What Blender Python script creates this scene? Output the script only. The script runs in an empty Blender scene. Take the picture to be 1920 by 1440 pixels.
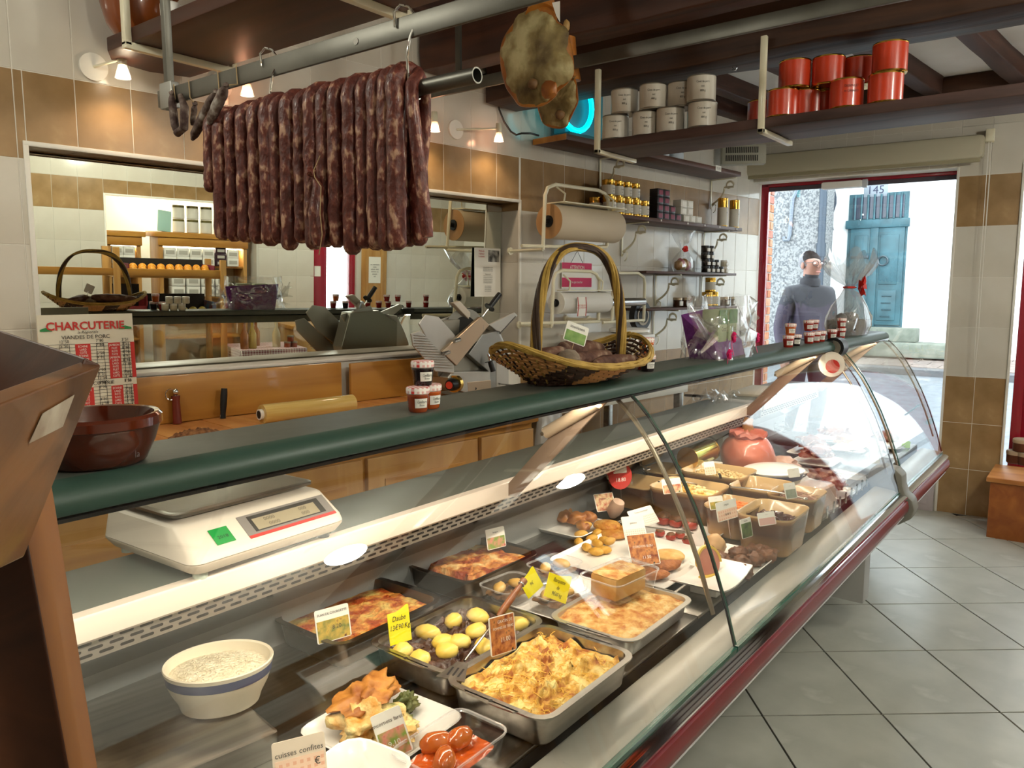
import bpy, bmesh, math, random
from mathutils import Vector, Matrix, noise
random.seed(7)
SC = bpy.context.scene; COL = SC.collection
# ---------------------------------------------------------------- camera
F, H, HOR = 1450.0, 1.55, 543.0
PITCH = math.atan((720-HOR)/F)
YAW = math.atan((2090-960)/math.hypot(F, 720-HOR))
FWD = Vector((math.cos(YAW)*math.cos(PITCH), math.sin(YAW)*math.cos(PITCH), -math.sin(PITCH)))
RGT = Vector((math.sin(YAW), -math.cos(YAW), 0)); UPV = RGT.cross(FWD); CAM = Vector((0, 0, H))
cam_d = bpy.data.cameras.new('camera'); cam_o = bpy.data.objects.new('camera', cam_d); COL.objects.link(cam_o)
cam_d.sensor_width = 36; cam_d.lens = F/1920*36; cam_d.clip_start = .02; cam_d.clip_end = 200
cam_o.matrix_world = Matrix.Translation(CAM) @ Matrix((RGT, UPV, -FWD)).transposed().to_4x4()
SC.camera = cam_o
cy_ = SC.cycles; cy_.max_bounces = 6; cy_.diffuse_bounces = 3; cy_.glossy_bounces = 3; cy_.transmission_bounces = 2; cy_.transparent_max_bounces = 12; cy_.caustics_reflective = False; cy_.caustics_refractive = False; cy_.use_adaptive_sampling = True; cy_.adaptive_threshold = .05
# ---------------------------------------------------------------- world, exposure, large lights
SC.view_settings.view_transform = 'Standard'; SC.view_settings.look = 'None'
SC.view_settings.gamma = 1; SC.view_settings.use_curve_mapping = False
SC.view_settings.exposure = 0.6
W = bpy.data.worlds.new('overcast_sky'); SC.world = W; W.use_nodes = True
_bg = W.node_tree.nodes['Background']; _bg.inputs[0].default_value = (.86, .94, 1.0, 1); _bg.inputs[1].default_value = 5.0
def area(name, loc, rot, sx, sy, power, col):
    d = bpy.data.lights.new(name, 'AREA'); d.shape = 'RECTANGLE'; d.size = sx; d.size_y = sy; d.energy = power; d.color = col
    o = bpy.data.objects.new(name, d); COL.objects.link(o); o.location = loc; o.rotation_euler = rot; return o
def point(name, loc, power, col, r=.03, kind='POINT', rot=(0,0,0), ang=1.6):
    d = bpy.data.lights.new(name, kind); d.energy = power; d.color = col; d.shadow_soft_size = r
    if kind == 'SPOT': d.spot_size = ang; d.spot_blend = .7
    o = bpy.data.objects.new(name, d); COL.objects.link(o); o.location = loc; o.rotation_euler = rot; return o
CEIL_LIGHTS = [(.5, -.75, 2.56), (2.3, -.65, 2.56), (4.3, -.75, 2.56), (.1, 2.0, 2.56)]
for i, p in enumerate(CEIL_LIGHTS):       # the light of the ceiling fittings built further down
    point('ceiling_fitting_light', p, 32 if i < 3 else 18, (.98, .97, .84), .1)
area('case_tube_light', (1.85, 1.035, 1.262), (math.radians(18), 0, 0), 3.4, .03, 11.5, (1.0, .85, .66))
area('case_tube_light', (4.2, 1.035, 1.262), (math.radians(18), 0, 0), .9, .03, 3, (1.0, .82, .62))
# ---------------------------------------------------------------- pixel helpers (points on real planes)
def ray(u, v): return FWD + RGT*((u-960)/F) + UPV*((720-v)/F)
def PN(u, v, p, n):
    r = ray(u, v); return CAM + r*((Vector(p)-CAM).dot(Vector(n))/r.dot(Vector(n)))
def PZ(u, v, z): return PN(u, v, (0,0,z), (0,0,1))
def PX(u, v, x): return PN(u, v, (x,0,0), (1,0,0))
def PY(u, v, y): return PN(u, v, (0,y,0), (0,1,0))
WB = math.radians(6.626); WN = Vector((math.sin(WB), math.cos(WB), 0)); WD = Vector((math.cos(WB), -math.sin(WB), 0))
def PW(u, v, off=0): return PN(u, v, Vector((0,2.925,0))-WN*off, WN)       # off = distance in front of the back wall
def wl(s, n, z): return Vector((0,2.925,0))+WD*s+WN*n+Vector((0,0,z))      # back wall coordinates, n<0 = into the room
ED = math.radians(4.85); EN = Vector((math.cos(ED), math.sin(ED), 0)); EP = Vector((6.02, .88, 0)); EDIR = Vector((-math.sin(ED), math.cos(ED), 0))
def PE(u, v, off=0): return PN(u, v, EP-EN*off, EN)
# ---------------------------------------------------------------- materials
def lin(c): return c/12.92 if c <= .04045 else ((c+.055)/1.055)**2.4
def hx(s, a=1):
    s = s.lstrip('#'); return tuple(lin(int(s[i:i+2], 16)/255) for i in (0, 2, 4))+(a,)
MATS = {}
def mat(name, col, rough=.5, metal=0., c2=None, ns=8., bump=0., bs=40., em=0., trans=0., ior=1.45, coat=0., c3=None, stretch=None, spec=.5, sss=0., thr=(.35,.65), detail=6.):
    if name in MATS: return MATS[name]
    m = bpy.data.materials.new(name); m.use_nodes = True; nt = m.node_tree; b = nt.nodes['Principled BSDF']
    col = hx(col) if isinstance(col, str) else tuple(col)+(1,)
    b.inputs['Base Color'].default_value = col; b.inputs['Roughness'].default_value = rough; b.inputs['Metallic'].default_value = metal
    b.inputs['Transmission Weight'].default_value = trans; b.inputs['IOR'].default_value = ior; b.inputs['Coat Weight'].default_value = coat
    b.inputs['Specular IOR Level'].default_value = spec; b.inputs['Coat Roughness'].default_value = .08
    if sss: b.inputs['Subsurface Weight'].default_value = sss; b.inputs['Subsurface Radius'].default_value = (.01,.006,.004); b.inputs['Subsurface Scale'].default_value = .5
    if em: b.inputs['Emission Color'].default_value = col; b.inputs['Emission Strength'].default_value = em
    if c2 or bump:
        tc = nt.nodes.new('ShaderNodeTexCoord'); mp = nt.nodes.new('ShaderNodeMapping'); nt.links.new(tc.outputs['Object'], mp.inputs[0])
        if stretch: mp.inputs['Scale'].default_value = stretch
    if c2:
        n = nt.nodes.new('ShaderNodeTexNoise'); n.inputs['Scale'].default_value = ns; n.inputs['Detail'].default_value = detail
        r = nt.nodes.new('ShaderNodeValToRGB'); nt.links.new(mp.outputs[0], n.inputs['Vector']); nt.links.new(n.outputs['Fac'], r.inputs[0])
        r.color_ramp.elements[0].color = col; r.color_ramp.elements[0].position = thr[0]
        r.color_ramp.elements[1].color = hx(c2); r.color_ramp.elements[1].position = thr[1]
        if c3: e = r.color_ramp.elements.new(min(.95, thr[1]+.12)); e.color = hx(c3)
        nt.links.new(r.outputs[0], b.inputs['Base Color'])
    if bump:
        n2 = nt.nodes.new('ShaderNodeTexNoise'); n2.inputs['Scale'].default_value = bs; n2.inputs['Detail'].default_value = 5
        bp = nt.nodes.new('ShaderNodeBump'); bp.inputs['Strength'].default_value = bump; bp.inputs['Distance'].default_value = .01
        nt.links.new(mp.outputs[0], n2.inputs['Vector']); nt.links.new(n2.outputs['Fac'], bp.inputs['Height']); nt.links.new(bp.outputs[0], b.inputs['Normal'])
    MATS[name] = m; return m
def glassy(name, tint=(1,1,1), refl=.06, rough=.0, haze=0.):
    """thin sheet: clear to look through, mirror-like at a slant"""
    if name in MATS: return MATS[name]
    m = bpy.data.materials.new(name); m.use_nodes = True; nt = m.node_tree; nt.nodes.clear()
    out = nt.nodes.new('ShaderNodeOutputMaterial'); mx = nt.nodes.new('ShaderNodeMixShader'); t = nt.nodes.new('ShaderNodeBsdfTransparent')
    g = nt.nodes.new('ShaderNodeBsdfGlossy'); lw = nt.nodes.new('ShaderNodeLayerWeight'); lw.inputs[0].default_value = .5; pw = nt.nodes.new('ShaderNodeMath'); pw.operation = 'POWER'; pw.inputs[1].default_value = 5.2; nt.links.new(lw.outputs['Facing'], pw.inputs[0])
    ma = nt.nodes.new('ShaderNodeMath'); ma.operation = 'MULTIPLY_ADD'; ma.inputs[1].default_value = .75; ma.inputs[2].default_value = refl; ma.use_clamp = True
    t.inputs[0].default_value = tuple(tint)+(1,); g.inputs['Roughness'].default_value = rough; g.inputs[0].default_value = (1,1,1,1)
    nt.links.new(pw.outputs[0], ma.inputs[0]); nt.links.new(ma.outputs[0], mx.inputs[0]); nt.links.new(t.outputs[0], mx.inputs[1]); nt.links.new(g.outputs[0], mx.inputs[2])
    last = mx
    if haze:
        d = nt.nodes.new('ShaderNodeBsdfDiffuse'); d.inputs[0].default_value = (.85,.85,.85,1); m2 = nt.nodes.new('ShaderNodeMixShader'); m2.inputs[0].default_value = haze
        nt.links.new(mx.outputs[0], m2.inputs[1]); nt.links.new(d.outputs[0], m2.inputs[2]); last = m2
    nt.links.new(last.outputs[0], out.inputs[0]); MATS[name] = m; return m
def wood(name, c1, c2, scale=3., axis='X', rough=.5, coat=.0, dist=4., bump=.05):
    if name in MATS: return MATS[name]
    m = mat(name, c1, rough, coat=coat); nt = m.node_tree; b = nt.nodes['Principled BSDF']
    tc = nt.nodes.new('ShaderNodeTexCoord'); mp = nt.nodes.new('ShaderNodeMapping'); nt.links.new(tc.outputs['Object'], mp.inputs[0])
    sc = {'X': (.12,1,1), 'Y': (1,.12,1), 'Z': (1,1,.12)}[axis]; mp.inputs['Scale'].default_value = sc
    w = nt.nodes.new('ShaderNodeTexNoise'); w.inputs['Scale'].default_value = scale*6; w.inputs['Detail'].default_value = 8; w.inputs['Distortion'].default_value = dist*.25
    r = nt.nodes.new('ShaderNodeValToRGB'); r.color_ramp.elements[0].color = hx(c1); r.color_ramp.elements[0].position = .32; r.color_ramp.elements[1].color = hx(c2); r.color_ramp.elements[1].position = .68
    nt.links.new(mp.outputs[0], w.inputs['Vector']); nt.links.new(w.outputs['Fac'], r.inputs[0]); nt.links.new(r.outputs[0], b.inputs['Base Color'])
    bp = nt.nodes.new('ShaderNodeBump'); bp.inputs['Strength'].default_value = bump*4; bp.inputs['Distance'].default_value = .004
    nt.links.new(w.outputs['Fac'], bp.inputs['Height']); nt.links.new(bp.outputs[0], b.inputs['Normal'])
    return m
def checker(name, c1, c2, scale, rough=.7, coord='Object'):
    if name in MATS: return MATS[name]
    m = mat(name, c1, rough); nt = m.node_tree
    tc = nt.nodes.new('ShaderNodeTexCoord'); sp = nt.nodes.new('ShaderNodeSeparateXYZ'); nt.links.new(tc.outputs[coord], sp.inputs[0])
    fs = []
    for ax in (0, 1, 2):
        a = nt.nodes.new('ShaderNodeMath'); a.operation = 'MULTIPLY'; a.inputs[1].default_value = scale; nt.links.new(sp.outputs[ax], a.inputs[0])
        f = nt.nodes.new('ShaderNodeMath'); f.operation = 'FRACT'; nt.links.new(a.outputs[0], f.inputs[0])
        g = nt.nodes.new('ShaderNodeMath'); g.operation = 'GREATER_THAN'; g.inputs[1].default_value = .5; nt.links.new(f.outputs[0], g.inputs[0]); fs.append(g)
    s = nt.nodes.new('ShaderNodeMath'); s.operation = 'ADD'; nt.links.new(fs[0].outputs[0], s.inputs[0]); nt.links.new(fs[1].outputs[0], s.inputs[1])
    s2 = nt.nodes.new('ShaderNodeMath'); s2.operation = 'ADD'; nt.links.new(s.outputs[0], s2.inputs[0]); nt.links.new(fs[2].outputs[0], s2.inputs[1])
    d = nt.nodes.new('ShaderNodeMath'); d.operation = 'MULTIPLY'; d.inputs[1].default_value = .5; d.use_clamp = True; nt.links.new(s2.outputs[0], d.inputs[0])
    mx = nt.nodes.new('ShaderNodeMix'); mx.data_type = 'RGBA'; mx.inputs[6].default_value = hx(c1); mx.inputs[7].default_value = hx(c2)
    nt.links.new(d.outputs[0], mx.inputs[0]); nt.links.new(mx.outputs[2], nt.nodes['Principled BSDF'].inputs['Base Color'])
    return m
# ---------------------------------------------------------------- mesh builder
class M:
    def __init__(s): s.v = []; s.f = []; s.T = Matrix.Identity(4)
    def at(s, m=None): s.T = m if m is not None else Matrix.Identity(4); return s
    def add(s, vs, fs):
        o = len(s.v); s.v += [tuple(s.T @ Vector(p)) for p in vs]; s.f += [tuple(i+o for i in f) for f in fs]; return s
    def box(s, x0, x1, y0, y1, z0, z1):
        return s.add([(x0,y0,z0),(x1,y0,z0),(x1,y1,z0),(x0,y1,z0),(x0,y0,z1),(x1,y0,z1),(x1,y1,z1),(x0,y1,z1)],
                     [(0,3,2,1),(4,5,6,7),(0,1,5,4),(1,2,6,5),(2,3,7,6),(3,0,4,7)])
    def hexa(s, b, t):
        return s.add(list(b)+list(t), [(0,3,2,1),(4,5,6,7),(0,1,5,4),(1,2,6,5),(2,3,7,6),(3,0,4,7)])
    def loft(s, rings, cap0=True, cap1=True, closed=True):
        n = len(rings[0]); vs = [p for r in rings for p in r]; fs = []
        for k in range(len(rings)-1):
            for i in range(n if closed else n-1):
                j = (i+1) % n; fs.append((k*n+i, k*n+j, (k+1)*n+j, (k+1)*n+i))
        if cap0: fs.append(tuple(range(n-1, -1, -1)))
        if cap1: fs.append(tuple((len(rings)-1)*n+i for i in range(n)))
        return s.add(vs, fs)
    def lathe(s, prof, n=24, c=(0,0,0), sy=1.):
        return s.loft([[(c[0]+r*math.cos(2*math.pi*i/n), c[1]+sy*r*math.sin(2*math.pi*i/n), c[2]+z) for i in range(n)] for r, z in prof])
    def tube(s, pts, r, n=8, cap=True, flat=None, closed=False):
        pts = [Vector(p) for p in pts]; rings = []; ref = None; L = len(pts)
        for k, p in enumerate(pts):
            if closed: d = (pts[(k+1) % L]-pts[k-1])
            else: d = (pts[min(k+1, L-1)]-pts[max(k-1, 0)])
            d = d.normalized() if d.length > 1e-9 else Vector((0,0,1))
            if ref is None:
                ref = Vector((0,0,1)) if abs(d.z) < .9 else Vector((1,0,0))
            a = (ref-d*ref.dot(d)); a = a.normalized() if a.length > 1e-6 else d.orthogonal().normalized(); ref = a; b = d.cross(a)
            rr = r[k] if isinstance(r, (list, tuple)) else r
            fa, fb = (flat if flat else (1, 1))
            rings.append([p+a*(rr*fa*math.cos(2*math.pi*i/n))+b*(rr*fb*math.sin(2*math.pi*i/n)) for i in range(n)])
        if closed: rings.append(rings[0]); cap = False
        return s.loft(rings, cap, cap)
    def cyl(s, p0, p1, r0, r1=None, n=16): return s.tube([p0, p1], [r0, r0 if r1 is None else r1], n)
    def prism(s, poly, z0, z1):
        return s.loft([[(x, y, z0) for x, y in poly], [(x, y, z1) for x, y in poly]])
    def extr(s, prof, x0, x1):
        """profile of (y,z) points run along x"""
        return s.loft([[(x0, y, z) for y, z in prof], [(x1, y, z) for y, z in prof]])
    def grid(s, fn, nu, nv):
        vs = [fn(i/nu, j/nv) for j in range(nv+1) for i in range(nu+1)]
        return s.add(vs, [(j*(nu+1)+i, j*(nu+1)+i+1, (j+1)*(nu+1)+i+1, (j+1)*(nu+1)+i) for j in range(nv) for i in range(nu)])
    def blob(s, c, r, amp=.15, fr=2., seed=0., sub=2, rot=None, flatb=False):
        bm = bmesh.new(); bmesh.ops.create_icosphere(bm, subdivisions=sub, radius=1.); R = rot if rot is not None else Matrix.Identity(3)
        vs = []
        for v in bm.verts:
            k = 1+amp*noise.fractal(v.co*fr+Vector((seed*7.3, seed*3.1, seed)), 1., 2., 3)
            q = Vector((v.co.x*r[0]*k, v.co.y*r[1]*k, v.co.z*r[2]*k))
            if flatb: q.z = max(q.z, -r[2]*.35)
            vs.append(Vector(c)+R @ q)
        bm.verts.index_update(); fs = [tuple(v.index for v in f.verts) for f in bm.faces]; bm.free(); return s.add(vs, fs)
    def mound(s, w, d, rc, h, nr=14, na=48, z0=0.):
        """food filling: rings of a rounded rectangle with the height h(x,y,t)"""
        base = rrect(w, d, rc, na); rings = []
        for k in range(nr, 0, -1):
            t = k/nr; rings.append([(x*t, y*t, z0+h(x*t, y*t, t)) for x, y in base])
        n = len(base); vs = [p for r in rings for p in r]+[(0, 0, z0+h(0, 0, 0))]; fs = []
        for k in range(nr-1):
            for i in range(n): j = (i+1) % n; fs.append((k*n+i, k*n+j, (k+1)*n+j, (k+1)*n+i))
        for i in range(n): fs.append(((nr-1)*n+i, (nr-1)*n+(i+1) % n, nr*n))
        return s.add(vs, fs)
    def obj(s, name, m, parent=None, smooth=True, bev=0., sharp=38, loc=None, rot=None, label=None):
        me = bpy.data.meshes.new(name); me.from_pydata(s.v, [], s.f)
        bm = bmesh.new(); bm.from_mesh(me)
        bmesh.ops.recalc_face_normals(bm, faces=bm.faces)
        if bev:
            es = [e for e in bm.edges if len(e.link_faces) == 2 and e.calc_face_angle(0) > .6]
            bmesh.ops.bevel(bm, geom=es, offset=bev, segments=2, affect='EDGES', profile=.5, clamp_overlap=True)
        bm.to_mesh(me); bm.free()
        if smooth:
            me.polygons.foreach_set('use_smooth', [True]*len(me.polygons)); me.set_sharp_from_angle(angle=math.radians(sharp))
        me.materials.append(m); return link(name, me, parent, loc, rot, label)
def link(name, me, parent=None, loc=None, rot=None, label=None):
    o = bpy.data.objects.new(name, me); COL.objects.link(o)
    if parent is not None: o.parent = parent
    if loc is not None: o.location = loc
    if rot is not None: o.rotation_euler = rot
    if label: o['label'] = label
    return o
def rrect(w, d, r, n=32):
    """points of a rounded rectangle, n in all (multiple of 4), with points along the sides"""
    out = []; r = min(r, w/2-1e-4, d/2-1e-4); q = n//4; c = max(3, q//2); e = q-c
    for k, (sx, sy) in enumerate(((1,1),(-1,1),(-1,-1),(1,-1))):
        cx, cy = sx*(w/2-r), sy*(d/2-r); a0 = k*math.pi/2
        for i in range(c):
            a = a0+math.pi/2*i/(c-1); out.append((cx+r*math.cos(a), cy+r*math.sin(a)))
        nx = [(-1,1),(-1,-1),(1,-1),(1,1)][k]; tx, ty = nx[0]*(w/2-r), nx[1]*(d/2-r); a1 = a0+math.pi/2
        p0 = out[-1]; p1 = (tx+r*math.cos(a1), ty+r*math.sin(a1))
        for i in range(1, e+1): t = i/(e+1); out.append((p0[0]+(p1[0]-p0[0])*t, p0[1]+(p1[1]-p0[1])*t))
    return out
def rr3(w, d, r, z, n=32): return [(x, y, z) for x, y in rrect(w, d, r, n)]
def ell(a, b, z, n=32, e=2., ox=0, oy=0):
    o = []
    for i in range(n):
        t = 2*math.pi*i/n; c, s = math.cos(t), math.sin(t)
        o.append((ox+a*math.copysign(abs(c)**(2/e), c), oy+b*math.copysign(abs(s)**(2/e), s), z))
    return o
def tag(o, label, cat=None, group=None, kind=None):
    o['label'] = label
    if cat: o['category'] = cat
    if group: o['group'] = group
    if kind: o['kind'] = kind
    return o
def thing(name, label, cat, loc=(0,0,0), rz=0., group=None, kind=None, rot=None):
    o = bpy.data.objects.new(name, None); COL.objects.link(o); o.empty_display_size = .05
    o.location = loc; o.rotation_euler = rot if rot else (0, 0, rz)
    return tag(o, label, cat, group, kind)
def struct(o, label=None):
    o['kind'] = 'structure'
    if label: o['label'] = label
    return o
def dup(root, loc, rz=None, label=None, group=None, parent=None, rot=None):
    def cp(o, par):
        c = o.copy(); COL.objects.link(c); c.parent = par
        for ch in KIDS.get(o.name, []) or [x for x in o.children]: cp(ch, c)
        return c
    r = cp(root, parent); r.location = loc
    if rz is not None: r.rotation_euler = (0, 0, rz)
    if rot is not None: r.rotation_euler = rot
    if label: r['label'] = label
    if group: r['group'] = group
    return r
KIDS = {}
RX90 = Matrix.Rotation(math.pi/2, 4, 'X')
def text(s, size, m, parent, loc=(0,0,0), rot=(math.pi/2,0,0), align='CENTER', name='lettering', sx=1., ext=0., shear=0., bold=0.):
    c = bpy.data.curves.new(name, 'FONT'); c.body = s; c.size = size; c.align_x = align; c.align_y = 'CENTER'; c.resolution_u = 2; c.extrude = ext; c.shear = shear; c.offset = bold
    t = bpy.data.objects.new('tmp', c); me = bpy.data.meshes.new_from_object(t); bpy.data.objects.remove(t); bpy.data.curves.remove(c)
    me.materials.clear(); me.materials.append(m)
    if sx != 1.: me.transform(Matrix.Diagonal((sx, 1, 1, 1)))
    return link(name, me, parent, loc, rot)
def quad(m, pts, name, parent, t=.0): return M().add(pts, [tuple(range(len(pts)))]).obj(name, m, parent, smooth=False)
def euler_from(x, y, z): return Matrix((x, y, z)).transposed().to_euler()
ORD = ['first', 'second', 'third', 'fourth', 'fifth', 'sixth', 'seventh', 'eighth', 'ninth', 'tenth', 'eleventh', 'twelfth']
def lr(us): k = sorted(range(len(us)), key=lambda i: us[i]); return [ORD[k.index(i)] for i in range(len(us))]
# shared materials
WHITE = mat('white_paint', '#e8e4da', .45); BLACK = mat('black_plastic', '#141416', .35); INK = mat('ink', '#1b1a1a', .7)
STEEL = mat('stainless_steel', '#b9b6b0', .28, 1., c2='#9c9892', ns=3, stretch=(1,14,14)); CHROME = mat('chrome', '#d8d8d8', .08, 1.)
CREAM = mat('cream_enamel', '#e6dfc4', .35, coat=.3); PAPER = mat('white_paper', '#efece4', .8); RED = mat('red_print', '#c8322c', .6)
GOLD = mat('gold_tin', '#cfa54a', .22, 1.); YELLOW = mat('yellow_card', '#ece018', .6); PLASTIC = mat('white_plastic', '#efece6', .25, coat=.3)
CLEAR = glassy('clear_plastic', (.97,.97,.97), .07, .04, haze=.03); CELLO = glassy('cellophane', (.97,.97,.97), .11, .06, haze=.03); PANE = glassy('window_glass', (.97,.985,.98), .05)
SHOWGLASS = glassy('showcase_glass', (.975,.985,.98), .045)
# ================================================================ THE SETTING
T_WHITE = mat('white_glazed_tile', '#d8d2c6', .16, c2='#cfc8ba', ns=3, coat=.2)
T_BROWN = mat('brown_marbled_tile', '#86683f', .3, c2='#a5845a', ns=5, c3='#b79a6e', thr=(.3,.62), detail=9)
T_FLOOR = mat('floor_tile', '#b3b3a9', .34, c2='#a3a399', ns=4, c3='#bcbdb4', thr=(.3,.6))
GROUT = mat('dark_grout', '#2c2925', .9); WGROUT = mat('pale_grout', '#e2ddd2', .9); TRIM = mat('white_plastic_trim', '#e6e2d8', .35)
def tiles(parent, cells, frame, gap=.003, t=.0035, proud=.0):
    """cells: (a0,a1,b0,b1,material) in the plane given by frame (matrix: x=a, y=b, z=out)"""
    cache = {}
    for a0, a1, b0, b1, m in cells:
        w, h = round(a1-a0-gap, 4), round(b1-b0-gap, 4)
        if w < .004 or h < .004: continue
        k = (w, h, m.name)
        if k not in cache:
            bm = M().box(-w/2, w/2, -h/2, h/2, -t*.6, t*.4); o = bm.obj('tile', m, parent, smooth=False, bev=.0012); cache[k] = o.data
        else: o = link('tile', cache[k], parent)
        o.matrix_local = frame @ Matrix.Translation(((a0+a1)/2, (b0+b1)/2, proud))
# ---- floor
fl = struct(M().box(-2.5, 6.1, -3.4, 3.6, -.06, -.004).obj('floor', GROUT, smooth=False), 'pale grey tiled floor with dark joints laid on the diagonal')
ta = YAW+math.atan(36/1461); ex, ey = Vector((math.sin(ta), -math.cos(ta), 0)), Vector((math.cos(ta), math.sin(ta), 0))
o0 = PZ(1736, 1221, 0); TW, TD = .442, .494
fr = Matrix.Translation((o0.x, o0.y, 0)) @ Matrix((ex, ey, ex.cross(ey))).transposed().to_4x4()
cells = []
for i in range(-14, 13):
    for j in range(-9, 11):
        c = fr @ Vector(((i+.5)*TW, (j+.5)*TD, 0))
        if 0 < c.x < 6.2 and -2.0 < c.y < 1.9: cells.append((i*TW, (i+1)*TW, j*TD, (j+1)*TD, T_FLOOR))
tiles(fl, cells, fr, gap=.007, t=.01)
# ---- back wall with its mirror recess; local x along the wall, y into it
def wallm(): return Matrix.Translation((0,2.925,0)) @ Matrix.Rotation(-WB, 4, 'Z')
NS0, NS1, NZ0, NZ1, ND = 1.078, 3.362, 1.235, 2.012, .17
w = M(); w.box(-2.6, NS0, 0, .25, 0, 2.95); w.box(NS1, 6.08, 0, .25, 0, 2.95); w.box(NS0, NS1, 0, .25, NZ1, 2.95); w.box(NS0, NS1, 0, .25, 0, NZ0); w.box(NS0, NS1, ND, .25, NZ0, NZ1)
wb = struct(w.obj('wall_back', WGROUT, smooth=False), 'white tiled back wall with a brown tile band and a mirror recess'); wb.matrix_world = wallm()
ROWS = [(2.8, 2.95, 0), (2.52, 2.8, 0), (2.243, 2.52, 0), (1.967, 2.243, 1), (1.694, 1.967, 0), (1.421, 1.694, 0), (1.149, 1.421, 0), (.876, 1.149, 1), (.60, .876, 1)]
fr = Matrix((Vector((1,0,0)), Vector((0,0,1)), Vector((0,-1,0)))).transposed().to_4x4(); cells = []
for k in range(-4, 28):
    a0, a1 = 1.230+.1787*k, 1.230+.1787*(k+1)
    for z0, z1, br in ROWS:
        m = T_BROWN if br else T_WHITE
        for b0, b1 in ((a0, a1),):
            segs = [(b0, b1, z0, z1)]
            if z0 < NZ1 and b1 > NS0 and b0 < NS1:       # cut round the recess
                segs = []
                if b0 < NS0-.02: segs.append((b0, NS0, z0, z1))
                if b1 > NS1+.02: segs.append((NS1, b1, z0, z1))
                if z1 > NZ1+.02: segs.append((max(b0, NS0), min(b1, NS1), max(z0, NZ1), z1))
            for c in segs:
                if c[0] > 6.0 or c[3]-c[2] < .03: continue
                if c[0] < .5 or (c[3] < 1.0 and c[1] < 3.3): continue
                cells.append((c[0], min(c[1], 6.06), c[2], c[3], m))
tiles(wb, cells, fr)
# recess reveals: top and right side tiled, white trim round the opening
cells = [(1.230+.1787*k, min(1.230+.1787*(k+1), NS1), 0, ND, T_BROWN) for k in range(-1, 12)]
cells = [(max(a, NS0), b, c, d, m) for a, b, c, d, m in cells]
tiles(wb, cells, Matrix.Translation((0, 0, NZ1)) @ Matrix((Vector((1,0,0)), Vector((0,1,0)), Vector((0,0,-1)))).transposed().to_4x4())
rows = [(1.967, NZ1, T_BROWN), (1.694, 1.967, T_WHITE), (1.421, 1.694, T_WHITE), (1.25, 1.421, T_WHITE)]
tiles(wb, [(0, ND, z0, z1, m) for z0, z1, m in rows], Matrix.Translation((NS1, 0, 0)) @ Matrix((Vector((0,1,0)), Vector((0,0,1)), Vector((-1,0,0)))).transposed().to_4x4())
tiles(wb, [(0, ND, z0, z1, m) for z0, z1, m in rows], Matrix.Translation((NS0, 0, 0)) @ Matrix((Vector((0,1,0)), Vector((0,0,1)), Vector((1,0,0)))).transposed().to_4x4())
for a in ((NS0-.012, NS1+.012, -.008, .004, NZ1-.004, NZ1+.012), (NS0-.012, NS0+.004, -.008, .004, NZ0, NZ1), (NS1-.004, NS1+.012, -.008, .004, NZ0, NZ1)):
    M().box(*a).obj('edge_trim', TRIM, wb, bev=.002)
# mirror: leans a little out of the wall at the top
mir = thing('wall_mirror', 'large wall mirror set in the tiled recess behind the counter', 'mirror'); mir.matrix_world = wallm() @ Matrix.Translation((0, .135, 1.6)) @ Matrix.Rotation(math.radians(1.8), 4, 'X')
M().box(NS0+.006, NS1-.006, 0, .004, -.355, .405).obj('mirror_glass', mat('silvered_mirror', '#e9efe6', .0, 1.), mir, smooth=False)
# ---- front (customer side) wall, seen only in the mirror
YF = -1.75
AX0, AX1, AZ = 2.31, 3.68, 2.11
w = M(); w.box(-2.5, AX0, YF-.2, YF, 0, 2.95); w.box(AX0, AX1, YF-.2, YF, AZ, 2.95); w.box(AX1, 4.26, YF-.2, YF, 0, 2.95); w.box(4.26, 4.8, YF-.2, YF, 2.3, 2.95); w.box(4.8, 6.3, YF-.2, YF, 0, 2.95); w.box(AX0-.2, AX1+.2, YF-.75, YF-.7, 0, 2.95)
w.box(AX0-.07, AX0, YF-.7, YF-.2, 0, 2.95); w.box(AX1, AX1+.07, YF-.7, YF-.2, 0, 2.95); w.box(AX0, AX1, YF-.7, YF-.2, 2.4, 2.5)
wf = struct(w.obj('wall_front', mat('front_wall_tile', '#cfcabf', .2), smooth=False), 'tiled wall on the customer side with an alcove of wooden shelves')
fr = Matrix.Translation((0, YF, 0)) @ Matrix((Vector((-1,0,0)), Vector((0,0,1)), Vector((0,1,0)))).transposed().to_4x4(); cells = []
for k in range(-2, 27):
    a0 = .9+.2*k
    for z0, z1, br in ((2.52,2.8,0),(2.243,2.52,0),(1.967,2.243,1),(1.694,1.967,0),(1.421,1.694,0),(1.149,1.421,0),(.876,1.149,0)):
        if AX0-.02 < a0+.1 < AX1+.02 and z0 < AZ:
            if z1 > AZ+.05: z0 = AZ
            else: continue
        if 4.2 < a0+.1 < 5.15 and z0 < 2.3:
            continue
        cells.append((-a0-.2, -a0, z0, z1, T_BROWN if br else T_WHITE))
tiles(wf, cells, fr)
# ---- left wall (behind the camera)
struct(M().box(-2.7, -2.5, -3.4, 3.4, 0, 2.95).obj('wall_left', mat('plain_plaster', '#d2c8b4', .8), smooth=False), 'plain wall at the near end of the shop')
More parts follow.
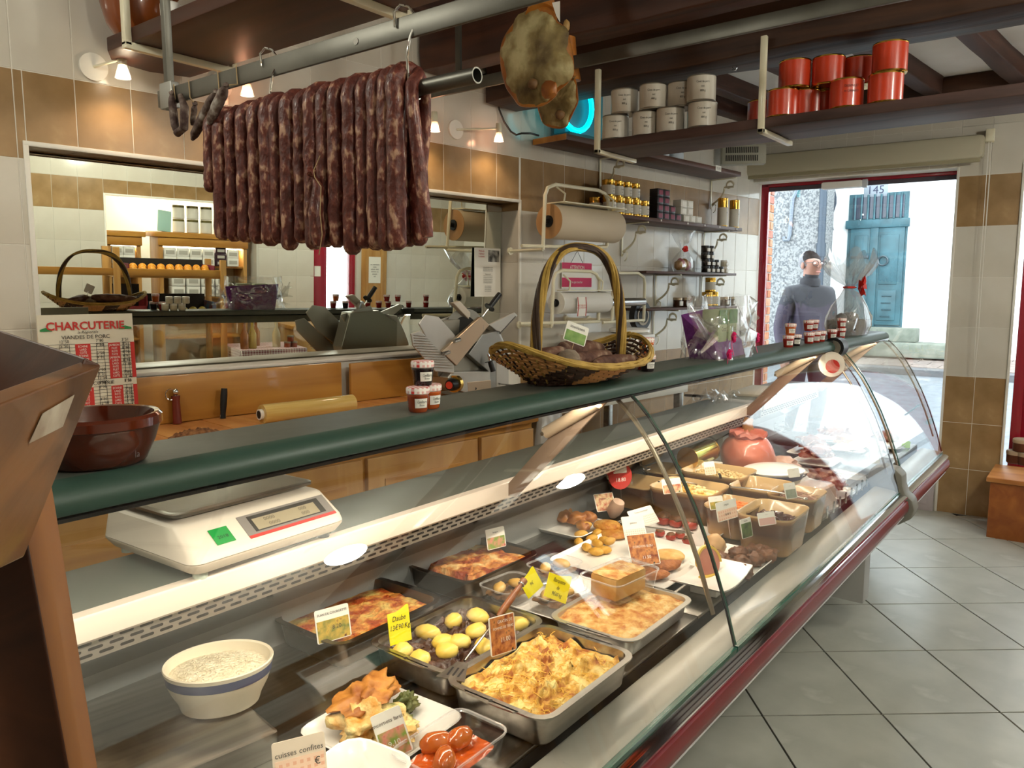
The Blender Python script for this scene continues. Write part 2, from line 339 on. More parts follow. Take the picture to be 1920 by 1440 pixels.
# ---- end wall with the shop window; local frame: x towards the back wall, y outwards (away from the room)
emat = Matrix.Translation(EP) @ Matrix((EDIR, EN, Vector((0,0,1)))).transposed().to_4x4()
WIN1 = 1.36    # window width from the pillar to the back wall
we = M(); we.box(-.36, 0, 0, .26, 0, 2.95); we.box(-.3, 1.45, 0, .26, 2.36, 2.95); we.box(-2.9, -.3, 0, .26, 2.36, 2.95); we.box(-2.9, -1.5, 0, .26, 0, 2.4)
we.box(0, 1.45, 0, .26, 0, .36)
wend = struct(we.obj('wall_end', WGROUT, smooth=False), 'tiled end wall with the shop window, a tiled pillar and a red door'); wend.matrix_world = emat
fr = Matrix((Vector((-1,0,0)), Vector((0,0,1)), Vector((0,-1,0)))).transposed().to_4x4(); cells = []
RW = [(0,.322,1),(.322,.642,1),(.642,.962,1),(.962,1.297,0),(1.297,1.632,0),(1.632,1.967,0),(1.967,2.3,1),(2.3,2.62,0),(2.62,2.94,0)]
for z0, z1, br in RW:
    for a0, a1 in ((0,.178),(.178,.356)): cells.append((a0, a1, z0, z1, T_BROWN if br else T_WHITE))
for k in range(8):
    for z0, z1, br in ((2.36,2.62,0),(2.62,2.94,0)): cells.append((-.178*(k+1), -.178*k, z0, z1, T_WHITE))
for k in range(2, 8):
    for z0, z1, br in ((2.4,2.62,0),(2.62,2.94,0)): cells.append((.178*k, .178*(k+1), z0, z1, T_WHITE))
tiles(wend, cells, fr)
fr = Matrix.Translation((-.36, 0, 0)) @ Matrix((Vector((0,1,0)), Vector((0,0,1)), Vector((-1,0,0)))).transposed().to_4x4()
tiles(wend, [(a0, a1, z0, z1, T_BROWN if br else T_WHITE) for z0, z1, br in RW[:7] for a0, a1 in ((0,.12),(.12,.24))], fr)
for a in ((-.004,.012,-.012,.004,0,2.36), (-.372,-.356,-.012,.004,0,2.36)): M().box(*a).obj('corner_trim', TRIM, wend, bev=.002)
M().box(.02, 1.3, -.03, 0, 0, .34).obj('panel', mat('pale_lilac_panel', '#b9afb2', .5), wend, bev=.003)
M().box(.06, .42, -.034, -.03, .05, .3).obj('panel_inset', mat('pale_lilac_panel', '#b9afb2', .5), wend, bev=.003)
# window frame and pane
RFRAME = mat('red_lacquer', '#97182a', .25, coat=.4); DFR = mat('dark_frame', '#4a434c', .5)
wn = struct(thing('window_1', 'large shop window with a red frame looking onto the street', 'window')); wn.matrix_world = emat; del wn['category']
fy = .16
for a in ((1.29,1.345,fy,fy+.05,.36,2.36),):
    M().box(*a).obj('red_frame', RFRAME, wn, bev=.004)
M().box(0, 1.345, fy, fy+.05, 2.335, 2.362).obj('top_frame', RFRAME, wn, bev=.004)
M().box(0, 1.29, fy+.01, fy+.04, 2.305, 2.335).obj('top_strip', DFR, wn, bev=.003)
M().box(0, .02, fy, fy+.05, .36, 2.34).obj('side_frame', TRIM, wn, bev=.003)
M().box(0, 1.345, fy-.02, fy+.06, .34, .385).obj('sill', RFRAME, wn, bev=.004)
M().box(.02, 1.29, fy+.022, fy+.028, .385, 2.305).obj('pane', PANE, wn, smooth=False)
# brick reveal outside the window
BRK = [mat('brick_orange', '#b06a45', .85, c2='#c58d6b', ns=20, bump=.3), mat('brick_pale', '#c79a7d', .85, c2='#b5805f', ns=20, bump=.3), mat('brick_rose', '#a8665a', .85, c2='#bd8270', ns=20, bump=.3)]
bw = struct(M().box(1.37, 1.42, .21, .62, .2, 2.6).obj('trim_1', mat('mortar', '#b7b0a6', .95), smooth=False), 'brick reveal beside the window outside'); bw.matrix_world = emat
for r in range(34):
    z = .22+r*.07
    for a0, a1 in (((.22,.42),(.43,.62)) if r % 2 else ((.22,.31),(.32,.52),(.53,.62))):
        M().box(1.362, 1.385, a0+.003, a1-.003, z+.004, z+.064).obj('brick', random.choice(BRK), bw, smooth=False, bev=.003)
# red street door at the right edge
dr = struct(thing('door_1', 'red street door beside the tiled pillar', 'door')); del dr['category']; dr.matrix_world = emat
for a in ((-.62,-.46,.2,.25,.02,2.34), (-1.48,-1.38,.2,.25,.02,2.34), (-1.38,-.62,.2,.25,2.24,2.34), (-1.38,-.62,.2,.25,.02,.3)): M().box(*a).obj('stile', RFRAME, dr, bev=.004)
M().box(-1.38, -.62, .222, .228, .3, 2.24).obj('pane', PANE, dr, smooth=False); M().box(-1.5, -.4, .14, .26, 2.34, 2.37).obj('head', RFRAME, dr, bev=.003)
M().box(-.46, -.4, .14, .26, 0, 2.36).obj('jamb', RFRAME, dr, bev=.004)
hm = mat('dark_bronze', '#3a3533', .35, .9)
k = M(); k.cyl((-.52,.2,1.0), (-.52,.15,1.0), .012); k.cyl((-.52,.155,1.0), (-.63,.155,1.0), .009); k.obj('handle', hm, dr)
M().cyl((-.53,.2,.82), (-.53,.165,.82), .028).obj('lock', hm, dr)
# ---- ceiling
CEILZ = 2.88
struct(M().box(-2.6, 6.4, -3.4, 3.6, CEILZ, CEILZ+.1).obj('ceiling', mat('ceiling_plaster', '#f2efe8', .9, c2='#ebe7de', ns=4, bump=.1, bs=60), smooth=False), 'pale plaster ceiling between dark beams')
DARKW = wood('dark_beam_wood', '#27140c', '#4a2a1a', 2.2, 'Y', .6, bump=.25); DARKX = wood('dark_joist_wood', '#2e1a12', '#53352a', 2.2, 'X', .55, bump=.2)
def rough_beam(p0, p1, w, h, m, name, label, seed, group=None, parent=None, n=26):
    d = Vector(p1)-Vector(p0); L = d.length; rings = []
    for k in range(n+1):
        t = k/n; j = lambda q: .012*noise.noise(Vector((t*L*2.2, q*3.1, seed)))
        rings.append([(t*L, sy*w/2+j(i)*1.0, sz*h/2+j(i+9)) for i, (sy, sz) in enumerate(((-1,-1),(0,-1.02),(1,-1),(1,0),(1,1),(0,1),(-1,1),(-1,0)))])
    o = M().loft(rings).obj(name, m, parent, sharp=60, bev=.006); x = d.normalized(); z = Vector((0,0,1)); y = z.cross(x)
    o.matrix_world = Matrix.Translation(p0) @ Matrix((x, y, z)).transposed().to_4x4(); tag(o, label, 'beam', group); return o
DARKB = wood('dark_old_oak', '#24130b', '#4d2f1c', 1.6, 'X', .55, bump=.4)
rough_beam((3.19, 2.54, 2.60), (3.24, -1.7, 2.60), .25, .26, DARKB, 'ceiling_beam', 'massive rough dark beam crossing the room above the hanging can shelf', 1.)
rough_beam((2.74, 2.60, 2.63), (2.79, -1.7, 2.63), .14, .16, wood('brown_beam', '#2e170d', '#552e1b', 1.6, 'X', .5, bump=.3), 'ceiling_beam', 'thinner reddish brown beam next to the massive one, behind the hams', 4.)
rough_beam((5.72, 2.2, 2.79), (5.86, -1.7, 2.79), .2, .18, DARKB, 'ceiling_beam', 'dark beam along the window wall under the ceiling', 7.)
ys = [2.2, 1.72, 1.24, .78, .3, -.2, -.7, -1.2]
for i, y in enumerate(ys):
    rough_beam((3.32, y, 2.83), (5.66, y-.24, 2.83), .1, .11, DARKX, 'ceiling_joist', 'dark ceiling joist between massive beam and window wall, %s from the tiled back wall' % ORD[i], 10+i, 'joists on the window side of the massive beam', n=10)
for i, y in enumerate([2.05, 1.5, .95, .4]):
    rough_beam((-1.2, y+.42, 2.83), (2.54, y, 2.83), .1, .11, DARKX, 'ceiling_joist', 'dark ceiling joist on the near side of the massive beam, %s from the back wall' % ORD[i], 30+i, 'joists on the near side of the massive beam', n=10)
rough_beam((.2, 2.83, 2.83), (5.7, 2.23, 2.83), .1, .12, DARKX, 'ceiling_joist', 'dark wall plate along the top of the tiled back wall', 50, n=12)
# ---- ceiling fittings: tube lights built as low-hung globes, shaped to brighten the ceiling
LAMP = mat('lamp_diffuser', (1.0, .95, .82), .4, em=14.)
for i, p in enumerate(CEIL_LIGHTS):
    t = thing('globe_tube_standin', 'glass globe standing in for a ceiling tube light above the %s' % ['near end of the counter', 'middle of the customer floor', 'floor by the window', 'work table near end'][i], 'pendant light', p)
    M().blob((0,0,0), (.09,.09,.085), 0, sub=3).obj('globe', glassy('opal_globe', (1,1,1), .05, .1, haze=.1), t); M().lathe([(.03,.085),(.03,.12),(.01,.14),(0,.14)], 16).obj('cap', WHITE, t); M().cyl((0,0,.13), (0,0,CEILZ-p[2]-.02), .006, n=8).obj('stem', WHITE, t); M().lathe([(0,CEILZ-p[2]-.03),(.05,CEILZ-p[2]-.03),(.055,CEILZ-p[2]-.002),(0,CEILZ-p[2]-.002)], 16).obj('ceiling_rose', WHITE, t)
# ================================================================ OUTSIDE
XB = 13.0; gz = lambda x: -.1+.62*max(0, x-6.3)/(XB-6.3)
asph = mat('street_asphalt', '#62676b', .85, c2='#70757a', ns=9, bump=.2, bs=120)
struct(M().grid(lambda a, b: (6.25+a*7.2, -8+b*22, gz(6.25+a*7.2)), 6, 4).obj('floor_street', asph), 'grey asphalt street outside the window')
pv = struct(M().box(0, 2.6, -8, 1.0, -.2, .06).obj('trim_2', mat('kerb_stone', '#4c4d50', .8, c2='#5e5f60', ns=6), smooth=False), 'paved pavement with a stone kerb across the street')
pc = PZ(1752, 712, .35); pvm = Matrix.Translation((pc.x, 2.6, gz(pc.x)+.02)) @ Matrix.Rotation(math.radians(-3), 4, 'Z') @ Matrix.Rotation(-.055, 4, 'Y')
pv.matrix_world = pvm; PV = mat('paver', '#6e635c', .85, c2='#7f746d', ns=12)
tiles(pv, [(.22+.26*i, .22+.26*(i+1), -2.2+.36*j+(i % 2)*.18, -2.2+.36*(j+1)+(i % 2)*.18, PV) for i in range(9) for j in range(8)], Matrix.Translation((0,0,.064)), gap=.012, t=.012)
FAC = mat('white_render', '#dcdfdf', .9, c2='#e6e8e6', ns=2, bump=.08, bs=30)
fc = struct(M().box(XB, XB+.4, -9, 3.9, -.2, 5.6).obj('wall_house', FAC, smooth=False), 'white rendered house front across the street')
rc = struct(M().box(XB-.9, XB-.4, 3.5, 16, -.2, 5.6).obj('wall_roughcast', mat('roughcast', '#5c5f62', .95, c2='#868888', ns=34, bump=1.0, bs=40, thr=(.42,.56)), smooth=False), 'pale grey roughcast wall to the left of the white house')
def fa(u, v, o=0): return PX(u, v, XB-o)
IRON = mat('dull_iron', '#4a565c', .5, .6); TEAL = mat('teal_door_paint', '#2a4a52', .5, c2='#38606a', ns=5); TEALD = mat('dark_teal_paint', '#22414a', .5)  # door studs in a darker teal than the leaves
a, b_ = fa(1594, 366), fa(1691, 614); yl, yr, zt, zb = a.y, b_.y, a.z, b_.z; zm = fa(1640, 418).z
dh = thing('house_door', 'teal double street door with a barred transom window, house number above', 'door', (XB, 0, 0))
M().box(-.02, .05, yr, yl, zb, zt).obj('door_frame', TEAL, dh, smooth=False)
ym = yl+(yr-yl)*.47
for nm, y0, y1 in (('leaf', ym+.02, yl-.05), ('leaf', yr+.03, ym-.02)):
    lf = M().box(-.05, -.02, y0, y1, zb+.03, zm-.08).obj(nm, TEAL, dh, bev=.006)
    hh = zm-.08-zb-.03
    for f0, f1 in ((.05,.36),(.42,.93)):
        M().box(-.065, -.05, y0+.07, y1-.07, zb+.03+hh*f0, zb+.03+hh*f1).obj('panel', TEAL, lf, bev=.008)
    if y0 < ym-.2:
        for i in range(5):
            for j in range(4): M().blob((-.07, y1-.14-(y1-y0-.28)*(i+.5*(j % 2))/4.5, zb+.03+hh*(.09+.07*j)), (.01,.02,.012), 0, sub=1).obj('stud', TEALD, lf)
M().box(-.07, -.02, yr-.03, yl+.03, zm-.08, zm+.05).obj('lintel_rail', TEAL, dh, bev=.01)
M().box(-.07, -.03, ym-.06, ym+.06, zb, zm-.08).obj('cover_strip', TEAL, dh, bev=.01)
M().box(-.03, -.022, yr+.06, yl-.06, zm+.07, zt-.05).obj('transom_glass', mat('dim_window', '#3c4250', .15), dh, smooth=False)
for i in range(8):
    y = yr+.1+(yl-yr-.2)*i/7; M().cyl((-.06, y, zm+.05), (-.06, y, zt-.02), .016, n=6).obj('bar', TEAL, dh)
c = fa(1656, 489, .06); M().tube([(-.09, c.y+.07*math.cos(t*.524), c.z+.07*math.sin(t*.524)) for t in range(12)], .014, 6, closed=True).obj('knocker', IRON, dh)
c = fa(1612, 482, .06); M().box(-.075, -.05, c.y-.13, c.y+.13, c.z-.022, c.z+.022).obj('letter_slot', IRON, dh, bev=.005)
c = fa(1643, 357, .0); t = thing('house_number_plate', 'small blue and white enamel plate with number 145 above the teal door', 'sign', (XB-.01, c.y, c.z))
M().box(-.02, .0, -.17, .17, -.1, .1).obj('plate', mat('enamel_white', '#7f8890', .4), t, bev=.004)
text('145', .17, mat('enamel_blue', '#101d3c', .4), t, (-.022, 0, 0), (math.pi/2, 0, -math.pi/2))
for i, (n1, w_) in enumerate((('upper', .5), ('lower', .95))):
    s0 = fa(1682, 618+26*i); tag(M().box(XB-w_*.55, XB, yr-.25-.55*i, yl+.1, zb-.21*(i+1), zb-.21*i).obj('stone_step', mat('step_stone', '#5f665b', .9, c2='#767a70', ns=8), smooth=True, bev=.02), '%s stone step below the teal house door' % n1, 'step')
# drainpipe and cables at the corner of the roughcast wall
pz = PX(1541, 470, XB-.95)
dp = thing('drainpipe', 'blue grey drainpipe down the corner of the roughcast wall', 'drainpipe', (XB-1.0, pz.y, 0))
M().cyl((0,0,.3), (0,0,5.5), .055, n=12).obj('pipe', mat('zinc_blue', '#39434e', .45, .3), dp)
z_ = PX(1541, 462, XB-1.).z; M().cyl((0,0,z_-.15), (0,0,z_+.05), .07, n=12).obj('collar', mat('zinc_blue', '#39434e', .45, .3), dp)
for i, (u0, u1) in enumerate(((1556, 1549), (1566, 1559))):
    p0, p1 = fa(u0, 340, .02), fa(u1, 432, .02)
    tag(M().tube([p0+(p1-p0)*t+Vector((0, .025*math.sin(t*9+i), 0)) for t in [k/9 for k in range(10)]], .022, 6).obj('cable', mat('cable_black', '#2b3440', .6)), ['dark bundled cable beside the drainpipe, the one nearer the pipe', 'dark bundled cable beside the drainpipe, the one nearer the teal door'][i], 'cable')
q = [PX(u, v, XB-.93) for u, v in ((1500,345),(1487,372),(1484,400),(1481,440),(1478,450),(1471,450),(1470,444))]
tag(M().tube(q, .03, 6).obj('wall_wire', mat('wire_grey', '#6d7680', .6)), 'grey wire hooked down the roughcast wall', 'wire')
# ================================================================ DISPLAY COUNTER (x along the counter, y towards the back wall)
GP = [(.991,1.283),(.962,1.258),(.932,1.228),(.904,1.193),(.877,1.155),(.849,1.108),(.822,1.058),(.794,1.003),(.769,.944),(.748,.893),(.73,.842),(.704,.765),(.679,.675)]
RAILM = mat('dark_grey_green_laminate', '#4d5049', .5, c2='#53564f', ns=30); NOSEM = mat('green_edge_profile', '#31493f', .4); STRIPM = mat('pinkish_white_laminate', '#e2d5c8', .35)
SHELFM = mat('grey_laminate', '#5d635c', .4); PANELM = mat('polished_panel', '#6a645c', .1, 1.); DECKM = mat('brushed_deck', '#8f8b85', .3, 1., c2='#7b7771', ns=4, stretch=(1,16,16))
MARB = mat('pale_marble_ledge', '#b3aea3', .32, c2='#a8a297', ns=3); BODY = mat('body_grey', '#a9a8a6', .4); RUBR = mat('red_bumper', '#70161e', .35, coat=.2); DARK = mat('dark_gap', '#1d1b1a', .6)
GEDGE = mat('green_glass_edge', '#2f5a4e', .15); BRONZE = mat('bronze_post', '#a0907a', .3, .9); CAPG = mat('cap_grey', '#7c7a72', .5)
def off(prof, d):
    out = []
    for i, (y, z) in enumerate(prof):
        a = prof[max(0, i-1)]; b = prof[min(len(prof)-1, i+1)]; t = Vector((b[0]-a[0], b[1]-a[1])).normalized(); out.append((y-t.y*d, z+t.x*d))
    return out
def showcase(x0, x1, label, panes, posts, arms, feet, tube):
    t = thing('display_counter', label, 'display counter', (x0, 0, 0)); X = lambda x: x-x0; L = x1-x0
    M().extr([(.70,.57),(1.0,.17),(1.0,.13),(1.56,.13),(1.56,.96),(1.53,.96),(1.53,.2),(1.03,.2),(.80,.60)], 0, L).obj('body', BODY, t, bev=.004)
    for f in feet:
        M().box(X(f)-.02, X(f)+.02, 1.04, 1.1, 0, .15).obj('foot', DARK, t, bev=.003); M().box(X(f)-.02, X(f)+.02, 1.42, 1.48, 0, .15).obj('foot', DARK, t, bev=.003)
    M().extr([(.655,.575),(.64,.59),(.636,.612),(.642,.634),(.66,.643),(.70,.643),(.70,.565)], 0, L).obj('bumper', RUBR, t)
    M().extr([(.645,.644),(.642,.653),(.66,.662),(.70,.662),(.70,.644)], 0, L).obj('chrome_strip', CHROME, t)
    M().extr([(.66,.553),(.652,.566),(.668,.574),(.71,.574),(.71,.553)], 0, L).obj('lower_strip', mat('pale_strip', '#c3c0c0', .3), t)
    M().extr([(.685,.655),(.688,.668),(.70,.676),(.775,.684),(.782,.68),(.782,.62),(.70,.6)], 0, L).obj('ledge', MARB, t)
    M().extr([(.782,.60),(.782,.66),(.80,.66),(.80,.69),(1.69,.69),(1.69,.6)], 0, L).obj('deck_base', DARK, t, smooth=False)
    n = max(1, round(L/.62)); wd = L/n
    for i in range(n):
        M().box(i*wd+.002, (i+1)*wd-.002, .80, 1.672, .69, .70).obj('deck_plate', DECKM, t, bev=.002)
    M().extr([(1.345,.922),(1.352,.928),(1.69,.705),(1.683,.698)], 0, L).obj('back_panel', PANELM, t, smooth=False)
    M().box(0, L, 1.34, 1.352, .92, .958).obj('vent_strip', mat('vent_steel', '#a8a29a', .4, .7), t, smooth=False)
    v = M()
    for r in range(3):
        x = .02+(.018 if r % 2 else 0)
        while x < L-.04:
            c = Vector((x, 1.3392, .950-.0105*r)); a, b = Vector((.0125,0,0)), Vector((0,0,.0027))
            v.add([c-a-b*.4, c-a*.85-b, c+a*.85-b, c+a-b*.4, c+a+b*.4, c+a*.85+b, c-a*.85+b, c-a+b*.4], [tuple(range(8))]); x += .036
    vs = v.obj('vent_slot', DARK, t, smooth=False); vs['kind'] = 'stuff'
    M().extr([(1.324,.962),(1.324,1.0),(1.328,1.0055),(1.352,1.006),(1.352,.956),(1.328,.957)], 0, L).obj('shelf_edge', STRIPM, t)
    M().box(0, L, 1.352, 1.578, .985, 1.004).obj('service_shelf', SHELFM, t, bev=.002)
    # top rail
    M().extr([(1.16,1.29),(1.16,1.312),(1.155,1.318),(1.012,1.318),(1.012,1.279),(1.04,1.282)], 0, L).obj('top_rail', RAILM, t); M().extr([(1.012,1.318),(.998,1.316),(.985,1.309),(.978,1.298),(.976,1.288),(.979,1.279),(.988,1.276),(1.012,1.276)], 0, L).obj('rail_nose', NOSEM, t)
    M().box(0, L, 1.105, 1.11, 1.235, 1.279).obj('added_lamp_shield', RAILM, t, smooth=False); M().box(0, L, .978, 1.03, 1.271, 1.276).obj('rail_seal', BLACK, t, smooth=False)  # shield added behind the rail, hides the lamp glow from the mirror
    # lamp under the rail
    if tube:
        M().box(.06, L-.06, 1.02, 1.10, 1.266, 1.274).obj('lamp_housing', mat('dim_housing', '#4c4944', .5), t, smooth=False)
        M().cyl((.08, 1.085, 1.255), (L-.08, 1.085, 1.255), .009, n=10).obj('lamp_tube', mat('warm_tube', (1, .82, .6), .4, em=6.), t)
    for a0, a1 in panes:
        o2 = off(GP, -.006); M().loft([[(X(a0), y, z) for y, z in GP+o2[::-1]], [(X(a1), y, z) for y, z in GP+o2[::-1]]]).obj('curved_glass', SHOWGLASS, t, sharp=50)
        M().tube([(X(a0)+.001, y, z) for y, z in GP], .0028, 6).obj('glass_edge', GEDGE, t)
        M().tube([(X(a1)-.001, y, z) for y, z in GP], .0028, 6).obj('glass_edge', BLACK, t)
        M().box(X(a0), X(a1), .672, .684, .662, .672).obj('glass_seat', GEDGE, t)
    for p in posts:
        M().tube([(X(p), y, z) for y, z in off(GP, .016)[:-1]], .008, 8, flat=(.6,1.1)).obj('post', BRONZE, t)
    for p in arms:
        M().hexa([(X(p)-.005,1.30,.965),(X(p)+.004,1.30,.965),(X(p)+.004,1.36,.965),(X(p)-.005,1.36,.965)], [(X(p)-.005,1.0,1.27),(X(p)+.004,1.0,1.27),(X(p)+.004,1.07,1.275),(X(p)-.005,1.07,1.275)]).obj('arm', mat('arm_metal', '#8d7a6a', .45, .3), t, bev=.002)
        M().tube([(X(p)-.012,1.03,1.262),(X(p)-.012,1.19,1.165)], .017, 10).obj('stay', mat('beige_stay', '#a3937f', .4), t)
        M().cyl((X(p)-.03,1.19,1.165), (X(p)-.012,1.19,1.165), .006, n=8).obj('screw', CHROME, t)
    return t, X
dc, X = showcase(.02, 3.64, 'long curved glass display counter filled with ready dishes', ((.04,1.776),(1.784,3.63)), (1.735, 3.58), (1.70, 3.52), (.3, .9, 2.2, 3.0, 3.5), True)
M().box(-.012, 0, .70, 1.57, .2, 1.0).obj('end_panel', BODY, dc, bev=.004)
dc2, X2 = showcase(3.745, 4.70, 'short curved glass display counter by the window holding meats', ((3.755,4.69),), (3.78, 4.66), (4.62,), (3.9, 4.6), True)
# the cap that joins the two counters
jc = thing('joint_cap', 'grey end cap and black round rail cap joining the two glass counters', 'end cap', (3.69, 0, 0))
pr = [(.625,.56),(.615,.60),(.625,.64),(.655,.665),(.668,.70),(.672,.745),(.70,.77),(.76,.775),(.80,.76),(.82,.70),(.82,.6),(.75,.52),(.68,.52)]
M().extr(pr, -.048, .05).obj('cap_body', CAPG, jc, bev=.008)
M().tube([(-.03,.99,1.288),(.05,.99,1.288)], .046, 24).obj('rail_cap', BLACK, jc)
M().tube([(-.036,.99,1.288),(-.029,.99,1.288)], .033, 24).obj('cap_disc', mat('beige_disc', '#7d776a', .5), jc)
M().box(-.048, .05, .99, 1.17, 1.28, 1.321).obj('rail_joint', BLACK, jc, bev=.004)
M().box(-.048, .05, 1.33, 1.57, .96, 1.004).obj('shelf_joint', BODY, jc, bev=.004)
M().box(-.048, .05, .80, 1.56, .13, .7).obj('base_joint', BODY, jc, bev=.004)
# small round stickers
for nm, u, v, xx, lab in (('price_disc', 1540, 672, 3.62, 'round price disc hanging inside the glass by the counter joint'),):
    p = PX(u, v+10, 3.5); t = thing(nm, lab, 'sign', (3.5, .95, p.z), 0)
    M().at(Matrix.Rotation(math.radians(-32), 4, 'X')).tube([(-.0015,0,0),(.0015,0,0)], .055, 24).obj('disc', PAPER, t)
    M().at(Matrix.Rotation(math.radians(-32), 4, 'X')).tube([(-.0025,.0,-.01),(-.0016,.0,-.01)], .03, 16).obj('disc_print', RED, t)
# ================================================================ THINGS ON THE TOP RAIL
RZ = 1.3185
GINGR = checker('red_gingham_lid', '#c9302c', '#f2e9e4', 110.)
JAMS = {'amber': mat('amber_jam', '#7a2a10', .12, coat=.6, c2='#a4481c', ns=20), 'dark': mat('dark_jam', '#1c0b10', .1, coat=.6), 'red': mat('red_jam', '#8c1a14', .12, coat=.6, c2='#a5291a', ns=20), 'orange': mat('orange_jam', '#b8551a', .12, coat=.6)}
def make_jar(kind):
    t = thing('jam_jar', 'x', 'jar')
    M().lathe([(.0,0),(.0165,0),(.0185,.003),(.0192,.012),(.0215,.03),(.022,.033),(.0205,.036),(0,.036)], 20).obj('glass_body', JAMS[kind], t)
    M().lathe([(.0212,.0345),(.0228,.036),(.0228,.045),(.0212,.0475),(.0,.0475)], 20).obj('lid', GINGR, t)
    lb = M()
    for i in range(6):
        a0, a1 = -math.pi/2-.62+1.24*i/6, -math.pi/2-.62+1.24*(i+1)/6; r0, r1 = .0200, .0216
        lb.add([(r0*math.cos(a0), r0*math.sin(a0), .009), (r0*math.cos(a1), r0*math.sin(a1), .009), (r1*math.cos(a1), r1*math.sin(a1), .027), (r1*math.cos(a0), r1*math.sin(a0), .027)], [(0,1,2,3)])
    lo = lb.obj('paper_label', PAPER, t)
    text('Confiture', .0075, INK, lo, (0, -.0222, .021), (math.pi/2-.09, 0, 0), sx=.62, shear=.3); text('Bonne', .0055, INK, lo, (0, -.0216, .0145), (math.pi/2-.09, 0, 0), sx=.7, shear=.3)
    return t
PROTO = {}
def jar(kind, loc, rz, label, group=None):
    if kind not in PROTO:
        PROTO[kind] = make_jar(kind); o = PROTO[kind]; o.location = loc; o.rotation_euler = (0,0,rz); o['label'] = label
        if group: o['group'] = group
        return o
    return dup(PROTO[kind], loc, rz, label, group)
g = 'mini jam jars in a trio on the near part of the rail'
jar('amber', (1.048,1.038,RZ), -.45, 'amber mini jam jar, front left of the trio below the slicer', g); jar('orange', (1.094,1.05,RZ), -.2, 'amber mini jam jar with a striped label, front right of the trio', g)
jar('dark', (1.074,1.05,RZ+.0475), -.4, 'dark blackcurrant mini jam jar on top of the trio', g)
g = 'mini jam jars beside the salami basket'
x0 = PY(1208, 690, 1.05).x
jar('dark', (x0,1.04,RZ), -.5, 'dark mini jam jar at the foot of the stack beside the salami basket', g); jar('red', (x0+.04,1.075,RZ), -.3, 'red mini jam jar behind the dark one beside the salami basket', g)
jar('orange', (x0+.01,1.05,RZ+.0475), -.5, 'orange mini jam jar topping the stack beside the salami basket', g)
g = 'mini jam jars near the counter joint'
for (u, v, k, lab) in ((1478,643,'red','lower left red jar of the first cluster before the counter joint'),(1492,641,'dark','lower right dark jar of the first cluster before the counter joint'),(1482,620,'orange','upper orange jar of the first cluster before the counter joint'),
                       (1517,633,'red','lower left red jar of the cluster just past the counter joint'),(1529,632,'red','lower middle red jar of the cluster just past the counter joint'),(1539,630,'red','lower right red jar of the cluster just past the counter joint'),(1516,608,'red','upper left red jar of the cluster just past the counter joint'),(1526,606,'red','upper right red jar of the cluster just past the counter joint'),
                       (1560,624,'red','lower left red jar before the dark gift basket'),(1577,621,'red','lower right red jar before the dark gift basket'),(1578,603,'red','upper red jar before the dark gift basket')):
    up = 'upper' in lab; p = PZ(u, v+(14 if not up else 32), RZ); p.y = min(max(p.y, 1.03), 1.12)
    q = PY(u, v, p.y); jar(k, (q.x, p.y, RZ+(.0475 if up else 0)), -.9, lab, g)
# glazed bowl
GLAZE = mat('brown_glaze', '#4a1a0c', .12, coat=.8, c2='#5c2412', ns=4)
bx = PY(200, 860, 1.075); t = thing('terracotta_bowl', 'glazed brown earthenware bowl on the near end of the green rail', 'bowl', (.466, 1.068, RZ))
M().lathe([(0,0),(.056,0),(.062,.004),(.074,.03),(.081,.05),(.084,.053),(.084,.064),(.08,.068),(.074,.067),(.072,.058),(.066,.034),(.052,.012),(0,.009)], 44).obj('bowl', GLAZE, t)
text('Pour\nla', .013, mat('dark_slip', '#1a0805', .4), t, (.018, -.0700, .024), (math.radians(68), 0, .25), shear=.4)
# dish behind bowl: white scarf end and red ribbon
p = PY(210, 765, 1.6)
# ---- wicker basket with dry sausages
STRAW = mat('willow', '#9a7a34', .55, c2='#b7964a', ns=30); DWIL = mat('dark_willow', '#2f2016', .5, c2='#443020', ns=30)
def band_mat():
    m = mat('banded_wicker', '#b98a5a', .6); nt = m.node_tree
    tc = nt.nodes.new('ShaderNodeTexCoord'); sp = nt.nodes.new('ShaderNodeSeparateXYZ'); nt.links.new(tc.outputs['Object'], sp.inputs[0])
    a = nt.nodes.new('ShaderNodeMath'); a.operation = 'MULTIPLY'; a.inputs[1].default_value = 34.; nt.links.new(sp.outputs[0], a.inputs[0])
    s = nt.nodes.new('ShaderNodeMath'); s.operation = 'SINE'; nt.links.new(a.outputs[0], s.inputs[0])
    g_ = nt.nodes.new('ShaderNodeMath'); g_.operation = 'GREATER_THAN'; g_.inputs[1].default_value = .25; nt.links.new(s.outputs[0], g_.inputs[0])
    mx = nt.nodes.new('ShaderNodeMix'); mx.data_type = 'RGBA'; mx.inputs[6].default_value = hx('#b8854f'); mx.inputs[7].default_value = hx('#3a2114')
    nt.links.new(g_.outputs[0], mx.inputs[0]); nt.links.new(mx.outputs[2], nt.nodes['Principled BSDF'].inputs['Base Color']); return m
BAND = band_mat()
bk = thing('wicker_basket', 'shallow wicker basket with a tall hooped handle on the green rail', 'basket', (1.66, 1.08, RZ+.002), rz=math.radians(-3))
def bshape(a, t):   # angle, level 0..1 -> boat shape with ends rising
    rx, ry = .16+.105*t, .075+.085*t; c, s = math.cos(a), math.sin(a)
    return Vector((rx*c, ry*s, .004+.05*t+.045*t*abs(c)**3-.012*t*abs(s)))
na = 96
for r in range(10):
    lv = r/9; ph = r % 2
    M().tube([bshape(2*math.pi*i/na, lv)*1.0+Vector((math.cos(2*math.pi*i/na), math.sin(2*math.pi*i/na), 0))*(.003*(1 if (i//2+ph) % 2 else -1)) for i in range(na)], .0042, 5, closed=True).obj('weave_strand', BAND if lv < .95 else STRAW, bk)
